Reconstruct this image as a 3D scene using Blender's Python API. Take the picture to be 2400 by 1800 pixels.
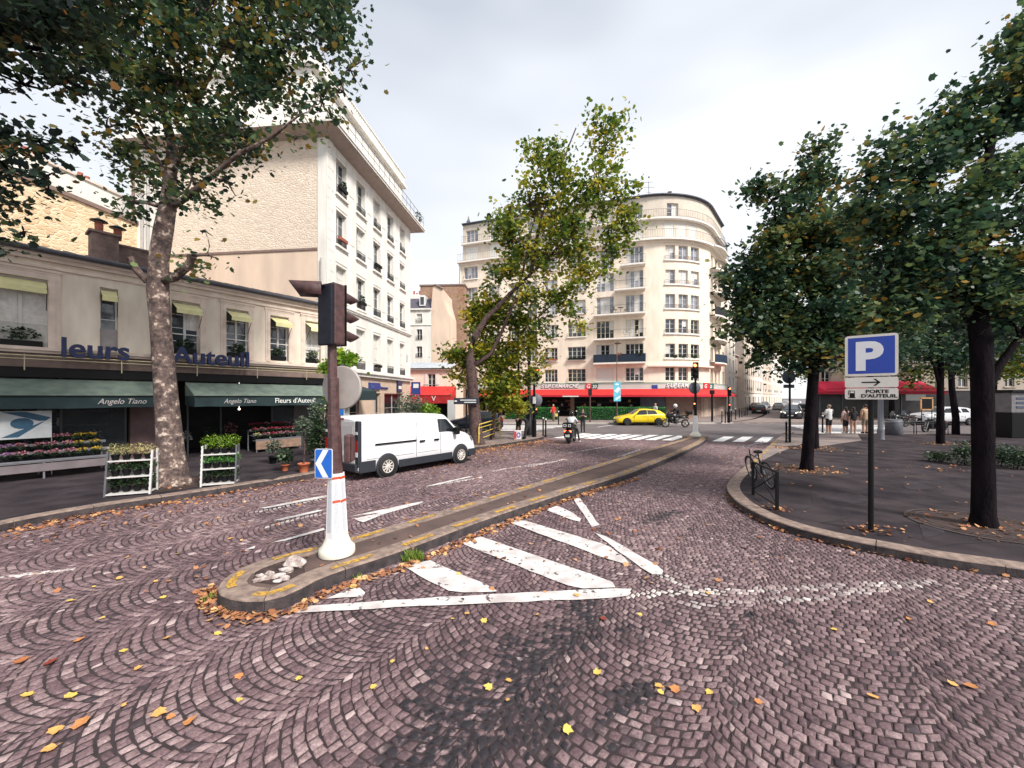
import bpy, bmesh, math, random
import numpy as np
from mathutils import Vector, Matrix
for o in list(bpy.data.objects): bpy.data.objects.remove(o)
R = math.radians
SC = bpy.context.scene
C = SC.collection
# ---------------- camera
FPX, CH, HY = 930.0, 2.5, 930.0
cam = bpy.data.cameras.new('camera'); co = bpy.data.objects.new('camera', cam); C.objects.link(co)
co.location = (0, 0, CH); co.rotation_euler = (R(90), 0, 0)
cam.sensor_width = 36; cam.lens = 36*FPX/2400; cam.shift_y = (HY-900)/2400
cam.clip_start = .1; cam.clip_end = 2000
SC.camera = co
# ---------------- world: bright overcast sky
SC.view_settings.view_transform = 'Standard'; SC.view_settings.look = 'None'
SC.view_settings.exposure = 0.62; SC.view_settings.gamma = 1
W = bpy.data.worlds.new('World'); SC.world = W; W.use_nodes = True
nt = W.node_tree; nt.nodes.clear()
SUN_EL, SUN_AZ = 44, 136      # azimuth clockwise from +Y
def NN(t, **k):
    n = nt.nodes.new(t)
    for a, v in k.items(): setattr(n, a, v)
    return n
out = NN('ShaderNodeOutputWorld'); b1 = NN('ShaderNodeBackground'); b2 = NN('ShaderNodeBackground'); mx = NN('ShaderNodeMixShader')
sk = NN('ShaderNodeTexSky', sky_type='NISHITA', sun_disc=False); sk.sun_elevation = R(SUN_EL); sk.sun_rotation = R(SUN_AZ)
b1.inputs[1].default_value = .1; b2.inputs[1].default_value = .92; mx.inputs[0].default_value = .86
tc = NN('ShaderNodeTexCoord'); mp = NN('ShaderNodeMapping'); mp.inputs['Scale'].default_value = (1, 1.3, 2.6); mp.inputs['Location'].default_value = (.35, .1, .2)
ns = NN('ShaderNodeTexNoise'); ns.inputs['Scale'].default_value = 1.15; ns.inputs['Detail'].default_value = 3.5; ns.inputs['Roughness'].default_value = .45
rp = NN('ShaderNodeValToRGB'); rp.color_ramp.elements[0].position = .38; rp.color_ramp.elements[0].color = (.50, .54, .60, 1)
rp.color_ramp.elements[1].position = .6; rp.color_ramp.elements[1].color = (.80, .82, .86, 1)
sp = NN('ShaderNodeSeparateXYZ'); hz = NN('ShaderNodeMapRange'); hz.inputs[1].default_value = .05; hz.inputs[2].default_value = .6; hz.inputs[3].default_value = 1; hz.inputs[4].default_value = 0
mc = NN('ShaderNodeMixRGB'); mc.inputs[2].default_value = (.86, .87, .885, 1)
L = nt.links.new
L(tc.outputs['Generated'], mp.inputs[0]); L(mp.outputs[0], ns.inputs['Vector']); L(ns.outputs[0], rp.inputs[0])
L(tc.outputs['Generated'], sp.inputs[0]); L(sp.outputs['Z'], hz.inputs[0]); L(hz.outputs[0], mc.inputs[0]); L(rp.outputs[0], mc.inputs[1])
L(mc.outputs[0], b2.inputs[0]); L(sk.outputs[0], b1.inputs[0]); L(b1.outputs[0], mx.inputs[1]); L(b2.outputs[0], mx.inputs[2]); L(mx.outputs[0], out.inputs[0])
# ---------------- sun
sl = bpy.data.lights.new('sun', 'SUN'); sl.energy = 3.6; sl.angle = R(14); sl.color = (1, .95, .88)
so = bpy.data.objects.new('sun', sl); C.objects.link(so)
sd = Vector((math.sin(R(SUN_AZ))*math.cos(R(SUN_EL)), math.cos(R(SUN_AZ))*math.cos(R(SUN_EL)), math.sin(R(SUN_EL))))
so.rotation_euler = sd.to_track_quat('Z', 'Y').to_euler(); so.location = (20, -10, 30)

# ---------------- helpers
def G(px, py, z=0.0):
    Y = FPX*(CH-z)/(py-HY); return ((px-1200)*Y/FPX, Y, z)
def P(px, py, Y): return ((px-1200)*Y/FPX, Y, CH+(HY-py)*Y/FPX)
def rnd(a, b): return random.uniform(a, b)
MATS = {}
def mat(name, col, rough=.8, var=.12, scale=6, metal=0, bump=0, bscale=None, emit=None, col2=None, coord='Object', detail=5, spec=.5, stretch=None):
    if name in MATS: return MATS[name]
    m = bpy.data.materials.new(name); m.use_nodes = True; t = m.node_tree; bs = t.nodes['Principled BSDF']
    bs.inputs['Roughness'].default_value = rough; bs.inputs['Metallic'].default_value = metal
    bs.inputs['Specular IOR Level'].default_value = spec
    c = tuple(col)
    if var > 0 or col2:
        tc = t.nodes.new('ShaderNodeTexCoord'); n = t.nodes.new('ShaderNodeTexNoise'); n.inputs['Scale'].default_value = scale; n.inputs['Detail'].default_value = detail
        src = tc.outputs[coord]
        if stretch:
            mpn = t.nodes.new('ShaderNodeMapping'); mpn.inputs['Scale'].default_value = stretch; t.links.new(src, mpn.inputs[0]); src = mpn.outputs[0]
        t.links.new(src, n.inputs['Vector'])
        r = t.nodes.new('ShaderNodeValToRGB'); r.color_ramp.elements[0].position = .32; r.color_ramp.elements[1].position = .68
        a = col2 if col2 else tuple(x*(1-var) for x in c); b = c if col2 else tuple(min(1, x*(1+var)) for x in c)
        r.color_ramp.elements[0].color = (*a, 1); r.color_ramp.elements[1].color = (*b, 1)
        t.links.new(n.outputs[0], r.inputs[0]); t.links.new(r.outputs[0], bs.inputs['Base Color'])
        if bump:
            n2 = t.nodes.new('ShaderNodeTexNoise'); n2.inputs['Scale'].default_value = bscale or scale*4; n2.inputs['Detail'].default_value = 6; t.links.new(src, n2.inputs['Vector'])
            bp = t.nodes.new('ShaderNodeBump'); bp.inputs['Strength'].default_value = bump; bp.inputs['Distance'].default_value = .03
            t.links.new(n2.outputs[0], bp.inputs['Height']); t.links.new(bp.outputs[0], bs.inputs['Normal'])
    else: bs.inputs['Base Color'].default_value = (*c, 1)
    if emit:
        bs.inputs['Emission Color'].default_value = (*emit[0], 1); bs.inputs['Emission Strength'].default_value = emit[1]
    MATS[name] = m; return m

def fin(o, name, parent=None, label=None, cat=None, group=None, kind=None):
    C.objects.link(o)
    if parent: o.parent = parent
    if label: o['label'] = label
    if cat: o['category'] = cat
    if group: o['group'] = group
    if kind: o['kind'] = kind
    return o
def thing(name, label, cat, loc=(0, 0, 0), rz=0, group=None):
    o = bpy.data.objects.new(name, None); o.empty_display_size = .2
    o.location = loc; o.rotation_euler = (0, 0, rz)
    return fin(o, name, None, label, cat, group)
def copytree(o, parent=None):
    c = o.copy(); C.objects.link(c)
    if parent: c.parent = parent
    for ch in [x for x in KIDS(o)]: copytree(ch, c)
    return c
def KIDS(o): return [x for x in bpy.data.objects if x.parent == o]
def place(o, loc, rz=None, label=None, sc=None):
    o.location = loc
    if rz is not None: o.rotation_euler[2] = rz
    if label: o['label'] = label
    if sc: o.scale = (sc, sc, sc) if not isinstance(sc, tuple) else sc
    return o

class MB:
    def __init__(s, warp=None, step=.9):
        s.v = []; s.f = []; s.mi = []; s.sm = []; s.m = 0; s.warp = warp; s.step = step; s.T = None
    def add(s, vs, fs, smooth=False):
        n = len(s.v)
        if s.T is not None: vs = [tuple(s.T @ Vector(v)) for v in vs]
        s.v += [tuple(v) for v in vs]; s.f += [tuple(i+n for i in f) for f in fs]
        s.mi += [s.m]*len(fs); s.sm += [smooth]*len(fs)
    def box(s, x0, x1, y0, y1, z0, z1, rz=0, c=None):
        if x1 < x0: x0, x1 = x1, x0
        n = max(1, int((x1-x0)/s.step)) if s.warp else 1
        vs = []; fs = []
        for i in range(n+1):
            x = x0+(x1-x0)*i/n
            vs += [(x, y0, z0), (x, y1, z0), (x, y1, z1), (x, y0, z1)]
        for i in range(n):
            a = i*4; b = a+4
            for j in range(4):
                k = (j+1) % 4; fs.append((a+j, a+k, b+k, b+j))
        fs.append((3, 2, 1, 0)); e = n*4; fs.append((e, e+1, e+2, e+3))
        if rz:
            cx, cy = c or ((x0+x1)/2, (y0+y1)/2); ca, sa = math.cos(rz), math.sin(rz)
            vs = [(cx+(x-cx)*ca-(y-cy)*sa, cy+(x-cx)*sa+(y-cy)*ca, z) for x, y, z in vs]
        s.add(vs, fs)
    def bbox(s, x0, x1, y0, y1, z0, z1, b=.01):      # bevelled box
        bm = bmesh.new(); bmesh.ops.create_cube(bm, size=1)
        for v in bm.verts: v.co = ((x0+x1)/2+v.co.x*(x1-x0), (y0+y1)/2+v.co.y*(y1-y0), (z0+z1)/2+v.co.z*(z1-z0))
        bmesh.ops.bevel(bm, geom=bm.edges[:], offset=b, segments=2, affect='EDGES', profile=.6)
        bm.verts.index_update(); s.add([v.co[:] for v in bm.verts], [[v.index for v in f.verts] for f in bm.faces]); bm.free()
    def quad(s, a, b, c, d): s.add([a, b, c, d], [(0, 1, 2, 3)])
    def poly(s, pts): s.add(pts, [tuple(range(len(pts)))])
    def prism(s, pts, z0, z1):
        n = len(pts); vs = [(p[0], p[1], z0) for p in pts]+[(p[0], p[1], z1) for p in pts]
        s.add(vs, [tuple(range(n-1, -1, -1)), tuple(range(n, 2*n))]+[(i, (i+1) % n, n+(i+1) % n, n+i) for i in range(n)])
    def exy(s, pts, y0, y1):      # polygon in xz extruded along y
        n = len(pts); vs = [(p[0], y0, p[1]) for p in pts]+[(p[0], y1, p[1]) for p in pts]
        s.add(vs, [tuple(range(n)), tuple(range(2*n-1, n-1, -1))]+[(i, n+i, n+(i+1) % n, (i+1) % n) for i in range(n)])
    def tube(s, pts, r, n=8, cap=True, smooth=True):
        pts = [Vector(p) for p in pts]; rr = r if isinstance(r, (list, tuple)) else [r]*len(pts)
        vs = []; fs = []; up = Vector((0, 0, 1))
        for i, p in enumerate(pts):
            d = (pts[min(i+1, len(pts)-1)]-pts[max(i-1, 0)]).normalized()
            a = d.cross(up if abs(d.z) < .95 else Vector((1, 0, 0))).normalized(); b = a.cross(d)
            for k in range(n):
                t = 2*math.pi*k/n; vs.append(tuple(p+a*math.cos(t)*rr[i]+b*math.sin(t)*rr[i]))
        for i in range(len(pts)-1):
            for k in range(n):
                fs.append((i*n+k, i*n+(k+1) % n, (i+1)*n+(k+1) % n, (i+1)*n+k))
        s.add(vs, fs, smooth)
        if cap: s.add(vs[:n], [tuple(range(n))]); s.add(vs[-n:], [tuple(range(n-1, -1, -1))])
    def lathe(s, prof, c=(0, 0, 0), n=20, axis='z', smooth=True, cap=True):
        vs = []; fs = []
        for r, h in prof:
            for k in range(n):
                t = 2*math.pi*k/n; x, y = r*math.cos(t), r*math.sin(t)
                v = (x, y, h) if axis == 'z' else ((x, h, y) if axis == 'y' else (h, x, y))
                vs.append((v[0]+c[0], v[1]+c[1], v[2]+c[2]))
        for i in range(len(prof)-1):
            for k in range(n): fs.append((i*n+k, i*n+(k+1) % n, (i+1)*n+(k+1) % n, (i+1)*n+k))
        s.add(vs, fs, smooth)
        if not cap: return
        if prof[0][0] > 1e-4: s.add(vs[:n], [tuple(range(n))])
        if prof[-1][0] > 1e-4: s.add(vs[-n:], [tuple(range(n-1, -1, -1))])
    def ball(s, c, r, n=10, sq=(1, 1, 1)):
        m = n//2+1
        prof = [(math.sin(math.pi*i/m), -math.cos(math.pi*i/m)) for i in range(m+1)]
        vs = []; fs = []
        for a, h in prof:
            for k in range(n):
                t = 2*math.pi*k/n; vs.append((c[0]+r*sq[0]*a*math.cos(t), c[1]+r*sq[1]*a*math.sin(t), c[2]+r*sq[2]*h))
        for i in range(m):
            for k in range(n): fs.append((i*n+k, i*n+(k+1) % n, (i+1)*n+(k+1) % n, (i+1)*n+k))
        s.add(vs, fs, True)
    def build(s, name, mats, parent=None, label=None, cat=None, group=None, kind=None):
        me = bpy.data.meshes.new(name)
        v = [s.warp(*p) for p in s.v] if s.warp else s.v
        me.from_pydata(v, [], s.f)
        for m in (mats if isinstance(mats, (list, tuple)) else [mats]): me.materials.append(m)
        me.polygons.foreach_set('material_index', s.mi); me.polygons.foreach_set('use_smooth', s.sm)
        me.update()
        return fin(bpy.data.objects.new(name, me), name, parent, label, cat, group, kind)

def npmesh(name, V, sizes, mats, tint=None, smooth=False, extra=None):
    """V (n,3), faces given as consecutive loops with sizes; or sizes=(loops, sizes)"""
    me = bpy.data.meshes.new(name)
    if isinstance(sizes, tuple): loops, sz = sizes
    else: sz = sizes; loops = np.arange(sz.sum())
    me.vertices.add(len(V)); me.vertices.foreach_set('co', np.ascontiguousarray(V, dtype=np.float32).ravel())
    me.loops.add(len(loops)); me.loops.foreach_set('vertex_index', loops.astype(np.int32))
    me.polygons.add(len(sz)); st = np.concatenate([[0], np.cumsum(sz)[:-1]]).astype(np.int32)
    me.polygons.foreach_set('loop_start', st); me.polygons.foreach_set('loop_total', sz.astype(np.int32))
    if smooth: me.polygons.foreach_set('use_smooth', np.ones(len(sz), dtype=bool))
    for m in (mats if isinstance(mats, list) else [mats]): me.materials.append(m)
    me.update(calc_edges=True)
    for nm, arr in (extra or {}).items():
        at = me.attributes.new(nm, 'FLOAT', 'FACE'); at.data.foreach_set('value', arr.astype(np.float32))
    return me

def text(name, s, size, mat_, parent=None, depth=.01, loc=(0, 0, 0), rot=(R(90), 0, 0), bold=0, shear=0, sx=1, align='LEFT', fit=None, **k):
    cu = bpy.data.curves.new(name, 'FONT'); cu.body = s; cu.size = size; cu.extrude = depth; cu.offset = bold; cu.shear = shear; cu.align_x = align; cu.resolution_u = 4
    t = bpy.data.objects.new('tmp', cu); C.objects.link(t)
    dg = bpy.context.evaluated_depsgraph_get(); me = bpy.data.meshes.new_from_object(t.evaluated_get(dg))
    bpy.data.objects.remove(t); me.materials.clear(); me.materials.append(mat_)
    if fit: xs = [v.co.x for v in me.vertices]; sx = fit/(max(xs)-min(xs))
    o = bpy.data.objects.new(name, me); o.location = loc; o.rotation_euler = rot; o.scale = (sx, 1, 1)
    return fin(o, name, parent, **k)

# ---------------- common materials
M_dark = mat('dark_glass', (.012, .015, .02), .06, 0, spec=.6)
M_glass2 = mat('window_glass', (.05, .06, .075), .05, .5, 1.2, spec=.8)
M_curt = mat('curtain', (.62, .6, .57), .9, .12, 9)
M_frame = mat('white_frame', (.62, .6, .57), .5, .05)
M_black = mat('black_paint', (.006, .006, .007), .5, .2, 20, spec=.2)
M_iron = mat('wrought_iron', (.02, .02, .024), .5, .2, 20)
M_rubber = mat('rubber', (.012, .012, .012), .8, .2, 20)
M_steel = mat('steel', (.45, .46, .48), .35, .1, 15, metal=.9)
M_white = mat('white_paint', (.72, .72, .71), .4, .04)
M_brown = mat('brown_paint', (.075, .036, .036), .55, .35, 14, bump=.25, bscale=60)
M_granite = mat('granite', (.33, .245, .20), .85, col2=(.15, .105, .09), scale=9, bump=.5, bscale=70, detail=9)
M_asph = mat('asphalt_pavement', (.066, .052, .056), .95, spec=.2, col2=(.022, .017, .023), scale=1.3, bump=.8, bscale=90, detail=14)
M_road = mat('asphalt_road', (.155, .13, .13), .85, col2=(.10, .085, .088), scale=.7, bump=.4, bscale=120, detail=9)
M_pave = mat('pale_pavement', (.26, .21, .19), .9, col2=(.16, .125, .118), scale=1.3, bump=.35, bscale=90, detail=9)
M_red_asph = mat('island_asphalt', (.15, .095, .08), .9, col2=(.085, .055, .05), scale=2, bump=.7, bscale=110, detail=9)
M_yel = mat('yellow_paint', (.62, .34, .03), .7, col2=(.42, .25, .06), scale=14, detail=8)
M_paint = mat('road_paint', (.72, .69, .67), .75, col2=(.46, .41, .40), scale=4, detail=10, bump=.3, bscale=90)

def worn(m, lo=.36, hi=.42, scale=9):
    t = m.node_tree; bs = t.nodes['Principled BSDF']; o = t.nodes['Material Output']; tc = t.nodes.new('ShaderNodeTexCoord'); n = t.nodes.new('ShaderNodeTexNoise'); n.inputs['Scale'].default_value = scale; n.inputs['Detail'].default_value = 12; n.inputs['Roughness'].default_value = .72
    r = t.nodes.new('ShaderNodeMapRange'); r.inputs[1].default_value = lo; r.inputs[2].default_value = hi; tr = t.nodes.new('ShaderNodeBsdfTransparent'); mx = t.nodes.new('ShaderNodeMixShader')
    t.links.new(tc.outputs['Object'], n.inputs['Vector']); t.links.new(n.outputs[0], r.inputs[0]); t.links.new(r.outputs[0], mx.inputs[0]); t.links.new(tr.outputs[0], mx.inputs[1]); t.links.new(bs.outputs[0], mx.inputs[2]); t.links.new(mx.outputs[0], o.inputs[0])
worn(M_paint, .385, .42, 6); worn(M_yel, .40, .52, 11)
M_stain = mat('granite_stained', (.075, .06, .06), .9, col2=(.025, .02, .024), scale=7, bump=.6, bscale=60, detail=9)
# ================= ground
rs = np.random.RandomState(3)
mb = MB(); mb.quad((-400, -60, -.03), (400, -60, -.03), (400, 900, -.03), (-400, 900, -.03)); mb.build('ground', M_road, kind='structure')
# joint sand bed below the cobbles
M_bed = mat('joint_sand', (.034, .022, .024), .95, .4, 9, bump=.4, bscale=90)
mb = MB(); mb.quad((-16, -4, -.010), (14.5, -4, -.010), (17, 23.4, -.010), (-6, 26, -.010)); mb.build('joint_bed', M_bed, kind='structure')

def path_G(pts, z=0): return [G(a, b, z)[:2] for a, b in pts]
def resample(pts, step):
    pts = np.array(pts, float); d = np.r_[0, np.cumsum(np.linalg.norm(np.diff(pts, axis=0), axis=1))]
    n = max(2, int(round(d[-1]/step))+1); s = np.linspace(0, d[-1], n)
    return np.c_[np.interp(s, d, pts[:, 0]), np.interp(s, d, pts[:, 1])]
def smooth(pts, it=2, closed=False):
    pts = [tuple(p) for p in pts]
    for _ in range(it):
        q = [] if closed else [pts[0]]
        n = len(pts)
        for i in range(n if closed else n-1):
            a = pts[i]; b = pts[(i+1) % n]
            q += [(a[0]*.75+b[0]*.25, a[1]*.75+b[1]*.25), (a[0]*.25+b[0]*.75, a[1]*.25+b[1]*.75)]
        if not closed: q.append(pts[-1])
        pts = q
    return pts
def offset(pts, w, closed=False):
    pts = np.array(pts, float)
    if closed: t = np.roll(pts, -1, 0)-np.roll(pts, 1, 0)
    else: t = np.gradient(pts, axis=0)
    t /= np.linalg.norm(t, axis=1)[:, None]
    return pts+np.c_[-t[:, 1], t[:, 0]]*w      # left side
def kerb(name, path, w, h, stone=1.0, closed=False, sub=4, yellow=None):
    """path = foot of the kerb face; stones lie to its left; real separate stones with joints"""
    full = list(path)+([path[0]] if closed else [])
    p = resample(full, stone/sub); q = offset(p, w) if not closed else None
    if closed:
        pp = p[:-1]; q = offset(pp, w, True); q = np.vstack([q, q[:1]])
    mb = MB(); n = len(p); b = .022
    for i in range(0, n-1, sub):
        e = min(i+sub, n-1); idx = list(range(i, e+1)); dz = rnd(-.004, .004); rows = []
        for k, j in enumerate(idx):
            a = p[j].copy(); c = q[j].copy()
            if k == 0: g = (p[idx[1]]-p[j]); g = g/np.linalg.norm(g)*.006; a = a+g; c = c+g
            if k == len(idx)-1: g = (p[idx[-2]]-p[j]); g = g/np.linalg.norm(g)*.006; a = a+g; c = c+g
            u = (c-a)/np.linalg.norm(c-a)
            def pt(t, z): return (a[0]+u[0]*t, a[1]+u[1]*t, z)
            rows.append([pt(0, -.03), pt(0, h-b+dz), pt(b*.35, h-b*.3+dz), pt(b, h+dz), pt(w, h+dz), pt(w, 0)])
        vs = [v for r in rows for v in r]; fs = []
        for k in range(len(rows)-1):
            for j in range(1, 5): fs.append((k*6+j, k*6+j+1, k*6+6+j+1, k*6+6+j))
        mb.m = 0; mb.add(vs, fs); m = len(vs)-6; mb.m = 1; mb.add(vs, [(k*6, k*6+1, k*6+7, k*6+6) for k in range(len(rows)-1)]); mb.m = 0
        mb.add(vs[:6], [(0, 5, 4, 3, 2, 1)]); mb.add(vs[m:], [(0, 1, 2, 3, 4, 5)])
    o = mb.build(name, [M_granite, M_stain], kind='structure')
    if yellow:
        mb = MB(); L0, g0, off, t0, t1 = yellow
        d = np.r_[0, np.cumsum(np.linalg.norm(np.diff(p, axis=0), axis=1))]; s = off
        while s+L0 < min(d[-1], t1):
            if s > t0:
                vs = []; k = 9
                for u, sd in ((.28, 1), (.62, -1)):
                    rr = range(k) if sd > 0 else range(k-1, -1, -1)
                    for j in rr:
                        ss = s+L0*j/(k-1); x = np.interp(ss, d, p[:, 0]); y = np.interp(ss, d, p[:, 1]); qx = np.interp(ss, d, q[:, 0]); qy = np.interp(ss, d, q[:, 1])
                        uu = u+rnd(-.035, .035); vs.append((x+(qx-x)*uu, y+(qy-y)*uu, h+.008))
                mb.poly(vs)
            s += L0+g0
        mb.build('yellow_dashes', M_yel, kind='structure')
    return p, q

# ---- traffic island (median)
KH = .17
def r8(x, y): return (400+x/2.011, 1100+y/2.011)
isl_px = [(1657, 1033)]+[r8(*a) for a in [(2190, 12), (1900, 95), (1460, 240), (1060, 392), (720, 497), (600, 565), (500, 605), (400, 620), (300, 612), (235, 592), (212, 563), (240, 520), (310, 468), (450, 415), (600, 380), (850, 318), (1100, 245), (1400, 158), (1640, 85), (1900, 8)]]+[(1606, 1027), (1625, 1021), (1650, 1022)]
isl = [G(a, b, KH)[:2] for a, b in isl_px]
isl = isl[::-1]     # counter-clockwise so that the stones lie left
def area(p): p = np.array(p); return .5*np.sum(p[:, 0]*np.roll(p[:, 1], -1)-np.roll(p[:, 0], -1)*p[:, 1])
if area(isl) < 0: isl = isl[::-1]
isl_s = smooth(isl, 2, True)
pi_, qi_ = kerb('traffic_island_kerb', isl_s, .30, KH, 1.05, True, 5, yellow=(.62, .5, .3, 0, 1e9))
# island surface, with a broken-out hole near the nose
mb = MB(); mb.poly([(x, y, KH-.012) for x, y in qi_[:-1]]); mb.build('traffic_island_surface', M_red_asph, kind='structure')
M_rub = mat('broken_concrete', (.62, .56, .52), .95, col2=(.2, .13, .12), scale=11, bump=.8, bscale=30)
rub = thing('concrete_rubble', 'broken pale concrete lumps in the hollow at the nose of the traffic island', 'rubble', G(655, 1345, KH))
rx, ry, _ = G(655, 1345, KH); random.seed(5)
def rock(c, r, seed, sq=(1, 1, .7)):
    bm = bmesh.new(); bmesh.ops.create_icosphere(bm, subdivisions=2, radius=1); rr = random.Random(seed)
    ph = [rr.uniform(0, 6) for _ in range(6)]
    for v in bm.verts:
        k = 1+.22*math.sin(3*v.co.x+ph[0])*math.sin(4*v.co.y+ph[1])+.15*math.sin(5*v.co.z+ph[2])+rr.uniform(-.08, .08)
        v.co = Vector((v.co.x*sq[0], v.co.y*sq[1], v.co.z*sq[2]))*k*r
        v.co += Vector(c)
    m = MB(); bm.verts.index_update(); m.add([v.co[:] for v in bm.verts], [[v.index for v in f.verts] for f in bm.faces]); bm.free(); return m
for i, (px, py, r) in enumerate([(690, 1322, .12), (672, 1335, .075), (655, 1345, .06), (640, 1348, .07), (620, 1352, .06), (605, 1356, .05), (632, 1340, .05), (668, 1352, .055), (610, 1345, .04), (650, 1358, .045)]):
    x, y, z = G(px, py, KH+.02); rock((x-rx, y-ry, .0 if i else .03), r, i, (1.25, .9, .55 if i else .75)).build('concrete_lump', M_rub, rub)
mb = MB(); mb.poly([(G(a, b, KH)[0], G(a, b, KH)[1], KH-.006) for a, b in [(590, 1362), (600, 1335), (640, 1322), (665, 1308), (710, 1312), (716, 1345), (690, 1360), (640, 1368)]])
mb.build('hollow_in_island', mat('dirt', (.05, .028, .025), .95, .5, 12, bump=.8), kind='structure')

# ---- left pavement
lk = [G(a, b)[:2] for a, b in [(-420, 1365), (0, 1243), (241, 1199), (410, 1174), (545, 1152), (635, 1137), (752, 1116), (930, 1086), (1102, 1057), (1200, 1042), (1270, 1031)]]
lk += [(2.0, 24.6), (2.15, 25.6), (1.7, 26.7), (.6, 27.2), (-4, 27.5), (-12, 27.6), (-30, 27.8)]
lks = smooth(lk, 2)
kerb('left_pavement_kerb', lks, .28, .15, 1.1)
q = offset(resample(lks, .5), .28)
mb = MB(); mb.poly([(x, y, .145) for x, y in list(q)+[(-40, 28), (-40, -8), (-16, -8)]]); o = mb.build('left_pavement', M_asph, kind='structure')
# paler, newer pavement by the crossing
mb = MB(); mb.poly([(*G(a, b, .15)[:2], .149) for a, b in [(1010, 1062), (1102, 1050), (1200, 1034), (1262, 1024), (1276, 1019), (1262, 1014), (1174, 1012), (1020, 1012), (900, 1014), (840, 1090)]]); mb.build('corner_pavement', M_pave, kind='structure')
# ---- right plaza
rk = [G(a, b)[:2] for a, b in [(1849, 1016), (1828, 1027), (1805, 1047), (1763, 1087), (1722, 1122), (1704, 1143), (1702, 1160), (1722, 1187), (1760, 1212), (1827, 1244), (1953, 1279), (2080, 1304), (2206, 1330), (2400, 1357), (2700, 1400), (3400, 1480)]]
rks = smooth(rk, 2)
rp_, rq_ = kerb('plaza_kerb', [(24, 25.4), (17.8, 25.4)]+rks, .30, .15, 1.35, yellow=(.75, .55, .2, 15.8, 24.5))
q = offset(resample(rks, .4), .30)
mb = MB(); mb.poly([(x, y, .145) for x, y in list(q)+[(40, -6), (90, 0), (90, 25.1), (17.8, 25.1)]]); mb.build('plaza_pavement', M_asph, kind='structure')
mb = MB(); mb.box(24, 90, 25.1, 25.4, -.02, .15); mb.build('plaza_far_kerb', M_granite, kind='structure')
mb = MB(); mb.poly([(*G(a, b, .15)[:2], .149) for a, b in [(1775, 1062), (1836, 1024), (1855, 1018), (1900, 1019), (2010, 1018), (2020, 1032), (1925, 1046), (1880, 1040), (1820, 1062), (1790, 1078)]]); mb.build('dropped_kerb_paving', M_pave, kind='structure')
# ---- far pavement in front of the corner building
fk = [(40, 62), (34, 53), (26.8, 43.2), (22.2, 38.3), (20.4, 37.0), (18.2, 36.3), (8, 36.3), (-8, 36.3), (-34, 36.4)]
fks = smooth(fk, 2)

fq = offset(resample(fks, .6), -.28)
mb = MB(); pf = resample(fks, .6)
for i in range(len(pf)-1):
    a, b, c, d = pf[i], pf[i+1], fq[i+1], fq[i]
    mb.add([(a[0], a[1], -.02), (b[0], b[1], -.02), (b[0], b[1], .14), (a[0], a[1], .14), (c[0], c[1], .14), (d[0], d[1], .14)], [(0, 1, 2, 3), (3, 2, 4, 5)])
mb.build('far_pavement_kerb', mat('pale_granite', (.4, .36, .33), .8, .2, 8), kind='structure')
mb = MB(); mb.poly([(x, y, .135) for x, y in list(fq[::-1])+[(40.2, 62.3), (120, 163), (80, 163), (-60, 100), (-60, 36.7)]]); mb.build('far_pavement', M_pave, kind='structure')
mb = MB(); mb.prism([(17.5, 37.3), (90, 36.8), (90, 90), (60, 90)], -.02, .14); mb.build('brasserie_pavement', M_pave, kind='structure')
# asphalt of the crossing street: a sheet above the ground sheet
mb = MB(); mb.poly([(-60, 27.0, 0), (-3, 26.6, 0), (2.6, 26.0, 0), (2.7, 24.7, 0), (16.7, 21.4, 0), (19, 25, 0), (90, 25.6, 0), (90, 60, 0), (130, 180, 0), (-60, 60, 0)]); mb.build('crossing_road', M_road, kind='structure')

# ---------------- cobbles: arches of real stones
def in_poly(x, y, poly):
    poly = np.array(poly); n = len(poly); ins = np.zeros(len(x), bool); j = n-1
    for i in range(n):
        xi, yi = poly[i]; xj, yj = poly[j]
        c = ((yi > y) != (yj > y)) & (x < (xj-xi)*(y-yi)/(yj-yi+1e-12)+xi)
        ins ^= c; j = i
    return ins
road_poly = [(-15.5, -3.5)]+[tuple(a) for a in lk[:11]]+[(2.0, 24.6), (2.7, 24.7), (16.7, 21.4)]+[G(a, b)[:2] for a, b in [(1805, 1047), (1763, 1087), (1722, 1122), (1704, 1143), (1702, 1160), (1722, 1187), (1760, 1212), (1827, 1244), (1953, 1279), (2080, 1304), (2206, 1330), (2400, 1357), (2700, 1400)]]+[(14.5, -3.5)]
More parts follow.
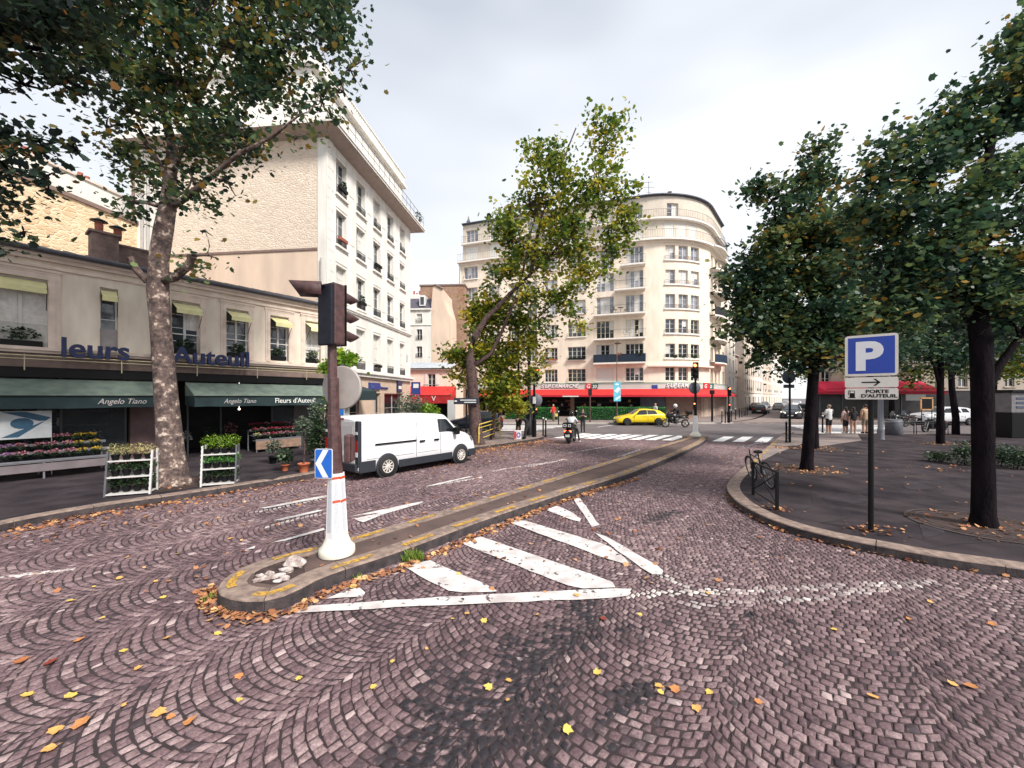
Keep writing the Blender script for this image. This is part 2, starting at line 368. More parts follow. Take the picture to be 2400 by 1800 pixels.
# strips run along direction AD; arches hang toward the viewer
def cobbles(AD, W, p, name, sel, seed):
    rg = np.random.RandomState(seed); ca, sa = math.cos(AD), math.sin(AD)
    th = math.radians(42); Rr = W/2/math.sin(th)
    ul, vl = -34, 34
    ks = np.arange(int(ul/W), int(vl/W)+1); ns_ = np.arange(int(-20/p), int(46/p))
    na = int(round(2*th*Rr/.094)); T = np.linspace(-th, th, na+1)
    K, Nn, J = np.meshgrid(ks, ns_, np.arange(na), indexing='ij'); K = K.ravel(); Nn = Nn.ravel(); J = J.ravel()
    stg = (Nn % 2)*.5; w = 2*th/na
    jit = rg.rand(len(ks), len(ns_), na+2)*.34-.17
    ki = K-ks[0]; ni = Nn-ns_[0]
    t0 = -th+(J+jit[ki, ni, J]+stg-.25)*w; t1 = -th+(J+1+jit[ki, ni, J+1]+stg-.25)*w
    rj = rg.rand(len(ks), len(ns_)+1)*.016-.008
    o0 = Nn*p+rj[ki, ni]; o1 = (Nn+1)*p+rj[ki, ni+1]
    gap = .0055+.004*rg.rand(len(K))
    def pt(t, o, gx, gy):
        x = Rr*np.sin(t); y = -Rr*np.cos(t)+Rr*math.cos(th)+o
        return x+gx*np.cos(t), y+gx*np.sin(t)+gy
    def corners(g):
        cs = []; g = np.broadcast_to(g, (len(K),))
        for (t, o, sx_, sy_) in ((t0, o0, 1, 1), (t1, o0, -1, 1), (t1, o1, -1, -1), (t0, o1, 1, -1)):
            x, y = pt(t, o, sx_*g, sy_*g)
            cs.append(np.c_[K*W+x, y])
        return np.stack(cs, 1)
    A = corners(gap); B = corners(gap+.012)
    jj = (rg.rand(len(K), 4, 2)-.5)*.017; A += jj; B += jj*1.2
    # rotate to world
    def rot(a): return np.stack([a[..., 0]*sa+a[..., 1]*ca, -a[..., 0]*ca+a[..., 1]*sa], -1)
    A = rot(A); B = rot(B); c = A.mean(1)
    keep = sel(c[:, 0], c[:, 1]); A = A[keep]; B = B[keep]; c = c[keep]; n = len(c)
    near = c[:, 1] < 60
    z = (rg.rand(n)-.5)*.008
    cz = np.sin(c[:, 0]*1.7+1)*np.cos(c[:, 1]*1.3)*.004
    tilt = (rg.rand(n, 4)-.5)*.004
    V = np.zeros((n, 12, 3))
    V[:, 0:4, :2] = A; V[:, 0:4, 2] = -.02
    V[:, 4:8, :2] = A; V[:, 4:8, 2] = (z+cz)[:, None]+tilt-.008
    V[:, 8:12, :2] = B; V[:, 8:12, 2] = (z+cz)[:, None]+tilt
    base = np.array([[4, 5, 9, 8], [5, 6, 10, 9], [6, 7, 11, 10], [7, 4, 8, 11], [8, 9, 10, 11], [0, 1, 5, 4], [1, 2, 6, 5], [2, 3, 7, 6], [3, 0, 4, 7]])
    loops = (base.ravel()[None, :]+12*np.arange(n)[:, None]).ravel()
    tone = np.clip(rg.normal(.5, .12, n), 0, 1)
    pale = rg.rand(n) < .006; tone[pale] = 1.0
    low = (np.sin(c[:, 0]*.9+.4*c[:, 1])*np.cos(c[:, 1]*.75-.5*c[:, 0]))*.09; tone = tone+low
    # stain of tar near the middle foreground, a blob with an uneven edge
    def blob(cx, cy, rx_, ry_, an):
        dx = c[:, 0]-cx; dy = c[:, 1]-cy; u = dx*math.cos(an)+dy*math.sin(an); v = -dx*math.sin(an)+dy*math.cos(an)
        return 1-np.sqrt((u/rx_)**2+(v/ry_)**2)+.35*np.sin(u*5+1)*np.sin(v*6)+rg.normal(0, .25, n)
    tar = np.zeros(n)
    for (a, b, r1, r2, an) in TAR:
        x, y, _ = G(a, b); tar = np.maximum(tar, np.clip(blob(x, y, r1, r2, an)*2.2, 0, 1))
    tar = np.maximum(tar, (rg.rand(n) < .018)*.8)
    paint = np.zeros(n)
    for poly, pr in WORN:
        ins = in_poly(c[:, 0], c[:, 1], poly); paint = np.maximum(paint, ins*np.clip(pr+rg.normal(0, .25, n), 0, 1))
    ext = {'tone': np.repeat(tone, 9), 'tar': np.repeat(tar, 9), 'worn': np.repeat(paint, 9)}
    me = npmesh(name, V.reshape(-1, 3), (loops, np.full(n*9, 4)), M_cob, extra=ext)
    fin(bpy.data.objects.new(name, me), name, kind='structure'); return n
def line_poly(pts, w, z=0):
    a = [np.array(G(*p, z)[:2]) for p in pts]; L_, R_ = [], []
    for i, p in enumerate(a):
        t = a[min(i+1, len(a)-1)]-a[max(i-1, 0)]; t /= np.linalg.norm(t); n = np.array([-t[1], t[0]])*w/2
        L_.append(tuple(p+n)); R_.append(tuple(p-n))
    return L_+R_[::-1]
TAR = [(1250, 1560, .95, .4, 1.2), (1120, 1650, .7, .45, 2.4), (1050, 1760, .7, .45, .4), (1330, 1500, .7, .3, .5), (1480, 1640, .4, .2, .3), (1200, 1720, .8, .3, .2), (1380, 1420, .7, .25, 1.3), (1760, 1440, .12, .1, 0), (1900, 1120, .5, .3, 0), (1550, 1210, .9, .2, .6)]
WORN = [(line_poly([r8(2140, 588), r8(2560, 572)], .15), .75), (line_poly([r8(2310, 495), r8(2500, 590)], .13), .5), (line_poly([(1650, 1388), (1830, 1380), (2200, 1362)], .16), .36), (line_poly([(1600, 1415), (1900, 1400), (2150, 1372)], .12), .28),
        (line_poly([(0, 1352), (180, 1332)], .1), .85), (line_poly([(600, 1200), (730, 1172), (770, 1165)], .12), .8), (line_poly([(1000, 1140), (1130, 1118)], .12), .8), (line_poly([(1150, 1104), (1290, 1082)], .12), .6),
        (line_poly([(620, 1235), (700, 1215), (780, 1198)], .1), .75), (line_poly([(1230, 1095), (1330, 1075)], .12), .6), (line_poly([(1330, 1062), (1450, 1042)], .12), .6),
        (line_poly([(0, 1500), (5, 1499)], .1), 0), (line_poly([(1450, 1070), (1500, 1054), (1530, 1056), (1500, 1062)], .16), .7)]
# cobble material
m = bpy.data.materials.new('cobblestone'); m.use_nodes = True; t = m.node_tree; bs = t.nodes['Principled BSDF']; M_cob = m
def tn(k, **kw):
    n = t.nodes.new(k)
    for a, v in kw.items(): setattr(n, a, v)
    return n
at = tn('ShaderNodeAttribute', attribute_name='tone'); at2 = tn('ShaderNodeAttribute', attribute_name='tar'); at3 = tn('ShaderNodeAttribute', attribute_name='worn')
rr = tn('ShaderNodeValToRGB'); e = rr.color_ramp.elements
e[0].position = .05; e[0].color = (.038, .021, .026, 1); e[1].position = 1; e[1].color = (.42, .32, .315, 1)
x = e.new(.4); x.color = (.116, .069, .077, 1); x = e.new(.65); x.color = (.215, .142, .146, 1)
tcn = tn('ShaderNodeTexCoord'); n1 = tn('ShaderNodeTexNoise'); n1.inputs['Scale'].default_value = 38; n1.inputs['Detail'].default_value = 6; n1.inputs['Roughness'].default_value = .7
n2 = tn('ShaderNodeTexNoise'); n2.inputs['Scale'].default_value = 13; n2.inputs['Detail'].default_value = 4
t.links.new(tcn.outputs['Object'], n1.inputs['Vector']); t.links.new(tcn.outputs['Object'], n2.inputs['Vector'])
ad = tn('ShaderNodeMath', operation='MULTIPLY_ADD'); ad.inputs[1].default_value = 1.15; t.links.new(n1.outputs[0], ad.inputs[0])
sb = tn('ShaderNodeMath', operation='SUBTRACT'); sb.inputs[1].default_value = .575; t.links.new(at.outputs['Fac'], sb.inputs[0]); t.links.new(sb.outputs[0], ad.inputs[2]); t.links.new(ad.outputs[0], rr.inputs[0])
mr = tn('ShaderNodeMapRange'); mr.inputs[1].default_value = .38; mr.inputs[2].default_value = .5; t.links.new(n2.outputs[0], mr.inputs[0])
mm = tn('ShaderNodeMath', operation='MULTIPLY'); t.links.new(at2.outputs['Fac'], mm.inputs[0]); t.links.new(mr.outputs[0], mm.inputs[1])
m1 = tn('ShaderNodeMixRGB'); m1.inputs[2].default_value = (.016, .013, .018, 1); t.links.new(mm.outputs[0], m1.inputs[0]); t.links.new(rr.outputs[0], m1.inputs[1])
mr2 = tn('ShaderNodeMapRange'); mr2.inputs[1].default_value = .36; mr2.inputs[2].default_value = .5; t.links.new(n1.outputs[0], mr2.inputs[0])
mm2 = tn('ShaderNodeMath', operation='MULTIPLY'); t.links.new(at3.outputs['Fac'], mm2.inputs[0]); t.links.new(mr2.outputs[0], mm2.inputs[1])
m2_ = tn('ShaderNodeMixRGB'); m2_.inputs[2].default_value = (.66, .6, .57, 1); t.links.new(mm2.outputs[0], m2_.inputs[0]); t.links.new(m1.outputs[0], m2_.inputs[1])
t.links.new(m2_.outputs[0], bs.inputs['Base Color']); bs.inputs['Roughness'].default_value = .72
bpn = tn('ShaderNodeBump'); bpn.inputs['Strength'].default_value = .5; bpn.inputs['Distance'].default_value = .01; t.links.new(n1.outputs[0], bpn.inputs['Height']); t.links.new(bpn.outputs[0], bs.inputs['Normal'])
isl_arr = isl_s
def vis(x, y): return (y > 1.6) & (np.abs(x) < 1.36*y+2.2)
AD = math.radians(52)
isl_in = offset(np.array(isl_s), .25, True)
def selA(x, y): return vis(x, y) & in_poly(x, y, road_poly) & ~in_poly(x, y, isl_in)
NC = cobbles(AD, 1.34, .093, 'cobbled_road', selA, 11)
print('cobbles', NC)

# ---------------- painted road markings (fresh thick paint)
mb = MB()
def wob(poly, z=.012, st=.22, amp=.012):
    pts = list(poly)+[poly[0]]; p = resample(pts, st)[:-1]
    vs = [(a+rnd(-amp, amp), b+rnd(-amp, amp), z) for a, b in p]
    # keep corners
    mb.poly(vs)
def gp(L_, z=0): return [G(*r8(*a))[:2] for a in L_]
random.seed(2)
for poly in [[(1095, 462), (1215, 430), (1555, 578), (1325, 585)], [(1370, 352), (1455, 318), (2115, 545), (2110, 558), (1905, 566)], [(1590, 250), (1650, 238), (2060, 360), (2165, 440), (2160, 456), (2010, 408)],
             [(1765, 192), (1825, 173), (1895, 205), (1945, 248), (1915, 250)], [(735, 612), (880, 553), (945, 600)],
             [(580, 682), (625, 652), (1000, 622), (1600, 588), (2050, 566), (2180, 568), (2150, 606), (1900, 618), (1150, 650)],
             [(1895, 137), (1930, 138), (2022, 268), (1985, 276)], [(2000, 303), (2050, 318), (2330, 478), (2300, 520), (2150, 420)]]:
    wob(gp(poly))
for poly in [[(478, 348), (735, 275), (738, 285), (500, 350)], [(350, 380), (400, 362), (418, 367), (375, 384)], [(480, 243), (720, 188), (728, 194), (500, 248)], [(415, 185), (735, 122), (735, 133), (430, 190)], [(840, 225), (1195, 150), (1190, 160), (1000, 215), (905, 254), (860, 236), (1000, 205)],
             [(1205, 80), (1425, 30), (1430, 34), (1215, 84)]]:
    wob(gp(poly), amp=.006)
mb.build('painted_road_markings', M_paint, kind='structure')
# crosswalks
mb = MB(); v = np.array([2.35, 3.0])
for px0, w in [(1296, 25), (1330, 25), (1366, 24), (1402, 24), (1436, 23), (1473, 24), (1511, 25), (1550, 26), (1593, 20), (1669, 27), (1716, 28), (1768, 30)]:
    f = (px0-1270)/530; py = 1026+f*11
    a = np.array(G(px0, py)[:2]); b = np.array(G(px0+w, py+.6)[:2]); k = .93+.05*math.sin(px0)
    mb.poly([(*a, .004), (*b, .004), (*(b+v*k), .004), (*(a+v*k), .004)])
for px0 in (1717, 1748, 1778, 1808):
    a = np.array(G(px0, 992.5)[:2]); b = np.array(G(px0+22, 992.2)[:2]); v2 = np.array([3.2, 3.6])*.75
    mb.poly([(*a, .004), (*b, .004), (*(b+v2), .004), (*(a+v2), .004)])
for k in range(6):        # crossing seen across its stripes, left arm of the junction
    y0 = 28.3+k*1.15; x0 = -6.2+k*.75
    mb.poly([(x0, y0, .004), (x0+7.2, y0-.1, .004), (x0+7.5, y0+.42, .004), (x0+.3, y0+.5, .004)])
for k in range(8):        # right arm, behind the group of pedestrians
    y0 = 26.1+k*1.2
    mb.poly([(20.6+k*.5, y0, .004), (26+k*.95, y0, .004), (26.2+k*.95, y0+.6, .004), (20.8+k*.5, y0+.6, .004)])
mb.poly([(x, y, .004) for x, y in line_poly([(1400, 1001), (1440, 996), (1520, 994)], .12)])
mb.build('crosswalk_stripes', mat('crosswalk_paint', (.86, .84, .82), .7, .08, 5, detail=8), kind='structure')

# tree pits (leaf-strewn cast rings) and patches on the plaza
M_soil = mat('tree_pit_soil', (.05, .028, .024), .95, .5, 8, bump=.8, bscale=40)
def ring(c, r0, r1, z, name, m_):
    mb = MB(); n = 28
    vs = [(c[0]+r*math.cos(2*math.pi*k/n), c[1]+r*math.sin(2*math.pi*k/n), z) for r in (r0, r1) for k in range(n)]
    mb.add(vs, [(k, (k+1) % n, n+(k+1) % n, n+k) for k in range(n)]); return mb
for (a, b) in [(1890, 1101), (2305, 1231), (1908, 1051), (404, 1134), (2204, 1040), (2231, 1020)]:
    x, y, _ = G(a, b, .15); mb = MB(); n = 24; mb.poly([(x+1.05*math.cos(2*math.pi*k/n), y+.95*math.sin(2*math.pi*k/n), .151) for k in range(n)]); mb.build('tree_pit', M_soil, kind='structure')
    mb = MB(); mb.m = 0
    for r in ((1.05, .98), (.9, .86), (.78, .74)):
        q_ = ring((x, y), r[1], r[0], .157, '', None); mb.add(q_.v, q_.f)
    mb.build('tree_pit_ring', mat('cast_ring', (.05, .036, .036), .8, .3, 10), kind='structure')
mb = MB()
for pts in [[(1925, 1165), (2010, 1150), (2040, 1175), (1950, 1192)], [(2110, 1130), (2210, 1122), (2240, 1140), (2130, 1150)], [(2150, 1215), (2200, 1210), (2215, 1250), (2165, 1262)], [(120, 1150), (230, 1132), (250, 1146), (130, 1166)], [(1990, 1075), (2050, 1070), (2060, 1082), (1995, 1088)]]:
    mb.poly([(*G(a, b, .15)[:2], .1495) for a, b in pts])
mb.build('asphalt_patches', mat('asphalt_patch', (.04, .032, .038), .9, .35, 3, bump=.5, bscale=120, spec=.2), kind='structure')
# crack and cover lines in the plaza asphalt
mb = MB()
for pts in [[(2080, 1114), (2115, 1111), (2160, 1113)], [(1925, 1226), (1960, 1219), (1992, 1209)], [(1870, 1195), (1905, 1189)], [(640, 1108), (690, 1101)], [(560, 1105), (610, 1098)]]:
    mb.poly([(x, y, .151) for x, y in line_poly(pts, .04, .15)])
for pts in [[(2100, 1180), (2160, 1192), (2230, 1196)], [(1950, 1150), (2010, 1158), (2035, 1172)], [(2150, 1290), (2230, 1275), (2330, 1270)], [(1860, 1130), (1900, 1150), (1905, 1180)], [(120, 1175), (200, 1160), (330, 1150)], [(60, 1180), (110, 1168)], [(480, 1120), (520, 1100)]]:
    mb.poly([(x, y, .1515) for x, y in line_poly(pts, .014, .15)])
mb.build('asphalt_cracks', mat('crack', (.02, .016, .018), .9, .2), kind='structure')
mb = MB(); mb.poly([(*G(a, b, .15)[:2], .1525) for a, b in [(600, 1122), (640, 1110), (668, 1112), (640, 1124)]]); mb.build('drain_cover', mat('iron_cover', (.03, .025, .027), .6, .4, 30), kind='structure')
# ================= foliage
SH_MAPLE = np.array([(0, -.42), (.22, -.38), (.46, -.26), (.4, -.02), (.5, .2), (.27, .26), (.13, .38), (0, .58), (-.16, .36), (-.26, .27), (-.47, .24), (-.4, 0), (-.5, -.22), (-.2, -.4)])
SH_OVAL = np.array([(0, -.5), (.28, -.15), (.25, .2), (0, .55), (-.25, .2), (-.28, -.15)])
SH_THIN = np.array([(0, -.5), (.09, 0), (0, .5), (-.09, 0)])
def leafmat(name, cols, trans=.35, rough=.5):
    if name in MATS: return MATS[name]
    m = bpy.data.materials.new(name); m.use_nodes = True; t = m.node_tree; bs = t.nodes['Principled BSDF']; o = t.nodes['Material Output']
    a = t.nodes.new('ShaderNodeAttribute'); a.attribute_name = 'tint'; r = t.nodes.new('ShaderNodeValToRGB'); e = r.color_ramp.elements
    e[0].position = cols[0][0]; e[0].color = (*cols[0][1], 1); e[1].position = cols[-1][0]; e[1].color = (*cols[-1][1], 1)
    for p_, c in cols[1:-1]: q = e.new(p_); q.color = (*c, 1)
    t.links.new(a.outputs['Fac'], r.inputs[0]); t.links.new(r.outputs[0], bs.inputs['Base Color']); bs.inputs['Roughness'].default_value = rough
    tr = t.nodes.new('ShaderNodeBsdfTranslucent'); mx = t.nodes.new('ShaderNodeMixShader'); mx.inputs[0].default_value = trans
    t.links.new(r.outputs[0], tr.inputs[0]); t.links.new(bs.outputs[0], mx.inputs[1]); t.links.new(tr.outputs[0], mx.inputs[2]); t.links.new(mx.outputs[0], o.inputs[0])
    MATS[name] = m; return m
def leaves(name, cen, size, m_, tint, rg, shape=SH_MAPLE, up=.6, parent=None, flat=None, curl=.25, **k):
    cen = np.asarray(cen, float); n = len(cen); size = np.broadcast_to(size, (n,))
    nrm = rg.normal(0, 1, (n, 3)); nrm[:, 2] = np.abs(nrm[:, 2])+up
    if flat is not None: nrm = np.c_[rg.normal(0, flat, n), rg.normal(0, flat, n), np.ones(n)]
    nrm /= np.linalg.norm(nrm, axis=1)[:, None]
    a = rg.normal(0, 1, (n, 3)); u = a-(a*nrm).sum(1)[:, None]*nrm; u /= np.linalg.norm(u, axis=1)[:, None]; v = np.cross(nrm, u)
    s = len(shape); V = cen[:, None, :]+size[:, None, None]*(shape[None, :, 0, None]*u[:, None, :]+shape[None, :, 1, None]*v[:, None, :]+(curl*(shape[:, 0]**2+.5*shape[:, 1]**2))[None, :, None]*nrm[:, None, :])
    me = npmesh(name, V.reshape(-1, 3), np.full(n, s), m_, extra={'tint': np.broadcast_to(tint, (n,))})
    return fin(bpy.data.objects.new(name, me), name, parent, **k)
LM_dark = leafmat('leaf_dark', [(0, (.014, .038, .03)), (.45, (.045, .1, .052)), (.8, (.16, .22, .07)), (1, (.34, .2, .035))])
LM_blue = leafmat('leaf_deep', [(0, (.012, .022, .022)), (.55, (.028, .055, .032)), (.85, (.075, .1, .03)), (1, (.28, .13, .035))])
LM_yel = leafmat('leaf_yellowing', [(0, (.05, .09, .015)), (.4, (.16, .22, .025)), (.75, (.45, .44, .05)), (1, (.66, .46, .05))], .5)
LM_mid = leafmat('leaf_mid', [(0, (.03, .065, .016)), (.4, (.11, .19, .03)), (.75, (.3, .34, .04)), (1, (.52, .40, .04))], .5)
LM_lime = leafmat('leaf_lime', [(0, (.06, .16, .01)), (.6, (.2, .36, .02)), (1, (.45, .55, .05))])
LM_box = leafmat('leaf_box', [(0, (.01, .025, .012)), (.6, (.03, .07, .025)), (1, (.08, .13, .05))])
LM_olive = leafmat('leaf_olive', [(0, (.05, .07, .05)), (1, (.17, .22, .15))])
LM_fall = leafmat('leaf_fallen', [(0, (.13, .04, .022)), (.35, (.33, .13, .06)), (.65, (.50, .25, .11)), (1, (.68, .44, .2))], .1, .8)
M_bark = mat('bark', (.11, .085, .075), .95, col2=(.035, .026, .026), scale=7, bump=1, bscale=22, stretch=(1, 1, .35))
M_bark_dk = mat('bark_dark', (.014, .010, .012), .95, spec=.08, col2=(.004, .003, .005), scale=6, bump=1, bscale=22, stretch=(1, 1, .3))
M_bark_br = mat('bark_brown', (.12, .07, .062), .95, col2=(.03, .017, .018), scale=9, bump=1, bscale=20, stretch=(1, 1, 1.6))
# plane-tree bark: pale flakes on brown, denser toward chips
def plane_bark():
    m = bpy.data.materials.new('plane_bark'); m.use_nodes = True; t = m.node_tree; bs = t.nodes['Principled BSDF']; bs.inputs['Roughness'].default_value = .9
    tc = t.nodes.new('ShaderNodeTexCoord'); n = t.nodes.new('ShaderNodeTexNoise'); n.inputs['Scale'].default_value = 4.2; n.inputs['Detail'].default_value = 7; n.inputs['Roughness'].default_value = .62
    v = t.nodes.new('ShaderNodeTexNoise'); v.inputs['Scale'].default_value = 14; v.inputs['Detail'].default_value = 4
    t.links.new(tc.outputs['Object'], n.inputs['Vector']); t.links.new(tc.outputs['Object'], v.inputs['Vector'])
    r = t.nodes.new('ShaderNodeValToRGB'); r.color_ramp.interpolation = 'LINEAR'; e = r.color_ramp.elements
    e[0].position = .35; e[0].color = (.035, .024, .024, 1); e[1].position = .7; e[1].color = (.50, .41, .35, 1)
    q = e.new(.5); q.color = (.10, .068, .06, 1); q = e.new(.59); q.color = (.17, .12, .10, 1); q = e.new(.63); q.color = (.40, .32, .27, 1)
    a = t.nodes.new('ShaderNodeMath'); a.operation = 'MULTIPLY_ADD'; a.inputs[1].default_value = .45; t.links.new(v.outputs[0], a.inputs[0])
    b = t.nodes.new('ShaderNodeMath'); b.operation = 'SUBTRACT'; b.inputs[1].default_value = .225; t.links.new(n.outputs[0], b.inputs[0]); t.links.new(b.outputs[0], a.inputs[2])
    t.links.new(a.outputs[0], r.inputs[0]); t.links.new(r.outputs[0], bs.inputs['Base Color'])
    bp = t.nodes.new('ShaderNodeBump'); bp.inputs['Strength'].default_value = .8; bp.inputs['Distance'].default_value = .02; t.links.new(a.outputs[0], bp.inputs['Height']); t.links.new(bp.outputs[0], bs.inputs['Normal'])
    return m
M_plane = plane_bark()
def bend(a, b, n, k, rg):
    a = np.array(a); b = np.array(b); L_ = np.linalg.norm(b-a); off = rg.normal(0, k*L_, 3); out = []
    for i in range(n+1):
        t = i/n; out.append(a+(b-a)*t+off*math.sin(math.pi*t)+rg.normal(0, .02*L_, 3)*(0 < i < n))
    return out
def tree(label, trunk, radii, limbs, blobs, nleaf, size, lm, bark, seed, group=None, tint=(.5, .2), name='plane_tree', shape=SH_MAPLE, tw=.5, lean=None, spread=.42):
    """trunk: world points; limbs: [(pts, r0, r1)]; blobs: [(centre, radius, weight)]"""
    rg = np.random.RandomState(seed); base = np.array(trunk[0]); root = thing(name, label, 'tree', tuple(base), group=group)
    mb = MB(); mb.tube([np.array(p)-base for p in trunk], radii, 14)
    nodes = [(np.array(p), r) for p, r in list(zip(trunk, radii))[len(trunk)//2:]]
    for pts, r0, r1 in limbs:
        n = len(pts); rr_ = [r0+(r1-r0)*i/(n-1) for i in range(n)]
        mb.tube([np.array(p)-base for p in pts], rr_, 9); nodes += [(np.array(p), r) for p, r in list(zip(pts, rr_))[1:]]
    cs = []; tip = []
    for bc, br, wt in blobs:
        bc = np.array(bc, float)
        d = [np.linalg.norm(bc-p)+(2 if p[2] > bc[2]+br else 0) for p, r in nodes]; j = int(np.argmin(d)); p0, r0 = nodes[j]
        if np.linalg.norm(bc-p0) > .4:
            pts = bend(p0, bc, 4, .08, rg); ra = min(r0*.6, .03+.022*np.linalg.norm(bc-p0)+.02)
            mb.tube([p-base for p in pts], [ra*(1-.55*i/4) for i in range(5)], 7)
            nodes += [(p, ra*(1-.55*i/4)) for i, p in enumerate(pts)][2:]
        k = max(5, int(11*wt*(br/1.2)**1.5))
        for _ in range(k):
            v = rg.normal(0, 1, 3); v /= np.linalg.norm(v); q = bc+v*br*(rg.rand()**.45)*np.array([1, 1, .9])
            pts = bend(bc, q, 3, .12, rg); mb.tube([p-base for p in pts], [.028, .02, .013, .006], 5, cap=False)
            cs += [q, pts[2]]; tip.append(wt*br*br/k); tip.append(wt*br*br/k*.5)
    cs = np.array(cs); w = np.array(tip); w = w/w.sum(); mb.build('trunk', bark, root)
    idx = rg.choice(len(cs), nleaf, p=w)
    csz = spread*(.6+.8*rg.rand(len(cs)))
    off = rg.normal(0, 1, (nleaf, 3)); off[:, 2] *= .7
    c = cs[idx]+off*csz[idx][:, None]*.75
    ct = np.clip(rg.normal(tint[0], tint[1]*.8, len(cs)), 0, 1)
    tt = np.clip(ct[idx]+rg.normal(0, tint[1]*.6, nleaf), 0, 1)
    leaves('crown', c-base, size*(.45+1.0*rg.rand(nleaf)), lm, tt, rg, shape, parent=root)
    return root

def bushmesh(name, rx, ry, rz, n, size, lm, seed, parent=None, cz=None, shape=SH_OVAL, tint=(.5, .25), loc=(0, 0, 0), solid=.4, **k):
    rg = np.random.RandomState(seed); v = rg.normal(0, 1, (n, 3)); v /= np.linalg.norm(v, axis=1)[:, None]
    r = solid+(1-solid)*rg.rand(n)**.6; r *= 1+.16*np.sin(v[:, 0]*5+seed)*np.sin(v[:, 2]*6+v[:, 1]*4)
    c = v*r[:, None]*np.array([rx, ry, rz])+np.array(loc)+np.array([0, 0, rz if cz is None else cz])
    return leaves(name, c, size*(.6+.8*rg.rand(n)), lm, np.clip(rg.normal(tint[0], tint[1], n), 0, 1), rg, shape, parent=parent, **k)

# ================= facades
def grid_wall(mb, x0, x1, z0, z1, ops, y=0, rev=.22, step=None, revmat=None):
    xs = {x0, x1}; zs = {z0, z1}
    for a, b, c, d in ops: xs |= {a, b}; zs |= {c, d}
    xs = sorted(x for x in xs if x0-1e-6 <= x <= x1+1e-6); zs = sorted(z for z in zs if z0-1e-6 <= z <= z1+1e-6)
    if step:
        e = []
        for a, b in zip(xs, xs[1:]):
            n = max(1, int(math.ceil((b-a)/step))); e += [a+(b-a)*i/n for i in range(n)]
        xs = e+[xs[-1]]
    for a, b in zip(xs, xs[1:]):
        for c, d in zip(zs, zs[1:]):
            mx_, mz = (a+b)/2, (c+d)/2
            if any(o[0] < mx_ < o[1] and o[2] < mz < o[3] for o in ops): continue
            mb.quad((a, y, c), (b, y, c), (b, y, d), (a, y, d))
    for a, b, c, d in ops:
        mb.quad((a, y, c), (a, y, d), (a, y+rev, d), (a, y+rev, c)); mb.quad((b, y, c), (b, y+rev, c), (b, y+rev, d), (b, y, d))
        mb.quad((a, y, d), (b, y, d), (b, y+rev, d), (a, y+rev, d)); mb.quad((a, y, c), (a, y+rev, c), (b, y+rev, c), (b, y, c))
def window(par, warp, x0, x1, z0, z1, y=.2, leaves_=2, bars=2, fm=None, pm=None, curtain=0, label=None, shut=0, bw=.05):
    fm = fm or M_frame; pm = pm or M_glass2; T = .045
    mb = MB(warp, 9); 
    for a, b, c, d in ((x0, x0+bw, z0, z1), (x1-bw, x1, z0, z1), (x0+bw, x1-bw, z1-bw, z1), (x0+bw, x1-bw, z0, z0+bw)): mb.box(a, b, y-T, y, c, d)
    for i in range(1, leaves_):
        x = x0+(x1-x0)*i/leaves_; mb.box(x-bw*.8, x+bw*.8, y-T-.004, y, z0+bw, z1-bw)
    for i in range(1, bars+1):
        z = z0+(z1-z0)*i/(bars+1)
        for j in range(leaves_):
            a = x0+(x1-x0)*j/leaves_+bw; b = x0+(x1-x0)*(j+1)/leaves_-bw; mb.box(a, b, y-T+.012, y-.004, z-.014, z+.014)
    w = mb.build('window', fm, par, label)
    mb = MB(warp, 9); mb.quad((x0+.01, y-.01, z0+.01), (x1-.01, y-.01, z0+.01), (x1-.01, y-.01, z1-.01), (x0+.01, y-.01, z1-.01)); mb.build('pane', pm, w)
    if curtain:
        mb = MB(warp, 9); rgc = random.Random(int(x0*97+z0*31))
        for j in range(leaves_):
            a = x0+(x1-x0)*j/leaves_+bw*.9; b = x0+(x1-x0)*(j+1)/leaves_-bw*.9; mode = rgc.random()
            if mode > curtain: continue
            zb = z0+bw+(z1-z0)*rgc.choice([0, 0, .25, .45]); n = 8
            for i in range(n):
                xa, xb = a+(b-a)*i/n, a+(b-a)*(i+1)/n; ya, yb = y-.016-.006*(i % 2), y-.016-.006*((i+1) % 2)
                mb.quad((xa, ya, zb), (xb, yb, zb), (xb, yb, z1-bw), (xa, ya, z1-bw))
        if mb.v: mb.build('curtain', M_curt, w)
    return w
def guard(par, warp, x0, x1, z0, h, y, mat_=None, n=None, name='window_guard', style=0, label=None, ends=None):
    mb = MB(warp, .9); t = .012
    mb.box(x0, x1, y-t, y+t, z0+h-.025, z0+h)
    if style == 1: mb.box(x0, x1, y-t, y+t, z0+h*.5, z0+h*.5+.02); mb.box(x0, x1, y-t, y+t, z0+.05, z0+.07)
    if style != 1: mb.box(x0, x1, y-t, y+t, z0+.04, z0+.06)
    n = n or max(3, int((x1-x0)/.13))
    for i in range(n+1):
        x = x0+(x1-x0)*i/n
        if style == 1 and i % 3: continue
        mb.box(x-.008, x+.008, y-.008, y+.008, z0+(.04 if style != 2 else 0), z0+h-.02)
    if style == 2:      # scroll panel: dense low infill
        for i in range(n):
            x = x0+(x1-x0)*(i+.5)/n; mb.box(x-.02, x+.02, y-.006, y+.006, z0+.05, z0+h*.75)
    if ends:
        for x in (x0, x1):
            mb.box(x-.01, x+.01, y, ends, z0+h-.025, z0+h); mb.box(x-.01, x+.01, y, ends, z0+.04, z0+.06)
            k = max(1, int((ends-y)/.13))
            for i in range(k): yy = y+(ends-y)*(i+.5)/k; mb.box(x-.007, x+.007, yy-.007, yy+.007, z0, z0+h)
    return mb.build(name, mat_ or M_iron, par, label)
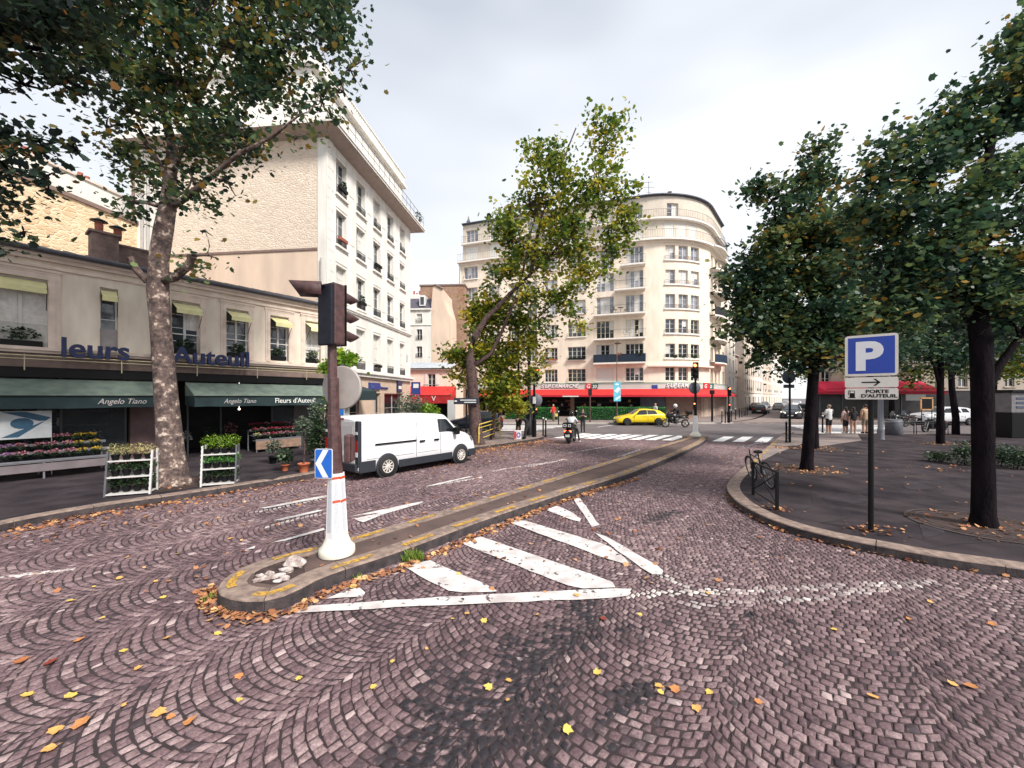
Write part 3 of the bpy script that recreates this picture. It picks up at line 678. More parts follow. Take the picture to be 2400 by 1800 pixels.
# ================= buildings
M_cream = mat('cream_render', (.82, .73, .61), .9, col2=(.60, .50, .41), scale=1.5, stretch=(1.4, 1.4, .35), bump=.15, bscale=60, detail=8)
M_trim = mat('stone_trim', (.68, .56, .48), .85, .12, 3)
M_trimdk = mat('fascia_brown', (.20, .14, .12), .7, .15, 4)
M_zinc = mat('zinc_roof', (.10, .105, .13), .5, col2=(.055, .055, .07), scale=2.5)
M_whitewall = mat('white_render', (.80, .78, .73), .85, col2=(.66, .63, .58), scale=1.6, stretch=(1.4, 1.4, .3), bump=.12, bscale=60, detail=8)
M_pinkwall = mat('party_plaster', (.72, .565, .44), .9, col2=(.58, .45, .36), scale=.9, stretch=(1.2, 1.2, .4), bump=.2, bscale=40, detail=8)
M_plantg = mat('window_plant_soil', (.05, .03, .02), .9, .3)
def stonemat(name, c1, c2, mortar, sx, bump=.9, big=1.0):
    m = bpy.data.materials.new(name); m.use_nodes = True; t = m.node_tree; bs = t.nodes['Principled BSDF']; bs.inputs['Roughness'].default_value = .95
    tc = t.nodes.new('ShaderNodeTexCoord'); mp = t.nodes.new('ShaderNodeMapping'); mp.inputs['Scale'].default_value = (sx, sx, sx*2.1)
    dn = t.nodes.new('ShaderNodeTexNoise'); dn.inputs['Scale'].default_value = 1.3; mixv = t.nodes.new('ShaderNodeMixRGB'); mixv.inputs[0].default_value = .12
    t.links.new(tc.outputs['Object'], mp.inputs[0]); t.links.new(mp.outputs[0], dn.inputs['Vector']); t.links.new(mp.outputs[0], mixv.inputs[1]); t.links.new(dn.outputs['Color'], mixv.inputs[2])
    v = t.nodes.new('ShaderNodeTexVoronoi'); v.feature = 'DISTANCE_TO_EDGE'; v.inputs['Scale'].default_value = 1; v2 = t.nodes.new('ShaderNodeTexVoronoi'); v2.inputs['Scale'].default_value = 1
    t.links.new(mixv.outputs[0], v.inputs['Vector']); t.links.new(mixv.outputs[0], v2.inputs['Vector'])
    r = t.nodes.new('ShaderNodeValToRGB'); r.color_ramp.elements[0].color = (*c1, 1); r.color_ramp.elements[1].color = (*c2, 1); sp = t.nodes.new('ShaderNodeSeparateXYZ'); t.links.new(v2.outputs['Color'], sp.inputs[0]); t.links.new(sp.outputs[0], r.inputs[0])
    mr = t.nodes.new('ShaderNodeMapRange'); mr.inputs[1].default_value = .02; mr.inputs[2].default_value = .14; t.links.new(v.outputs[0], mr.inputs[0])
    n3 = t.nodes.new('ShaderNodeTexNoise'); n3.inputs['Scale'].default_value = .8; t.links.new(tc.outputs['Object'], n3.inputs['Vector'])
    mu = t.nodes.new('ShaderNodeMath'); mu.operation = 'MULTIPLY'; mr3 = t.nodes.new('ShaderNodeMapRange'); mr3.inputs[1].default_value = .35; mr3.inputs[2].default_value = .62; t.links.new(n3.outputs[0], mr3.inputs[0]); mr3.inputs[3].default_value = .35
    t.links.new(mr.outputs[0], mu.inputs[0]); t.links.new(mr3.outputs[0], mu.inputs[1])
    mx = t.nodes.new('ShaderNodeMixRGB'); mx.inputs[1].default_value = (*mortar, 1); t.links.new(mu.outputs[0], mx.inputs[0]); t.links.new(r.outputs[0], mx.inputs[2]); t.links.new(mx.outputs[0], bs.inputs['Base Color'])
    bp = t.nodes.new('ShaderNodeBump'); bp.inputs['Strength'].default_value = bump; bp.inputs['Distance'].default_value = .03; t.links.new(mr.outputs[0], bp.inputs['Height']); t.links.new(bp.outputs[0], bs.inputs['Normal'])
    MATS[name] = m; return m
M_rubble = stonemat('rubble_stone', (.60, .49, .39), (.76, .65, .54), (.72, .61, .50), 5.0, .6)
M_rubble2 = stonemat('rubble_stone_warm', (.50, .32, .17), (.74, .56, .36), (.76, .60, .42), 3.0, .6)
M_brick2 = stonemat('rough_brick', (.20, .085, .055), (.36, .19, .12), (.42, .28, .2), 5.5)
def frame_at(p0, dirv):
    a = math.atan2(dirv[1], dirv[0]); return (p0[0], p0[1], 0), a
def s_line(p0, d, px):
    k = (px-1200)/FPX; return (k*p0[1]-p0[0])/(d[0]-k*d[1])
def unit(v): v = np.array(v, float); return v/np.linalg.norm(v)

PETS_ = [LM_box, leafmat('petal_dim_pink', [(0, (.25, .1, .12)), (1, (.5, .25, .28))], .2), leafmat('petal_dim_white', [(0, (.25, .24, .22)), (1, (.5, .48, .44))], .2)]
# ---------- florist building
FD = unit((.579, .815)); FE = np.array([-9.46, 20.0]); FL = 15.0; F0 = FE-FD*FL
loc, ang = frame_at(F0, FD)
fb = thing('florist_building', 'long low cream building with yellow window blinds above the green awnings of a flower shop', 'building', loc, ang)
fs = lambda px: s_line(F0, FD, px)
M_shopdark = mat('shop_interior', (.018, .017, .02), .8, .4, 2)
wins = [(fs(-20), fs(112), 4.02, 6.2, 'big'), (fs(234), fs(277), 4.1, 6.25, 'door'), (fs(402), fs(468), 4.15, 6.2, 'w'), (fs(530), fs(582), 4.15, 6.2, 'w'), (fs(633), fs(676), 4.15, 6.2, 'w'), (fs(715), fs(751), 4.15, 6.2, 'w')]
wins = [(-.2+fs(-40)-1.2+0, fs(-40)-.2, 4.1, 6.2, 'w')]+wins
mb = MB(); grid_wall(mb, 0, FL, 3.9, 7.0, [w[:4] for w in wins]); mb.quad((FL, 0, 0), (FL, 7, 0), (FL, 7, 7), (FL, 0, 7)); mb.quad((0, 0, 0), (0, 0, 7), (0, 7, 7), (0, 7, 0)); mb.quad((0, 7, 0), (0, 7, 7), (FL, 7, 7), (FL, 7, 0))
mb.build('wall', M_cream, fb)
# ground floor: piers, plinth, glazing lines, dark room behind
sA, sB, sC = fs(305), fs(372), fs(752)
for x0_, x1_ in ((sA, sB), (sC-.1, FL)): mb = MB(); mb.box(x0_, x1_, -.02, .3, 0, 3.3); mb.build('pier', mat('purplish_stone', (.14, .085, .085), .85, .2, 3, bump=.3), fb)
mb = MB(); mb.box(0, sA, 0, .25, .0, .45); mb.build('plinth', M_trimdk, fb)
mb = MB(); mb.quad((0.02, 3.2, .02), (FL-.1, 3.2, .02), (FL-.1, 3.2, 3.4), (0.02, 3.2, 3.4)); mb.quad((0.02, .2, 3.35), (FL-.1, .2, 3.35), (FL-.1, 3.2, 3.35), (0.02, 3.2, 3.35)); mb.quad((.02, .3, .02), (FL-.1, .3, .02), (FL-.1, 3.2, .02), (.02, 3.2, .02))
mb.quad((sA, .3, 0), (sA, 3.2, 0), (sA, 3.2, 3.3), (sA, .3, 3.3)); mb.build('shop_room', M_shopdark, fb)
f = MB()
for x in np.linspace(.1, sA-.1, 6): f.box(x-.03, x+.03, .1, .16, .45, 3.3)
f.box(.1, sA, .1, .16, 2.3, 2.36)
for x in (sB+.03, sB+.9, fs(520), fs(640)): f.box(x-.025, x+.025, .1, .16, 0, 3.3)
fo = f.build('shopfront_frame', mat('shop_frame', (.03, .035, .04), .4, .1), fb)
gl = bpy.data.materials.new('shop_glass'); gl.use_nodes = True; b_ = gl.node_tree.nodes['Principled BSDF']; b_.inputs['Base Color'].default_value = (.5, .55, .6, 1); b_.inputs['Roughness'].default_value = .03; b_.inputs['Transmission Weight'].default_value = .9; b_.inputs['IOR'].default_value = 1.12
for x0_, x1_, z_ in ((.1, sA-.1, .45), (fs(640), sC-.1, .1)): mb = MB(); mb.quad((x0_, .13, z_), (x1_, .13, z_), (x1_, .13, 3.3), (x0_, .13, 3.3)); mb.build('shop_window', gl, fb)
# shelves with vases seen dimly inside
mb = MB(); random.seed(4)
for z in (1.0, 1.5, 2.0):
    mb.box(.4, sA-.3, 1.6, 1.95, z-.03, z)
mb.build('shelf', mat('shelf_grey', (.08, .08, .09), .6, .1), fb)
for i in range(14):
    x = .6+i*(sA-1.2)/14+rnd(-.1, .1); z = random.choice((1.0, 1.5, 2.0)); m_ = MB(); r = rnd(.05, .09); m_.lathe([(r*.6, 0), (r, .1), (r*.5, .22), (r*.8, .27)], (0, 0, 0), 10)
    o = m_.build('vase', random.choice([mat('vase_pale', (.5, .48, .46), .3, .1), mat('vase_teal', (.08, .2, .22), .3, .1), mat('vase_pink', (.45, .25, .27), .4, .1)]), fb); o.location = (x, 1.75, z)
M_dimlamp = mat('dim_lamp', (1, .9, .75), .5, 0, emit=((1, .88, .7), 2.5))
for i in range(16):
    x = .5+i*(FL-1.6)/16+rnd(-.2, .2); yy = rnd(.5, 1.3); b_ = bushmesh('display_plants', rnd(.18, .35), .2, rnd(.2, .4), 90, .09, PETS_[i % 3] if i % 3 else LM_box, i, fb, loc=(x, yy, rnd(.5, 1.1)), cz=0)
for x, yy, z in ((1.8, 1.2, 2.0), (4.6, 1.0, 2.05), (9.1, 1.2, 2.0), (11.6, 1.0, 1.95)): m_ = MB(); m_.ball((x, yy, z), .05, 8); m_.tube([(x, yy, z+.04), (x, yy, 3.3)], .008, 4); m_.build('pendant_lamp', M_dimlamp, fb)
# ledge, fascia, awning box
mb = MB(); mb.box(-.1, FL+.05, -.42, .0, 3.93, 4.03); mb.box(-.1, FL+.05, -.34, -.01, 3.85, 3.93); mb.build('ledge', M_trim, fb)
mb = MB(); mb.box(-.1, FL, -.2, -.015, 3.42, 3.85); mb.build('fascia', M_trimdk, fb)
mb = MB(); mb.box(-.1, FL, -.36, -.21, 3.1, 3.36); mb.box(-.1, FL, -.2, 0.2, 3.3, 3.42); mb.build('awning_box', M_black, fb)
# roof, cornice and gutter
mb = MB(); mb.box(-.1, FL+.0, -.12, 0, 6.78, 6.9); mb.box(-.1, FL, -.2, 0, 6.9, 7.0)
mb.box(-.1, FL, -.06, 0, 6.55, 6.62); mb.build('cornice', M_trim, fb)
mb = MB(); mb.tube([(-.2, -.27, 7.06), (FL, -.27, 7.06)], .085, 10); mb.build('gutter', mat('gutter_grey', (.06, .06, .075), .4, .2), fb)
mb = MB(); mb.quad((-.1, -.3, 7.1), (FL-.01, -.3, 7.1), (FL-.01, 3.2, 8.0), (-.1, 3.2, 8.0)); mb.quad((-.1, 3.2, 8.0), (FL-.01, 3.2, 8.0), (FL-.01, 7, 7.0), (-.1, 7, 7.0)); mb.poly([(FL-.01, -.3, 7.0), (FL-.01, 7, 7.0), (FL-.01, 3.2, 8.0)])
for i in range(26):
    x = .2+i*.58; mb.box(x-.012, x+.012, -.29, -.28, 7.1, 7.11)
    mb.add([(x-.012, -.29, 7.103), (x+.012, -.29, 7.103), (x+.012, -.29, 7.14), (x-.012, -.29, 7.14), (x-.012, 3.2, 8.0), (x+.012, 3.2, 8.0), (x+.012, 3.2, 8.04), (x-.012, 3.2, 8.04)], [(3, 2, 6, 7), (0, 4, 7, 3), (1, 5, 6, 2), (0, 1, 2, 3)])
mb.build('roof', M_zinc, fb)
for (x0, x1, z0, z1, k) in wins:
    big = k == 'big'; dr = k == 'door'
    w = window(fb, None, x0, x1, z0+(0 if dr else .0), z1, .2, 1 if dr else 2, 1 if dr else 3, curtain=.5 if not dr else 0)
    if dr:
        mb = MB(); mb.box(x0+.02, x1-.02, .12, .15, z0, z0+.75); mb.build('door_panel', mat('grey_door', (.3, .27, .27), .6, .1), w)
    if not dr:
        t_ = .2 if not big else .26; mb = MB()
        mb.box(x0-t_, x0, -.035, 0, z0-.05, z1+.18); mb.box(x1, x1+t_, -.035, 0, z0-.05, z1+.18); mb.box(x0, x1, -.035, 0, z1, z1+.18)
        mb.box(x0-t_*.6, x0-.02, -.05, -.035, z0-.05, z1+.12); mb.box(x1+.02, x1+t_*.6, -.05, -.035, z0-.05, z1+.12)
        mb.box(x0-t_-.05, x1+t_+.05, -.075, 0, z1+.24, z1+.31); mb.box(x0-t_-.02, x1+t_+.02, -.05, 0, z1+.18, z1+.24)
        mb.build('window_surround', M_trim, fb)
        # window box with plants
        mb = MB(); mb.box(x0+.1, x1-.1, -.02, .14, z0+.03, z0+.22); b_ = mb.build('flower_box', M_black, fb)
        bushmesh('plants', (x1-x0)*.38, .12, .22, 170, .09, LM_box, int(x0*7), b_, loc=((x0+x1)/2, .04, z0+.2))
        mb = MB(); mb.box(x0, x1, .02, .04, z0+.75, z0+.79); mb.build('window_bar', M_frame, fb)
    # little yellow blind on arms
    proj = .16 if (big or dr) else .5; drop = .22 if (big or dr) else .3
    M_blind = mat('yellow_blind', (.72, .67, .36), .8, .08, 5)
    mb = MB(); a, b = x0+.03, x1-.03; zt = z1-.08
    mb.add([(a, .08, zt), (b, .08, zt), (b, -proj, zt-drop), (a, -proj, zt-drop), (a, -proj, zt-drop-.17), (b, -proj, zt-drop-.17)], [(0, 1, 2, 3), (3, 2, 5, 4)])
    bl = mb.build('window_blind', M_blind, fb)
    for q_ in (a, b): mb = MB(); mb.tube([(q_, -.01, zt-.9), (q_, -proj, zt-drop)], .012, 5); mb.build('blind_arm', M_iron, bl)
# awnings
M_gtop = mat('awning_green_faded', (.165, .205, .165), .85, col2=(.09, .125, .11), scale=3)
M_gval = mat('awning_green', (.014, .034, .038), .8, col2=(.009, .023, .028), scale=4)
def awning(par, x0, x1, y0, y1, z0, z1, zv, mt, mv, name='awning', closed=True):
    mb = MB(); n = 10
    for i in range(n):
        a, b = x0+(x1-x0)*i/n, x0+(x1-x0)*(i+1)/n
        sa, sb_ = .02*math.sin(i*2.1), .02*math.sin((i+1)*2.1)
        ym, zm = (y0+y1)/2, (z0+z1)/2-.03
        mb.quad((a, y1, z1), (b, y1, z1), (b, ym, zm+sb_), (a, ym, zm+sa)); mb.quad((a, ym, zm+sa), (b, ym, zm+sb_), (b, y0, z0), (a, y0, z0))
    if closed:
        mb.poly([(x0, y0, z0), (x0, y1, z0), (x0, y1, z1)]); mb.poly([(x1, y0, z0), (x1, y1, z1), (x1, y1, z0)])
    o = mb.build(name, mt, par)
    mb = MB(); n = 14
    mb.box(x0, x1, y1-.03, y1+.01, z1-.05, z1+.0) if False else None
    for i in range(n):
        a, b = x0+(x1-x0)*i/n, x0+(x1-x0)*(i+1)/n; f1, f2 = .025*math.sin(i*1.7), .025*math.sin((i+1)*1.7)
        mb.quad((a, y0-.004, z0), (b, y0-.004, z0), (b, y0-.004+f2, zv+f2*.4), (a, y0-.004+f1, zv+f1*.4))
    mb.quad((x0, y0, z0), (x0, y1, z0), (x0, y1, zv+.04), (x0, y0, zv)); mb.quad((x1, y0, z0), (x1, y1, z0), (x1, y1, zv+.04), (x1, y0, zv))
    mb.build('valance', mv, o)
    mb = MB(); mb.box(x0, x1, y0-.03, y0+.03, z0-.03, z0+.012)
    for x in (x0+.2, x1-.2): mb.tube([(x, y1, z0-.05), ((x+x0+x1)/3 if False else x, y0, z0-.03)], .02, 6)
    mb.build('awning_bar', M_black, o)
    return o
YA = -1.35
def s_off(px, y):      # abscissa on the facade line of a point y in front of the wall, seen at px
    nrm = np.array([-FD[1], FD[0]]); return s_line(F0+nrm*y, FD, px)
aw1 = awning(fb, .0, s_off(398, YA), YA, -.3, 2.53, 3.05, 2.15, M_gtop, M_gval)
aw2 = awning(fb, s_off(456, YA), FL-.15, YA, -.3, 2.53, 3.05, 2.13, M_gtop, M_gval)
M_txtw = mat('lettering_white', (.75, .75, .72), .6, 0)
text('lettering', "Fleurs d'Auteuil", .3, M_txtw, aw2, .004, (s_off(643, YA), YA-.04, 2.24), sx=.92, bold=.001)
text('lettering', "Angelo Tiano", .25, mat('lettering_dim', (.45, .42, .42), .6, 0), aw2, .004, (s_off(524, YA), YA-.04, 2.25), sx=.82, shear=.35)
text('lettering', "Angelo Tiano", .25, MATS['lettering_dim'], aw1, .004, (s_off(228, YA), YA-.04, 2.27), sx=.85, shear=.35)
# sign tube frame and blue letters
M_blueL = mat('letter_blue', (.006, .014, .08), .45, .15, 5)
YL = -.62
mb = MB(); mb.tube([(.0, YL+.02, 3.74), (FL-.2, YL+.02, 3.74)], .025, 8); mb.tube([(.0, YL+.02, 3.64), (FL-.2, YL+.02, 3.64)], .018, 8)
for x in np.linspace(1.2, FL-1.2, 7): mb.tube([(x, YL+.02, 3.3), (x, YL+.02, 3.78)], .018, 6); mb.tube([(x, YL+.02, 3.64), (x, -.3, 3.64)], .018, 6)
mb.build('sign_frame', mat('sign_tube', (.5, .42, .28), .4, .1, metal=.5), fb)
a, b = s_off(140, YL), s_off(300, YL); text('sign_letters', "leurs", .86, M_blueL, fb, .05, (a, YL, 3.77), fit=b-a, bold=.018)
a, b = s_off(352, YL), s_off(392, YL); text('sign_letters', "d'", .86, M_blueL, fb, .05, (a, YL, 3.77), sx=.8, bold=.018)
a, b = s_off(404, YL), s_off(585, YL); text('sign_letters', "Auteuil", .86, M_blueL, fb, .05, (a, YL, 3.77), fit=b-a, bold=.018)
# chimney with two capped pots on the roof
ch = MB(); xx = s_line(F0+np.array([-FD[1], FD[0]])*1.2, FD, 243)
M_chim = mat('chimney_render', (.22, .15, .13), .9, .3, 4, bump=.4)
ch.box(xx-.35, xx+.35, .9, 1.5, 7.3, 8.35); ch.box(xx-.42, xx+.42, .83, 1.57, 8.35, 8.43); ch.box(xx+.38, xx+1.25, 1.3, 1.9, 7.3, 8.15); ch.box(xx+.35, xx+1.35, 1.25, 1.97, 8.15, 8.22)
co_ = ch.build('chimney', M_chim, fb)
M_pot = mat('clay_pot', (.30, .09, .06), .85, .25, 8)
for dx, dy in ((-.12, 1.2), (.42, 1.5)):
    mb = MB(); mb.lathe([(.11, 8.4), (.12, 8.75), (.1, 8.8)], (xx+dx, dy, 0), 12); pt_ = mb.build('chimney_pot', M_pot, co_)
    mb = MB(); mb.lathe([(.0, 8.98), (.24, 8.86), (.25, 8.84), (.0, 8.86)], (xx+dx, dy, 0), 12); mb.tube([(xx+dx-.1, dy, 8.78), (xx+dx-.1, dy, 8.88)], .012, 4); mb.tube([(xx+dx+.1, dy, 8.78), (xx+dx+.1, dy, 8.88)], .012, 4); mb.build('chimney_cap', M_iron, pt_)
# dim person-like clutter avoided; poster panel in the left window
po = thing('poster', 'white poster with blue shapes leaning in the flower shop window', 'poster', (F0[0]+FD[0]*s_off(58, -.9)-FD[1]*-.9, F0[1]+FD[1]*s_off(58, -.9)+FD[0]*-.9, 0), ang)
x0, x1 = -.52, .52; z0, z1 = 1.27, 2.08
mb = MB(); mb.box(x0, x1, 0, .03, z0, z1); mb.build('board', mat('poster_white', (.55, .57, .58), .6, .05), po)
M_pb = mat('poster_blue', (.03, .10, .17), .6, .1)
mb = MB(); mb.poly([(x0+.08, -.004, z0+.05), (x0+.4, -.004, z0+.05), (x1-.02, -.004, z0+.6), (x1-.02, -.004, z1-.2), (x1-.5, -.004, z1-.02), (x0+.1, -.004, z1-.02), (x1-.25, -.004, z1-.3), (x1-.12, -.004, z0+.52)])
mb.add([(-.05+.22*math.cos(t), -.006, 1.72+.16*math.sin(t)) for t in np.linspace(0, 6.28, 15)[:-1]], [tuple(range(14))]); mb.build('blue_shapes', M_pb, po)
mb = MB(); mb.tube([(x0, 0, 0.1), (x0, .05, z0)], .015, 6); mb.tube([(x1, 0, 0.1), (x1, .05, z0)], .015, 6); mb.build('leg', M_steel, po)

# ---------- white apartment building
WD = unit((math.sin(R(6.8)), math.cos(R(6.8)))); W0 = np.array([-.467*21.5, 21.5]); WL = 12.15
loc, ang = frame_at(W0, WD)
wb = thing('apartment_building', 'tall white five storey apartment building with a rubble stone party wall, left of the street', 'building', loc, ang)
ws = lambda px: s_line(W0, WD, px)
cols = [(788, 812), (835.4, 856), (875, 892), (907.5, 922), (937, 949)]
rows = [(14.07, 16.02), (11.17, 13.1), (8.05, 9.98), (4.25, 6.75)]
ops = [(ws(a), ws(b), c, d) for a, b in cols for c, d in rows]
shop_ops = [(ws(905)-.3, ws(944), .6, 2.75), (ws(877), ws(892), 0, 2.75), (ws(790), ws(842), .3, 2.75)]
mb = MB(); grid_wall(mb, .0, WL, 0, 17.1, ops, rev=.3); grid_wall(MB(), 0, 1, 0, 1, [])
wall = mb
wall.quad((WL, 0, 0), (WL, 12, 0), (WL, 12, 17.1), (WL, 0, 17.1)); wall.quad((0, 11.5, 0), (0, 11.5, 17.1), (WL, 11.5, 17.1), (WL, 11.5, 0)); wall.quad((0, 0, 17.1), (WL, 0, 17.1), (WL, 12, 17.1), (0, 12, 17.1))
# cut the shop out: build facade below 4 separately
wall = MB(); grid_wall(wall, 0, WL, 4.1, 17.1, ops, rev=.3); wall.quad((WL, 0, 0), (WL, 12, 0), (WL, 12, 17.1), (WL, 0, 17.1)); wall.quad((0, 12, 0), (0, 12, 17.1), (WL, 12, 17.1), (WL, 12, 0))
wall.box(-.02, 0, -.0, .52, 4.1, 17.1)
wall.build('wall', M_whitewall, wb)
mb = MB(); grid_wall(mb, 0, WL, 0, 4.0, shop_ops, rev=.25); mb.build('ground_floor_wall', mat('peach_render', (.56, .42, .32), .9, .08, 2), wb)
for (a, b, c, d) in shop_ops: window(wb, None, a, b, c, d, .22, 2, 1, fm=mat('shop_frame_pale', (.55, .5, .46), .5, .05), pm=M_dark)
# party wall: rubble above, plaster below
side_ops = [(9.55, 10.15, 12.3, 13.1), (8.0, 8.35, 9.0, 9.9)]
def side_quads(mb, z0, z1, ops_):       # along local +y at x=0
    ys = sorted({.5, 12} | {o[0] for o in ops_} | {o[1] for o in ops_}); zs = sorted({z0, z1} | {o[2] for o in ops_} | {o[3] for o in ops_})
    for a, b in zip(ys, ys[1:]):
        for c, d in zip(zs, zs[1:]):
            if any(o[0] < (a+b)/2 < o[1] and o[2] < (c+d)/2 < o[3] for o in ops_): continue
            mb.quad((0, a, c), (0, a, d), (0, b, d), (0, b, c))
    for a, b, c, d in ops_:
        mb.quad((.25, a, c), (.25, a, d), (.25, b, d), (.25, b, c)); mb.quad((0, a, c), (.25, a, c), (.25, b, c), (0, b, c)); mb.quad((0, a, d), (0, b, d), (.25, b, d), (.25, a, d)); mb.quad((0, a, c), (0, a, d), (.25, a, d), (.25, a, c)); mb.quad((0, b, c), (.25, b, c), (.25, b, d), (0, b, d))
kk = -1*(325-1200)/FPX
mb = MB(); side_quads(mb, 10.55, 16.75, [side_ops[0]]); mb.build('party_wall', M_rubble, wb)
mb = MB(); side_quads(mb, 0, 10.5, [side_ops[1]]); mb.build('lower_party_wall', M_pinkwall, wb)
mb = MB(); mb.box(-.05, 0, .5, 12, 10.48, 10.6); mb.build('drip_course', M_trimdk, wb)
mb = MB(); mb.box(.15, .2, 9.55, 10.15, 12.3, 13.1); w = mb.build('window', M_frame, wb); mb = MB(); mb.box(.13, .15, 9.62, 9.83, 12.36, 13.04); mb.box(.13, .15, 9.87, 10.08, 12.36, 13.04); mb.build('pane', M_glass2, w)
# corner pilaster with quoins
mb = MB(); mb.box(-.035, .5, -.035, .5, 4.1, 17.05)
for i in range(22): z = 4.4+i*.56; mb.box(-.045, .58 if i % 2 else .42, -.045, -.03, z, z+.5)
mb.build('corner_pilaster', M_whitewall, wb)
# string courses, panels between windows
mb = MB(); mb.box(-.06, WL+.12, -.16, 0, 7.68, 7.8); mb.box(-.03, WL+.06, -.1, 0, 7.58, 7.68)
mb.box(-.1, WL+.25, -.32, .0, 3.98, 4.12); mb.box(-.05, WL+.15, -.2, .0, 3.78, 3.98); mb.build('string_course', M_whitewall, wb)
for a, b, c, d in ops: mb = MB(); mb.box(a-.12, b+.12, -.13, 0, c-.16, c-.04); mb.build('window_sill', M_whitewall, wb); mb = MB(); mb.box(a-.07, b+.07, -.03, 0, d+.16, d+.2); mb.build('lintel_moulding', M_whitewall, wb)
for i in range(4):
    xm = (ws(cols[i][1])+ws(cols[i+1][0]))/2
    for c, d in rows[:3]: mb = MB(); mb.box(xm-.28, xm+.28, -.025, 0, c+.5, d-.1); mb.build('wall_panel', M_whitewall, wb)
random.seed(8)
for i, (a, b, c, d) in enumerate(ops):
    r = i % 4
    window(wb, None, a, b, c, d, .27, 2, 2, curtain=.45, shut=0, pm=M_glass2 if r != 3 else M_curt)
    guard(wb, None, a+.02, b-.02, c-.02, .5 if r < 3 else .55, -.02, style=2)
    if i in (0, 1, 6, 9, 11):
        m_ = MB(); m_.box(a+.1, b-.15, -.2, -.04, c+.28, c+.45); fbx = m_.build('flower_box', M_pot if i == 1 else M_black, wb)
        if i in (0, 6): bushmesh('plants', .3, .15, .3, 140, .11, LM_box, i, fbx, loc=((a+b)/2, -.1, c+.3))
# balcony cornice
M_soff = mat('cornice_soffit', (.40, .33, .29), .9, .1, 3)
mb = MB(); y0 = -.95
mb.add([(-1.0, y0, 16.95), (WL+.9, y0, 16.95), (WL+.9, 12, 16.95), (-1.0, 12, 16.95), (-1.0, y0, 16.72), (WL+.9, y0, 16.72), (WL+.9, 12, 16.72), (-1.0, 12, 16.72)], [(0, 1, 2, 3), (0, 4, 5, 1), (1, 5, 6, 2), (0, 3, 7, 4)])
mb.box(-1.06, WL+.96, y0-.06, y0, 16.85, 16.97); mb.build('balcony_slab', M_whitewall, wb)
mb = MB(); mb.quad((-1, y0, 16.715), (0, 0, 16.55), (WL, 0, 16.55), (WL+.9, y0, 16.715)); mb.quad((-1, y0, 16.715), (-1, 12, 16.715), (0, 12, 16.6), (0, 0, 16.55)); mb.quad((WL, 0, 16.55), (WL, 12, 16.55), (WL+.9, 12, 16.715), (WL+.9, y0, 16.715)); mb.build('cornice_soffit', M_soff, wb)
guard(wb, None, -.9, WL+.8, 16.97, .95, y0+.06, style=1, n=54, name='balcony_railing')
mb = MB()
for k in range(3): mb.box(-.9, -.88, y0+.06+.0, y0+2.3, 16.97+.3*k+.3, 16.99+.3*k+.3)
mb.build('balcony_railing', M_iron, wb)
# attic storey set back, with its own cornice and balustrade
at_ops = [(x, x+1.3, 17.3, 19.0) for x in (1.2, 3.6, 6.0, 8.4, 10.3)]
mb = MB(); grid_wall(mb, -.2, WL+.1, 16.95, 20.3, at_ops, y=.75, rev=.2); mb.quad((-.2, .75, 16.95), (-.2, .75, 20.3), (-.2, 12, 20.3), (-.2, 12, 16.95)); mb.quad((WL+.1, .75, 16.95), (WL+.1, 12, 16.95), (WL+.1, 12, 20.3), (WL+.1, .75, 20.3)); mb.build('attic_wall', M_whitewall, wb)
for a, b, c, d in at_ops: window(wb, None, a, b, c, d, .93, 2, 1, curtain=.3)
mb = MB(); mb.box(-.5, WL+.4, .45, 12, 20.3, 20.45); mb.box(-.4, WL+.3, .55, .75, 21.2, 21.3); mb.box(-.4, -.2, .55, 12, 21.2, 21.3)
for i in range(60): x = -.3+i*(WL+.5)/59; mb.box(x-.05, x+.05, .6, .7, 20.45, 21.2)
for i in range(50): y = .75+i*.225; mb.box(-.35, -.25, y-.05, y+.05, 20.45, 21.2)
mb.build('balustrade', M_whitewall, wb)
# plants at the far end of the balcony
o = bushmesh('balcony_plants', .45, .35, .6, 160, .12, LM_box, 3, wb, loc=(WL+.2, -.6, 17.0))
# shop awning (green), blue signs on the ground floor
mb = MB(); xa, xb = .1, ws(836); mb.add([(xa, -1.3, 2.85), (xb, -1.3, 2.85), (xb, 0, 3.25), (xa, 0, 3.25), (xa, -1.3, 2.3), (xb, -1.3, 2.3)], [(0, 1, 2, 3), (4, 5, 1, 0)]); mb.poly([(xb, -1.3, 2.3), (xb, 0, 2.3), (xb, 0, 3.25), (xb, -1.3, 2.85)]); mb.build('awning', M_gval, wb)
M_sblue = mat('sign_blue', (.02, .05, .22), .4, .08)
mb = MB(); xa, xb = ws(863), ws(888); mb.box(xa, xb, -.12, -.01, 3.0, 3.45); sg = mb.build('shop_sign', M_sblue, wb)
text('lettering', 'bnp', .3, mat('letter_greyblue', (.1, .15, .28), .5, 0), sg, .004, (xa+.15, -.13, 3.1))
text('shop_lettering', 'Assurances', .3, M_sblue, wb, .03, (xb+.05, -.06, 3.05), sx=.95)
mb = MB(); xa, xb = ws(929), ws(938.5); mb.box(xa, xb, -.14, -.01, 2.85, 3.75); o = mb.build('night_sign', mat('sign_navy', (.012, .03, .09), .4, .1), wb)
mb = MB(); mb.box(xa+.1, xb-.1, -.15, -.14, 3.1, 3.35); mb.build('sign_plate', M_white, o)
mb = MB(); mb.box(WL+.05, WL+.12, -.85, -.05, 2.15, 3.75); o = mb.build('blue_banner', M_sblue, wb)
mb = MB(); mb.box(WL+.03, WL+.05, -.7, -.25, 3.25, 3.6); mb.box(WL+.03, WL+.05, -.75, -.2, 2.55, 2.6); mb.box(WL+.03, WL+.05, -.75, -.3, 2.2, 2.36); mb.build('banner_marks', M_white, o)
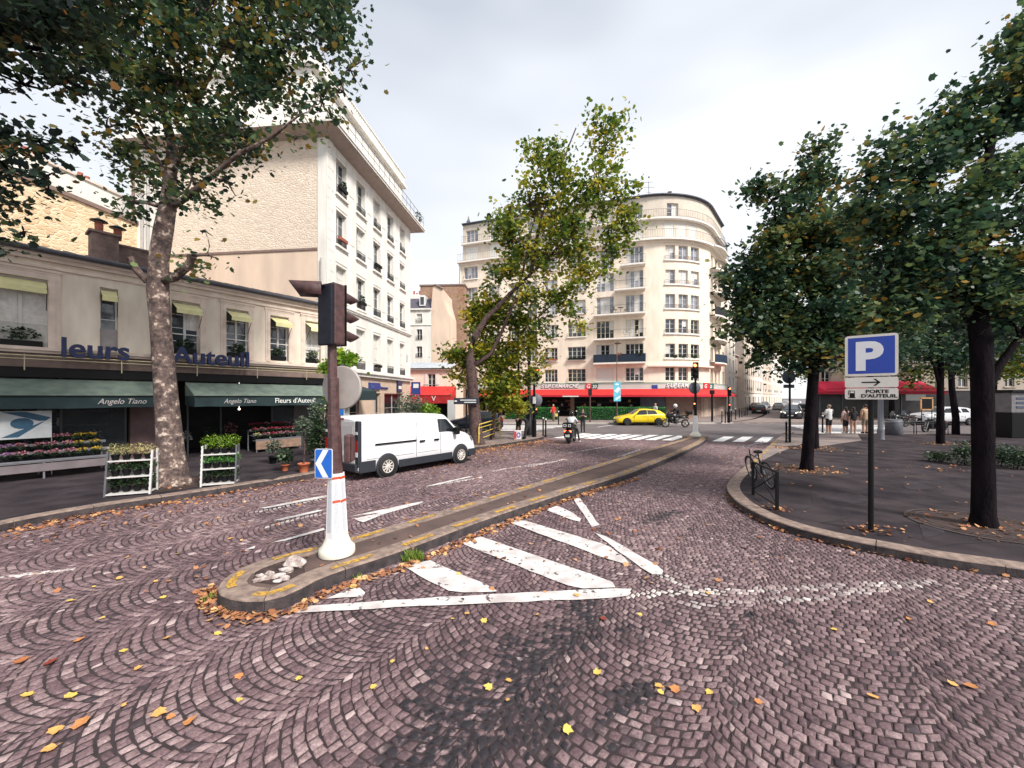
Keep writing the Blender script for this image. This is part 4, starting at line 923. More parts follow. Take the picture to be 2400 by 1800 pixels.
mb = MB(); mb.box(ws(951), ws(956), -.03, 0, 5.4, 6.0); mb.build('street_plate', mat('plate_pale', (.5, .5, .52), .5, .1), wb)
mb = MB(); mb.tube([(-.12, .25, 0.1), (-.12, .25, 10)], .05, 8); mb.build('downpipe', mat('pipe_grey', (.4, .38, .37), .5, .1), wb)
# blue posters by the shop front, seen over the van
hb = thing('advert_hoarding', 'bright blue and white advertising panel under the dark green awning behind the van', 'hoarding', (W0[0]+.45, W0[1]-1.2, 0), ang)
mb = MB(); mb.box(0, 2.4, -.03, .03, .9, 2.35); mb.build('panel', M_white, hb)
mb = MB(); mb.box(.15, 1.75, -.036, -.03, 1.15, 2.32); mb.build('blue_sheet', mat('bright_blue', (.01, .13, .48), .4, .15, 1.5), hb)
text('lettering', '7J/7', .42, mat('letter_slate', (.1, .12, .25), .5, 0), hb, .003, (1.8, -.04, 1.7), sx=.62)
mb = MB(); mb.box(.2, 1.1, -.04, -.036, 1.62, 1.66); mb.box(.2, 1.4, -.04, -.036, 1.42, 1.47); mb.build('printed_lines', mat('pale_print', (.3, .5, .75), .5, 0), hb)
mb = MB(); mb.box(.1, .15, -.02, .02, 0.1, .9); mb.box(2.2, 2.25, -.02, .02, 0.1, .9); mb.build('leg', M_steel, hb)

# ---------- buildings behind, left
sb = thing('rubble_stone_building', 'warm rubble stone gable wall rising behind the chimney of the low cream building', 'building', (-22.9, 10.0, 0), R(90-6.8))
mb = MB(); mb.box(0, 13.2, 0, 9, 0, 12.3); mb.build('wall', M_rubble2, sb)
mb = MB(); mb.box(-.1, 13.3, -.1, 9, 12.3, 12.5); mb.build('coping', M_trimdk, sb)
sb2 = thing('rendered_white_building', 'plain white rendered wall showing above the warm rubble stone wall', 'building', (-26.6, 12.0, 0), R(90-6.8))
mb = MB(); mb.box(0, 14.0, 0, 9, 0, 15.3); mb.box(7.3, 7.34, -.03, 0, 12, 15.3); mb.build('wall', M_whitewall, sb2)
mb = MB(); mb.box(-.1, 14.1, -.1, 9, 15.3, 15.42); mb.build('coping', M_trim, sb2)
for x in (9.5, 12): m_ = MB(); m_.box(x, x+.8, 1, 1.5, 15.42, 15.8); m_.lathe([(.12, 15.8), (.13, 16.2)], (x+.2, 1.25, 0), 8); m_.lathe([(.12, 15.8), (.13, 16.15)], (x+.55, 1.25, 0), 8); m_.build('chimney', M_pot, sb2)
sb3 = thing('narrow_rear_building', 'narrow pale wall with drain pipes between the rubble wall and the tall white building', 'building', (-21.9, 22.7, 0), R(-5))
mb = MB(); mb.box(0, 2.2, 0, 3, 0, 17); mb.build('wall', M_whitewall, sb3)
for x in (.35, .9, 1.25): m_ = MB(); m_.tube([(x, -.08, 6), (x, -.08, 15.5)], .07, 8); m_.build('drain_pipe', M_trimdk if x < .5 else MATS['pipe_grey'], sb3)
mb = MB(); mb.box(.0, 1.3, -1.6, -.2, 7, 9.4); mb.build('annex', M_trim, sb3)

# ---------- buildings between: low restaurant, mansard house, brick gable
LY = 36.0
def X(px, Y): return (px-1200)*Y/FPX
def Z(py, Y): return CH+(HY-py)*Y/FPX
lr = thing('restaurant_building', 'low peach restaurant with a shuttered upper window above a red awning', 'building', (X(940, LY), LY, 0), R(-2))
wd = X(1062, LY)-X(940, LY); M_peach = mat('peach_wall', (.74, .60, .50), .9, .07, 2)
wop = (X(1003, LY)-X(940, LY), X(1021, LY)-X(940, LY), Z(913, LY), Z(876, LY))
mb = MB(); grid_wall(mb, 0, wd, 3.2, Z(866, LY), [wop]); mb.quad((wd, 0, 0), (wd, 6, 0), (wd, 6, 5), (wd, 0, 5)); mb.box(0, .6, 0, .3, 0, 3.2); mb.box(2.2, 2.7, 0, .3, 0, 3.2); mb.box(wd-.4, wd, 0, .3, 0, 3.2); mb.build('wall', M_peach, lr)
w = window(lr, None, *wop, .2, 2, 2, pm=M_dark)
mb = MB(); mb.box(wop[0]-.28, wop[0]-.02, -.05, -.0, wop[2], wop[3]); mb.box(wop[1]+.02, wop[1]+.28, -.05, 0, wop[2], wop[3]); mb.build('shutter', M_frame, lr)
guard(lr, None, wop[0]-.4, wop[1]+.4, wop[2], .45, -.1, style=1)
mb = MB(); z = Z(863, LY); mb.add([(-.1, -.3, z), (wd+.1, -.3, z), (wd-.2, 3, z+.75), (0, 3, z+.75)], [(0, 1, 2, 3)]); mb.build('roof', mat('zinc_pale', (.45, .49, .53), .45, .12, 2), lr)
mb = MB()
for i in range(14): x = i*wd/13; mb.add([(x-.02, -.3, z+.005), (x+.02, -.3, z+.005), (x+.02, 3, z+.78), (x-.02, 3, z+.78), (x-.02, -.3, z+.05), (x+.02, -.3, z+.05), (x+.02, 3, z+.82), (x-.02, 3, z+.82)], [(4, 5, 6, 7), (0, 4, 7, 3), (1, 2, 6, 5)])
mb.build('roof_seams', MATS['zinc_pale'], lr)
mb = MB(); mb.box(-.1, wd+.1, -.35, -.0, z-.1, z-.02); mb.build('gutter', M_black, lr)
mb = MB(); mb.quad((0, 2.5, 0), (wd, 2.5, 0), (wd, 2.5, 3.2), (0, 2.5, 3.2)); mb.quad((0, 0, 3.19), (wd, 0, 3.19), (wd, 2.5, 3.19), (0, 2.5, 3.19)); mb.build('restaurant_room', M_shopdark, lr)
M_red = mat('awning_red', (.62, .022, .018), .75, col2=(.5, .015, .015), scale=2); M_red2 = mat('awning_red_deep', (.36, .012, .014), .75, .1)
a1 = awning(lr, -.6, wd+.3, -2.6, -.02, 2.62, 3.45, 1.95, M_red, M_red2)
text('lettering', 'RISTORANTE ITALIANO', .34, M_txtw, a1, .004, (.0, -2.68, 2.12), sx=.72)
text('lettering', 'V', .6, M_txtw, a1, .004, (wd-1.3, -2.68, 2.15))
mh = thing('mansard_house', 'tall narrow white house with a slate mansard and dormer beside a peach gable', 'building', (X(938, 44), 44, 0), R(-3))
wd2 = X(1012, 44)-X(938, 44)
hw = [(X(977, 44)-X(938, 44), X(990, 44)-X(938, 44), Z(c, 44), Z(d, 44)) for c, d in ((797, 772), (838, 812), (757, 736))]
mb = MB(); grid_wall(mb, 0, wd2, 0, Z(724, 44), hw); mb.build('wall', M_whitewall, mh)
for h in hw: window(mh, None, *h, .2, 2, 1, pm=M_dark if h[2] < Z(757, 44) else M_frame); guard(mh, None, h[0]-.05, h[1]+.05, h[2], .45, -.08, style=2)
mb = MB(); z0, z1 = Z(724, 44), Z(694, 44); mb.quad((0, 0, z0), (wd2, 0, z0), (wd2, 1.2, z1), (.3, 1.2, z1)); mb.quad((.3, 1.2, z1), (wd2, 1.2, z1), (wd2, 5, z1+.4), (.3, 5, z1+.4)); mb.build('roof', mat('slate', (.08, .075, .10), .6, .25, 6), mh)
mb = MB(); a, b = X(983, 44)-X(938, 44), X(996, 44)-X(938, 44); mb.box(a, b, .1, 1.6, z0+.35, z1+.1); dm = mb.build('dormer', M_white, mh)
mb = MB(); mb.quad((a+.1, .09, z0+.45), (b-.1, .09, z0+.45), (b-.1, .09, z1-.1), (a+.1, .09, z1-.1)); mb.build('pane', M_glass2, dm)
mb = MB(); mb.box(-.1, wd2, -.2, 0, z0-.15, z0); mb.box(0, wd2, -.08, 0, Z(761, 44)-.1, Z(761, 44)); mb.build('cornice', M_whitewall, mh)
g = [(1012, 960), (1012, 715), (1016, 672), (1022, 670), (1039, 679), (1040, 700), (1050, 735), (1054, 960)]
mb = MB(); x0_ = X(938, 44); mb.exy([(X(a, 44)-x0_, max(0, Z(b, 44))) for a, b in g], -.02, 5); mb.build('gable_wall', M_pinkwall, mh)
mb = MB(); mb.tube([(X(1014, 44)-x0_, -.1, Z(671, 44)), (X(1022, 44)-x0_, -.1, Z(669, 44)), (X(1040, 44)-x0_, -.1, Z(679, 44))], .1, 6); mb.build('coping', M_trimdk, mh)
bg = thing('brick_building', 'rough brown brick end wall behind the peach gable, next to the corner building', 'building', (X(985, 52), 52, 0), R(-4))
mb = MB(); mb.box(0, X(1090, 52)-X(985, 52), 0, 8, 0, Z(671, 52)); mb.build('wall', M_brick2, bg)
mb = MB(); mb.box(-.1, X(1090, 52)-X(985, 52)+.1, -.1, 8, Z(671, 52), Z(671, 52)+.2); mb.build('coping', M_trimdk, bg)
rb = thing('rear_roof_house', 'pale house with red chimney pots in the gap right of the white building', 'building', (X(905, 60), 60, 0), 0)
mb = MB(); mb.box(0, X(1000, 60)-X(905, 60), 0, 6, 0, Z(690, 60)); mb.build('wall', M_whitewall, rb)
for i in range(7): m_ = MB(); m_.lathe([(.16, Z(690, 60)), (.13, Z(678, 60)-.3*(i % 2))], (4+i*.42, 1, 0), 8); m_.build('chimney_pot', M_pot, rb)
# ================= corner apartment building with supermarket
M_cstone = mat('pale_limestone', (.84, .735, .61), .9, col2=(.72, .61, .50), scale=1.3, bump=.1, bscale=50, detail=8, stretch=(1.2, 1.2, .4))
M_cgrey = mat('greyed_render', (.58, .51, .43), .9, .08, 1.5)
M_slab = mat('slab_edge', (.78, .73, .67), .8, .06, 3)
A_ = np.array([-7.16, 53.69]); H0 = math.atan2(-.33, .944); RC = 9.0; S1 = 23.3; DA = R(71); S2 = S1+RC*DA; S3 = S2+8.2
def cpath(s):
    if s <= S1: return A_[0]+s*math.cos(H0), A_[1]+s*math.sin(H0), H0
    Bx, By = A_[0]+S1*math.cos(H0), A_[1]+S1*math.sin(H0); cx, cy = Bx-RC*math.sin(H0), By+RC*math.cos(H0)
    a = H0+min(s-S1, RC*DA)/RC; x, y = cx+RC*math.sin(a), cy-RC*math.cos(a)
    if s > S2: x += (s-S2)*math.cos(a); y += (s-S2)*math.sin(a)
    return x, y, a
def cw(s, y, z):
    x, yy, a = cpath(s); return (x-math.sin(a)*y-A_[0], yy+math.cos(a)*y-A_[1], z)
_S = np.linspace(-1, S3+1, 900)
def cs_(px, off=0):
    P_ = np.array([[cw(s, off, 0)[0]+A_[0], cw(s, off, 0)[1]+A_[1]] for s in _S]); p = 1200+FPX*P_[:, 0]/P_[:, 1]
    k = int(np.argmax(p > px)); return float(_S[k])
cb = thing('corner_apartment_building', 'eight storey pale stone apartment building with a rounded corner above the supermarket', 'building', (A_[0], A_[1], 0))
TOPZ = 25.7
flat_cols = [(1087, 1119), (1143, 1170), (1190, 1215), (1232, 1258), (1276, 1306), (1330, 1372), (1397, 1438), (1466, 1508)]
fc = [(cs_(a), cs_(b)) for a, b in flat_cols]
bow = [(cs_(1559), cs_(1582)), (cs_(1590), cs_(1612)), (cs_(1619), cs_(1638))]
sr = [(S2-1.3, S2-.3), (S2+.5, S2+1.6), (S2+2.5, S2+3.6), (S2+5.3, S2+6.3)]
SILL = {1: 4.35, 2: 7.0, 3: 9.85, 4: 12.7, 5: 15.5, 6: 18.3}
ops = []; info = []
for i, (a, b) in enumerate(fc):
    for lv in range(1, 7):
        z0 = SILL[lv]; fr = (i >= 6 and lv in (3, 4, 5, 6, 2)); h = 1.6
        if fr: z0 -= .45; h = 2.15
        if lv == 1: h = 1.55
        ops.append((a, b, z0, z0+h)); info.append((lv, i, 'flat'))
    for lv, z0, h in ((7, 20.85, 1.75), (8, 23.35, 1.6)):
        ops.append((a+.15, b-.1, z0, z0+h)); info.append((lv, i, 'top'))
for i, (a, b) in enumerate(bow):
    for lv in range(1, 7): ops.append((a, b, SILL[lv], SILL[lv]+(1.6 if lv > 1 else 1.55))); info.append((lv, i, 'bow'))
    ops.append((a, b, 20.85, 22.6)); info.append((7, i, 'top'))
    if i == 0: ops.append((a+.3, b+.6, 23.4, 24.9)); info.append((8, i, 'top'))
for i, (a, b) in enumerate(sr):
    for lv in range(1, 7): ops.append((a, b, SILL[lv]-.2, SILL[lv]+1.5)); info.append((lv, i, 'side'))
lo = [o for o in ops if o[3] < 20.5]; hi = [o for o in ops if o[3] > 20.5]
mb = MB(cw, 9); grid_wall(mb, 0, S3, 3.95, 20.6, lo, rev=.28, step=.8)
mb.quad((0, 0, 0), (0, 0, 20.6), (0, 12, 20.6), (0, 12, 0)); mb.quad((S3, 0, 0), (S3, 10, 0), (S3, 10, 20.6), (S3, 0, 20.6)); mb.build('wall', M_cstone, cb)
mb = MB(cw, 9); grid_wall(mb, .4, S3-1.5, 20.6, TOPZ, hi, y=.35, rev=.25, step=.8)
mb.quad((.4, .35, 20.6), (.4, .35, TOPZ), (.4, 12, TOPZ), (.4, 12, 20.6)); mb.quad((S3-1.5, .35, 20.6), (S3-1.5, 8, 20.6), (S3-1.5, 8, TOPZ), (S3-1.5, .35, TOPZ)); mb.build('attic_wall', M_cgrey, cb)
# masonry joints on the pale stone: thin recessed-looking courses are real grooves proud strips
mb = MB(cw, .8); mb.box(.35, S3-1.5, .2, .36, TOPZ, TOPZ+.16); mb.box(.35, S3-1.5, .0, .2, TOPZ+.1, TOPZ+.2)
mb.build('roof_edge', M_zinc, cb)
mb = MB(cw, 9); n = 44
pts_ = [cw(.4+(S3-1.9)*i/n, .3, TOPZ+.12) for i in range(n+1)]; q_ = [cw(.4+(S3-1.9)*i/n, 4.0, TOPZ+.9) for i in range(n+1)]
m2 = MB(); 
for i in range(n): m2.quad(pts_[i], pts_[i+1], q_[i+1], q_[i])
m2.poly(q_[::-1]+[]) ; m2.build('roof', M_zinc, cb)
# slabs with rails on levels 7 and 8
def slab(a, b, y0, z, th=.16, nm='balcony_slab', y1=.35):
    mb = MB(cw, .8); mb.box(a, b, y0, y1, z-th, z); return mb.build(nm, M_slab, cb)
slab(-.1, S3-1, -.55, 20.65, .22); slab(.3, S3-1.4, -.15, 23.15, .2)
mb = MB(cw, .8); mb.box(-.02, S3, -.12, 0, 20.2, 20.42); mb.build('cornice', M_cstone, cb)
M_rail = mat('rail_brown', (.10, .08, .075), .5, .1)
guard(cb, cw, 0, S3-1.2, 20.65, .95, -.5, M_rail, n=170, name='balcony_railing'); guard(cb, cw, .4, S3-1.6, 23.15, .9, -.1, M_rail, n=150, name='balcony_railing')
# ledge at the foot of the bow, sills
mb = MB(cw, .8); mb.box(cs_(1518), S2-1.6, -.55, 0, 5.95, 6.12); mb.build('bow_ledge', M_cstone, cb)
for lv in range(2, 7):
    mb = MB(cw, .8); mb.box(bow[0][0]-.15, bow[2][1]+.15, -.16, 0, SILL[lv]-.2, SILL[lv]-.04); mb.build('window_sill', M_slab, cb)
    guard(cb, cw, bow[0][0]-.1, bow[2][1]+.1, SILL[lv]-.02, .42, -.08, style=1, n=24)
for (a, b, c, d), (lv, i, k) in zip(ops, info):
    if k == 'flat' and (i < 6 or lv == 1): mb = MB(cw, 9); mb.box(a-.12, b+.12, -.14, 0, c-.15, c-.02); mb.build('window_sill', M_slab, cb)
random.seed(21)
M_g3 = mat('window_lit_grey', (.20, .21, .25), .1, .6, 1.0, spec=.8)
for (a, b, c, d), (lv, i, k) in zip(ops, info):
    nl = 4 if (k == 'flat') else (2 if k in ('bow', 'side') else (2 if b-a < 1.6 else 3))
    shuttered = (k == 'top' and lv == 7) or (k == 'flat' and i == 6 and lv == 1)
    fmm = M_frame if (random.random() < .62 or lv > 3) else mat('cream_frame', (.62, .56, .42), .5, .05)
    pm = M_dark if lv <= 2 or (lv == 3 and k == 'flat' and i >= 6) else (M_g3 if lv >= 4 else M_glass2)
    if shuttered:
        m_ = MB(cw, 9); m_.box(a, b, .38 if k == 'top' else .08, .46 if k == 'top' else .12, c, d)
        for z in np.arange(c+.1, d, .12): m_.box(a, b, .37 if k == 'top' else .07, .38 if k == 'top' else .08, z, z+.02)
        m_.build('roller_shutter', mat('shutter_cream', (.66, .64, .60), .6, .04), cb); continue
    window(cb, cw, a, b, c, d, .25+(.35 if k == 'top' else 0), nl, 2, fm=fmm, pm=pm, curtain=(.15 if lv <= 2 else .55), bw=.06)
    if k == 'flat' and i < 6: guard(cb, cw, a-.05, b+.05, c, .42, -.09, style=1, n=12)
    if k == 'flat' and i in (4, 5) and lv == 2:
        m_ = MB(cw, 9); m_.box(a+.05, b-.05, -.3, -.12, c+.02, c+.2); fbx = m_.build('flower_box', M_pot if i == 4 else M_black, cb)
        if i == 5: cx, cy, cz = cw((a+b)/2, -.2, c+.2); bushmesh('plants', .8, .15, .2, 150, .1, LM_box, i, fbx, loc=(cx, cy, cz), cz=0)
# balconies on the flat facade (columns 7 and 8)
bx0, bx1 = cs_(1390, -.8), cs_(1513, -.8)
for lv in (2, 3, 4, 5, 6):
    z = SILL[lv]-.5; a = bx0 if lv < 6 else (fc[7][0]-.6); b = bx1
    if lv == 5: a = bx0-1.0+3.4
    slab(a, b, -.95, z, .18, y1=0)
    if lv == 2:
        m_ = MB(cw, 9); m_.box(a, b, -.93, -.9, z+.02, z+.95); m_.box(a, a+.03, -.9, 0, z+.02, z+.95); m_.box(b-.03, b, -.9, 0, z+.02, z+.95); m_.build('balcony_screen', mat('navy_canvas', (.012, .03, .06), .7, .2, 4), cb)
    guard(cb, cw, a+.02, b-.02, z, .95, -.94, n=int((b-a)/.14), name='balcony_railing', ends=0)
# balcony clutter: plants, chairs
def cpos(s, y, z): return cw(s, y, z)
for s, y, z, sz, lm, sd_ in ((bx0+1.9, -.75, SILL[2]+.3, (.55, .2, .22), LM_box, 1), (bx0+3.0, -.85, SILL[2]+.35, (.4, .2, .3), leafmat('leaf_rusty', [(0, (.2, .07, .03)), (1, (.5, .22, .08))]), 2), (bx1-.5, -.8, SILL[2]+.35, (.4, .2, .25), LM_box, 3), (bow[0][1]-.1, -.15, SILL[2]+.15, (.3, .12, .2), LM_box, 4), (bow[1][0]+.5, -.15, SILL[2]+.15, (.35, .12, .18), LM_box, 5), (bow[2][0]+.4, -.15, SILL[2]+.15, (.35, .12, .2), LM_box, 6)):
    cx, cy, cz = cpos(s, y, z); bushmesh('balcony_plants', sz[0], sz[1], sz[2], 150, .11, lm, sd_, cb, loc=(cx, cy, cz), cz=0)
for s, z in ((bx1-1.6, SILL[3]-.5), (bx0+3.1, SILL[4]-.5)):
    m_ = MB(); cx, cy, cz = cpos(s, -.5, z)
    m_.box(cx-.3, cx+.3, cy-.25, cy+.25, cz+.68, cz+.71); m_.tube([(cx, cy, cz), (cx, cy, cz+.7)], .03, 6)
    for dx in (-.6, .6): m_.box(cx+dx-.18, cx+dx+.18, cy-.18, cy+.18, cz+.42, cz+.45); m_.box(cx+dx*1.28-.02, cx+dx*1.28+.02, cy-.18, cy+.18, cz+.45, cz+.85); m_.tube([(cx+dx, cy, cz), (cx+dx, cy, cz+.42)], .03, 5)
    m_.build('balcony_furniture', M_white if z < 11 else M_rail, cb)
# curved balconies on the right-hand side
for lv in (2, 3, 4, 5, 6, 7):
    z = (SILL[lv]-.35) if lv < 7 else 20.65; s0, s1 = S2-1.6, S2+4.4; n = 14; m_ = MB(); top = []; bot = []
    for i in range(n+1):
        t = i/n; s = s0+(s1-s0)*t; y = -1.15*math.sin(math.pi*min(1, .12+.8*t))**.6; top.append(cw(s, y, z)); bot.append(cw(s, y, z-.16))
    inn = [cw(s0+(s1-s0)*i/n, 0, z) for i in range(n+1)]; inb = [cw(s0+(s1-s0)*i/n, 0, z-.16) for i in range(n+1)]
    for i in range(n): m_.quad(inn[i], inn[i+1], top[i+1], top[i]); m_.quad(top[i], top[i+1], bot[i+1], bot[i]); m_.quad(bot[i], bot[i+1], inb[i+1], inb[i])
    m_.build('curved_balcony_slab', M_slab, cb)
    m_ = MB(); up = [(p[0], p[1], p[2]+.93) for p in top]; m_.tube(up, .022, 5)
    for i in range(n*3+1):
        f_ = i/3; k = min(int(f_), n-1); u = f_-k; a = Vector(top[k]).lerp(Vector(top[k+1]), u); m_.tube([a, a+Vector((0, 0, .93))], .011, 4, cap=False)
    if lv in (2, 4):
        for i in range(n): m_.quad(top[i], top[i+1], up[i+1], up[i])
    m_.build('balcony_railing', MATS['navy_canvas'] if lv == 2 else M_iron, cb)
    if lv in (4, 5, 6): p = top[8]; bushmesh('balcony_plants', .7, .6, .45, 260, .13, LM_box, lv, cb, loc=(p[0]-.2, p[1]+.2, z+.55), cz=0)
# downpipes
m_ = MB(cw); 
for s in (.25, bx0-.5 if False else S3-.6): m_.T = None; a = cw(s, -.08, .2); b = cw(s, -.08, 20.2); mm_ = MB(); mm_.tube([a, b], .06, 6); mm_.build('downpipe', M_slab, cb)
# ground floor: recessed dark shop, canopy, sign band
SG1 = cs_(1560)
mb = MB(cw, .8); mb.box(.0, .5, 0, .4, 0, 3.95); mb.box(cs_(1640), S3, 0, .3, .0, 3.95); mb.build('ground_floor_wall', mat('warm_stone', (.36, .28, .23), .9, .1, 2), cb)
for s in (6.0, 11.2, 15.4): m_ = MB(cw, 9); m_.box(s-.22, s+.22, .0, .4, 0, 3.3); m_.build('column', M_trimdk, cb)
mb = MB(cw, .8); mb.box(cs_(1500), cs_(1560), -.05, .2, 0, 3.3); mb.build('closed_shop_bay', mat('blue_grey_panel', (.06, .07, .10), .6, .2, 1.5), cb)
mb = MB(cw, .8); mb.box(cs_(1560), cs_(1642), -.1, .2, 0, 3.3); mb.build('brick_bay', mat('brown_stone_bay', (.22, .15, .12), .9, .25, 5, bump=.4), cb)
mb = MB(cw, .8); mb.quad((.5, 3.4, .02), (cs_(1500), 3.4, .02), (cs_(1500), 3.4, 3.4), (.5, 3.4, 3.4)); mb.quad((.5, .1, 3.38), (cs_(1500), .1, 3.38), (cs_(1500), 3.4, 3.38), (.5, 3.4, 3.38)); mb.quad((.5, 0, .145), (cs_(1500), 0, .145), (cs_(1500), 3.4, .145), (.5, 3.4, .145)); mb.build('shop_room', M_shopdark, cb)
for k in range(3):
    m_ = MB(cw, 9); m_.box(2+k*0, cs_(1490), 2.6, 3.1, .7+k*.55, .74+k*.55); m_.build('shelf', MATS['shelf_grey'], cb)
random.seed(9)
for k in range(46):
    s = rnd(2.2, cs_(1488)); lv_ = random.choice((0, 1, 2)); w_ = rnd(.2, .5); m_ = MB(cw, 9); m_.box(s, s+w_, 2.65, 2.9, .745+lv_*.55, .745+lv_*.55+rnd(.15, .35))
    m_.build('shelf_goods', random.choice([mat('goods_red', (.4, .06, .04), .5, .1), mat('goods_yellow', (.5, .35, .08), .5, .1), mat('goods_pale', (.5, .48, .42), .5, .1), mat('goods_brown', (.2, .1, .05), .5, .1)]), cb)
m_ = MB(cw, 9)
for s in (cs_(1425), cs_(1362)-1, cs_(1362)): m_.box(s-.06, s+.06, 1.5, 1.62, 2.95, 3.05)
m_.build('spot_lamp', mat('lamp_glow', (1, .95, .85), .5, 0, emit=((1, .93, .8), 6)), cb)
# sign band
mb = MB(cw, .8); mb.box(.0, S3-.3, -.2, -.005, 3.45, 4.1); mb.build('sign_band', mat('sign_band_white', (.50, .52, .49), .5, .05), cb)
M_gline = mat('sign_green', (.03, .14, .09), .5, .05)
mb = MB(cw, .8); mb.box(.0, S3-.3, -.22, -.0, 4.1, 4.14); mb.box(.3, S3-.3, -.215, -.2, 3.98, 4.01); mb.build('green_line', M_gline, cb)
def walk_text(s, px, size, m_, z, y, shear=.3, adv=.68, bold=.01, dark=None):
    s0 = cs_(px, y)
    for ch_ in s:
        x, yy, zz = cw(s0, y, z); h = cpath(s0)[2]
        if ch_ != ' ': text('sign_letter', ch_, size, m_, cb, .03, (x, yy, zz), (R(90), 0, h), bold=bold, shear=shear)
        s0 += size*(adv if ch_ not in 'I' else .34)*(1.12 if ch_ in 'M' else 1)
M_lw = mat('sign_letter_white', (.80, .80, .80), .4, 0); M_lsh = mat('sign_letter_shadow', (.2, .21, .23), .5, 0)
for px in (1268, 1560):
    walk_text('SUPERMARCHÉ' if px < 1400 else 'SUPERMAR', px, .62, M_lsh, 3.54, -.23, bold=.035); walk_text('SUPERMARCHÉ' if px < 1400 else 'SUPERMAR', px, .62, M_lw, 3.60, -.28)  # grey bold copy set lower behind each letter paints its shadow on the band
def g20(px0, px1):
    s0, s1 = cs_(px0, -.25), cs_(px1, -.25); sm = s0+(s1-s0)*.45; z0, z1 = 3.42, 4.12; k = .12
    o = MB(cw, 9); o.exy([(s0, z0), (sm, z0), (sm+k, z1), (s0+k, z1)], -.3, -.21); r_ = o.build('logo_sign', mat('logo_red', (.55, .02, .03), .5, .05), cb)
    o = MB(cw, 9); o.exy([(sm+.02, z0-.04), (s1-k, z0-.04), (s1, z1-.06), (sm+k+.02, z1-.06)], -.3, -.21); o.build('logo_green', mat('logo_green', (.01, .10, .08), .5, .05), r_)
    x, y, z = cw(s0+.12, -.32, 3.55); text('lettering', 'G', .62, M_lw, r_, .01, (x, y, z), (R(90), 0, cpath(s0)[2]), bold=.015, shear=.2)
    x, y, z = cw(sm+.14, -.32, 3.53); text('lettering', '20', .55, M_lw, r_, .01, (x, y, z), (R(90), 0, cpath(sm)[2]), bold=.01, shear=.2, sx=.9)
g20(1371, 1402); g20(1648, 1672)
s_ = cs_(1534, -.25); m_ = MB(cw, 9); m_.box(s_-.3, s_+.3, -.26, -.21, 3.4, 3.85); m_.build('street_plate', M_sblue, cb)
# long red awning following the bend
def long_awning():
    m_ = MB(cw, .8); a, b = cs_(1135, -.3), S3-.2; n = 46; segs = [a+(b-a)*i/n for i in range(n+1)]
    def dy(s): return -2.3 if s < S1+2 else -2.3+ (s-S1-2)*.06
    for i in range(n):
        s, t = segs[i], segs[i+1]; m_.quad((s, -.22, 3.42), (t, -.22, 3.42), (t, dy(t), 2.72), (s, dy(s), 2.72))
    m_.poly([(a, -.22, 3.42), (a, dy(a), 2.72), (a, -.22, 2.72)]); m_.poly([(b, -.22, 3.42), (b, dy(b), 2.72), (b, -.22, 2.72)])
    o = m_.build('awning', M_red, cb); m_ = MB(cw, .8)
    for i in range(n):
        s, t = segs[i], segs[i+1]; m_.quad((s, dy(s), 2.72), (t, dy(t), 2.72), (t, dy(t), 2.5), (s, dy(s), 2.5))
    m_.build('valance', mat('valance_red', (.5, .012, .03), .75, .08, 2), o)
    m_ = MB(cw, 9); s = cs_(1318, -2.3); m_.box(s, s+1.9, -2.33, -2.31, 2.5, 2.62); m_.build('lettering_strip', M_txtw, o)
long_awning()
# doors at right
m_ = MB(cw, 9)
for px in (1650, 1672): s = cs_(px, -.05); m_.box(s, s+.95, -.05, 0, .15, 2.35)
m_.build('door', mat('pale_door', (.45, .36, .29), .7, .1), cb)
m_ = MB(cw, 9)
for px in (1650, 1672):
    s = cs_(px, -.05)
    for z in (.4, 1.3): m_.box(s+.15, s+.8, -.07, -.05, z, z+.75)
m_.build('door_panel', MATS['pale_door'], cb)
# roof stack with tiled top and aerial
x, y, z = cw(cs_(1600), 3.5, TOPZ); m_ = MB(); m_.exy([(x-1.1, TOPZ), (x+.7, TOPZ), (x+.7, TOPZ+2.0), (x-1.6, TOPZ+.9), (x-1.6, TOPZ)], y, y+1.2); st = m_.build('chimney_stack', M_cgrey, cb)
m_ = MB(); 
for i in range(8): xa = x-3.0+i*.48; za = TOPZ+.62+i*.2; m_.box(xa, xa+.42, y-.15, y+1.3, za, za+.16)
m_.build('tile_cap', mat('old_tile', (.10, .06, .055), .8, .3, 9), st)
x, y, z = cw(cs_(1528), 2.5, TOPZ); m_ = MB(); m_.tube([(x, y, TOPZ), (x, y, TOPZ+2.9)], .03, 5); m_.tube([(x-.7, y, TOPZ+2.2), (x+.7, y, TOPZ+2.2)], .02, 4); m_.tube([(x-.8, y, TOPZ+2.75), (x+.5, y, TOPZ+2.85)], .02, 4); m_.tube([(x-.3, y, TOPZ+1.6), (x+.3, y, TOPZ+1.6)], .02, 4); m_.build('roof_aerial', M_iron, cb)
x, y, z = cw(.9, 1, TOPZ); m_ = MB(); m_.box(x-.25, x+.25, y, y+.5, TOPZ, TOPZ+.9); m_.lathe([(.2, TOPZ+.9), (.02, TOPZ+1.7)], (x, y+.25, 0), 6); m_.build('chimney', M_zinc, cb)

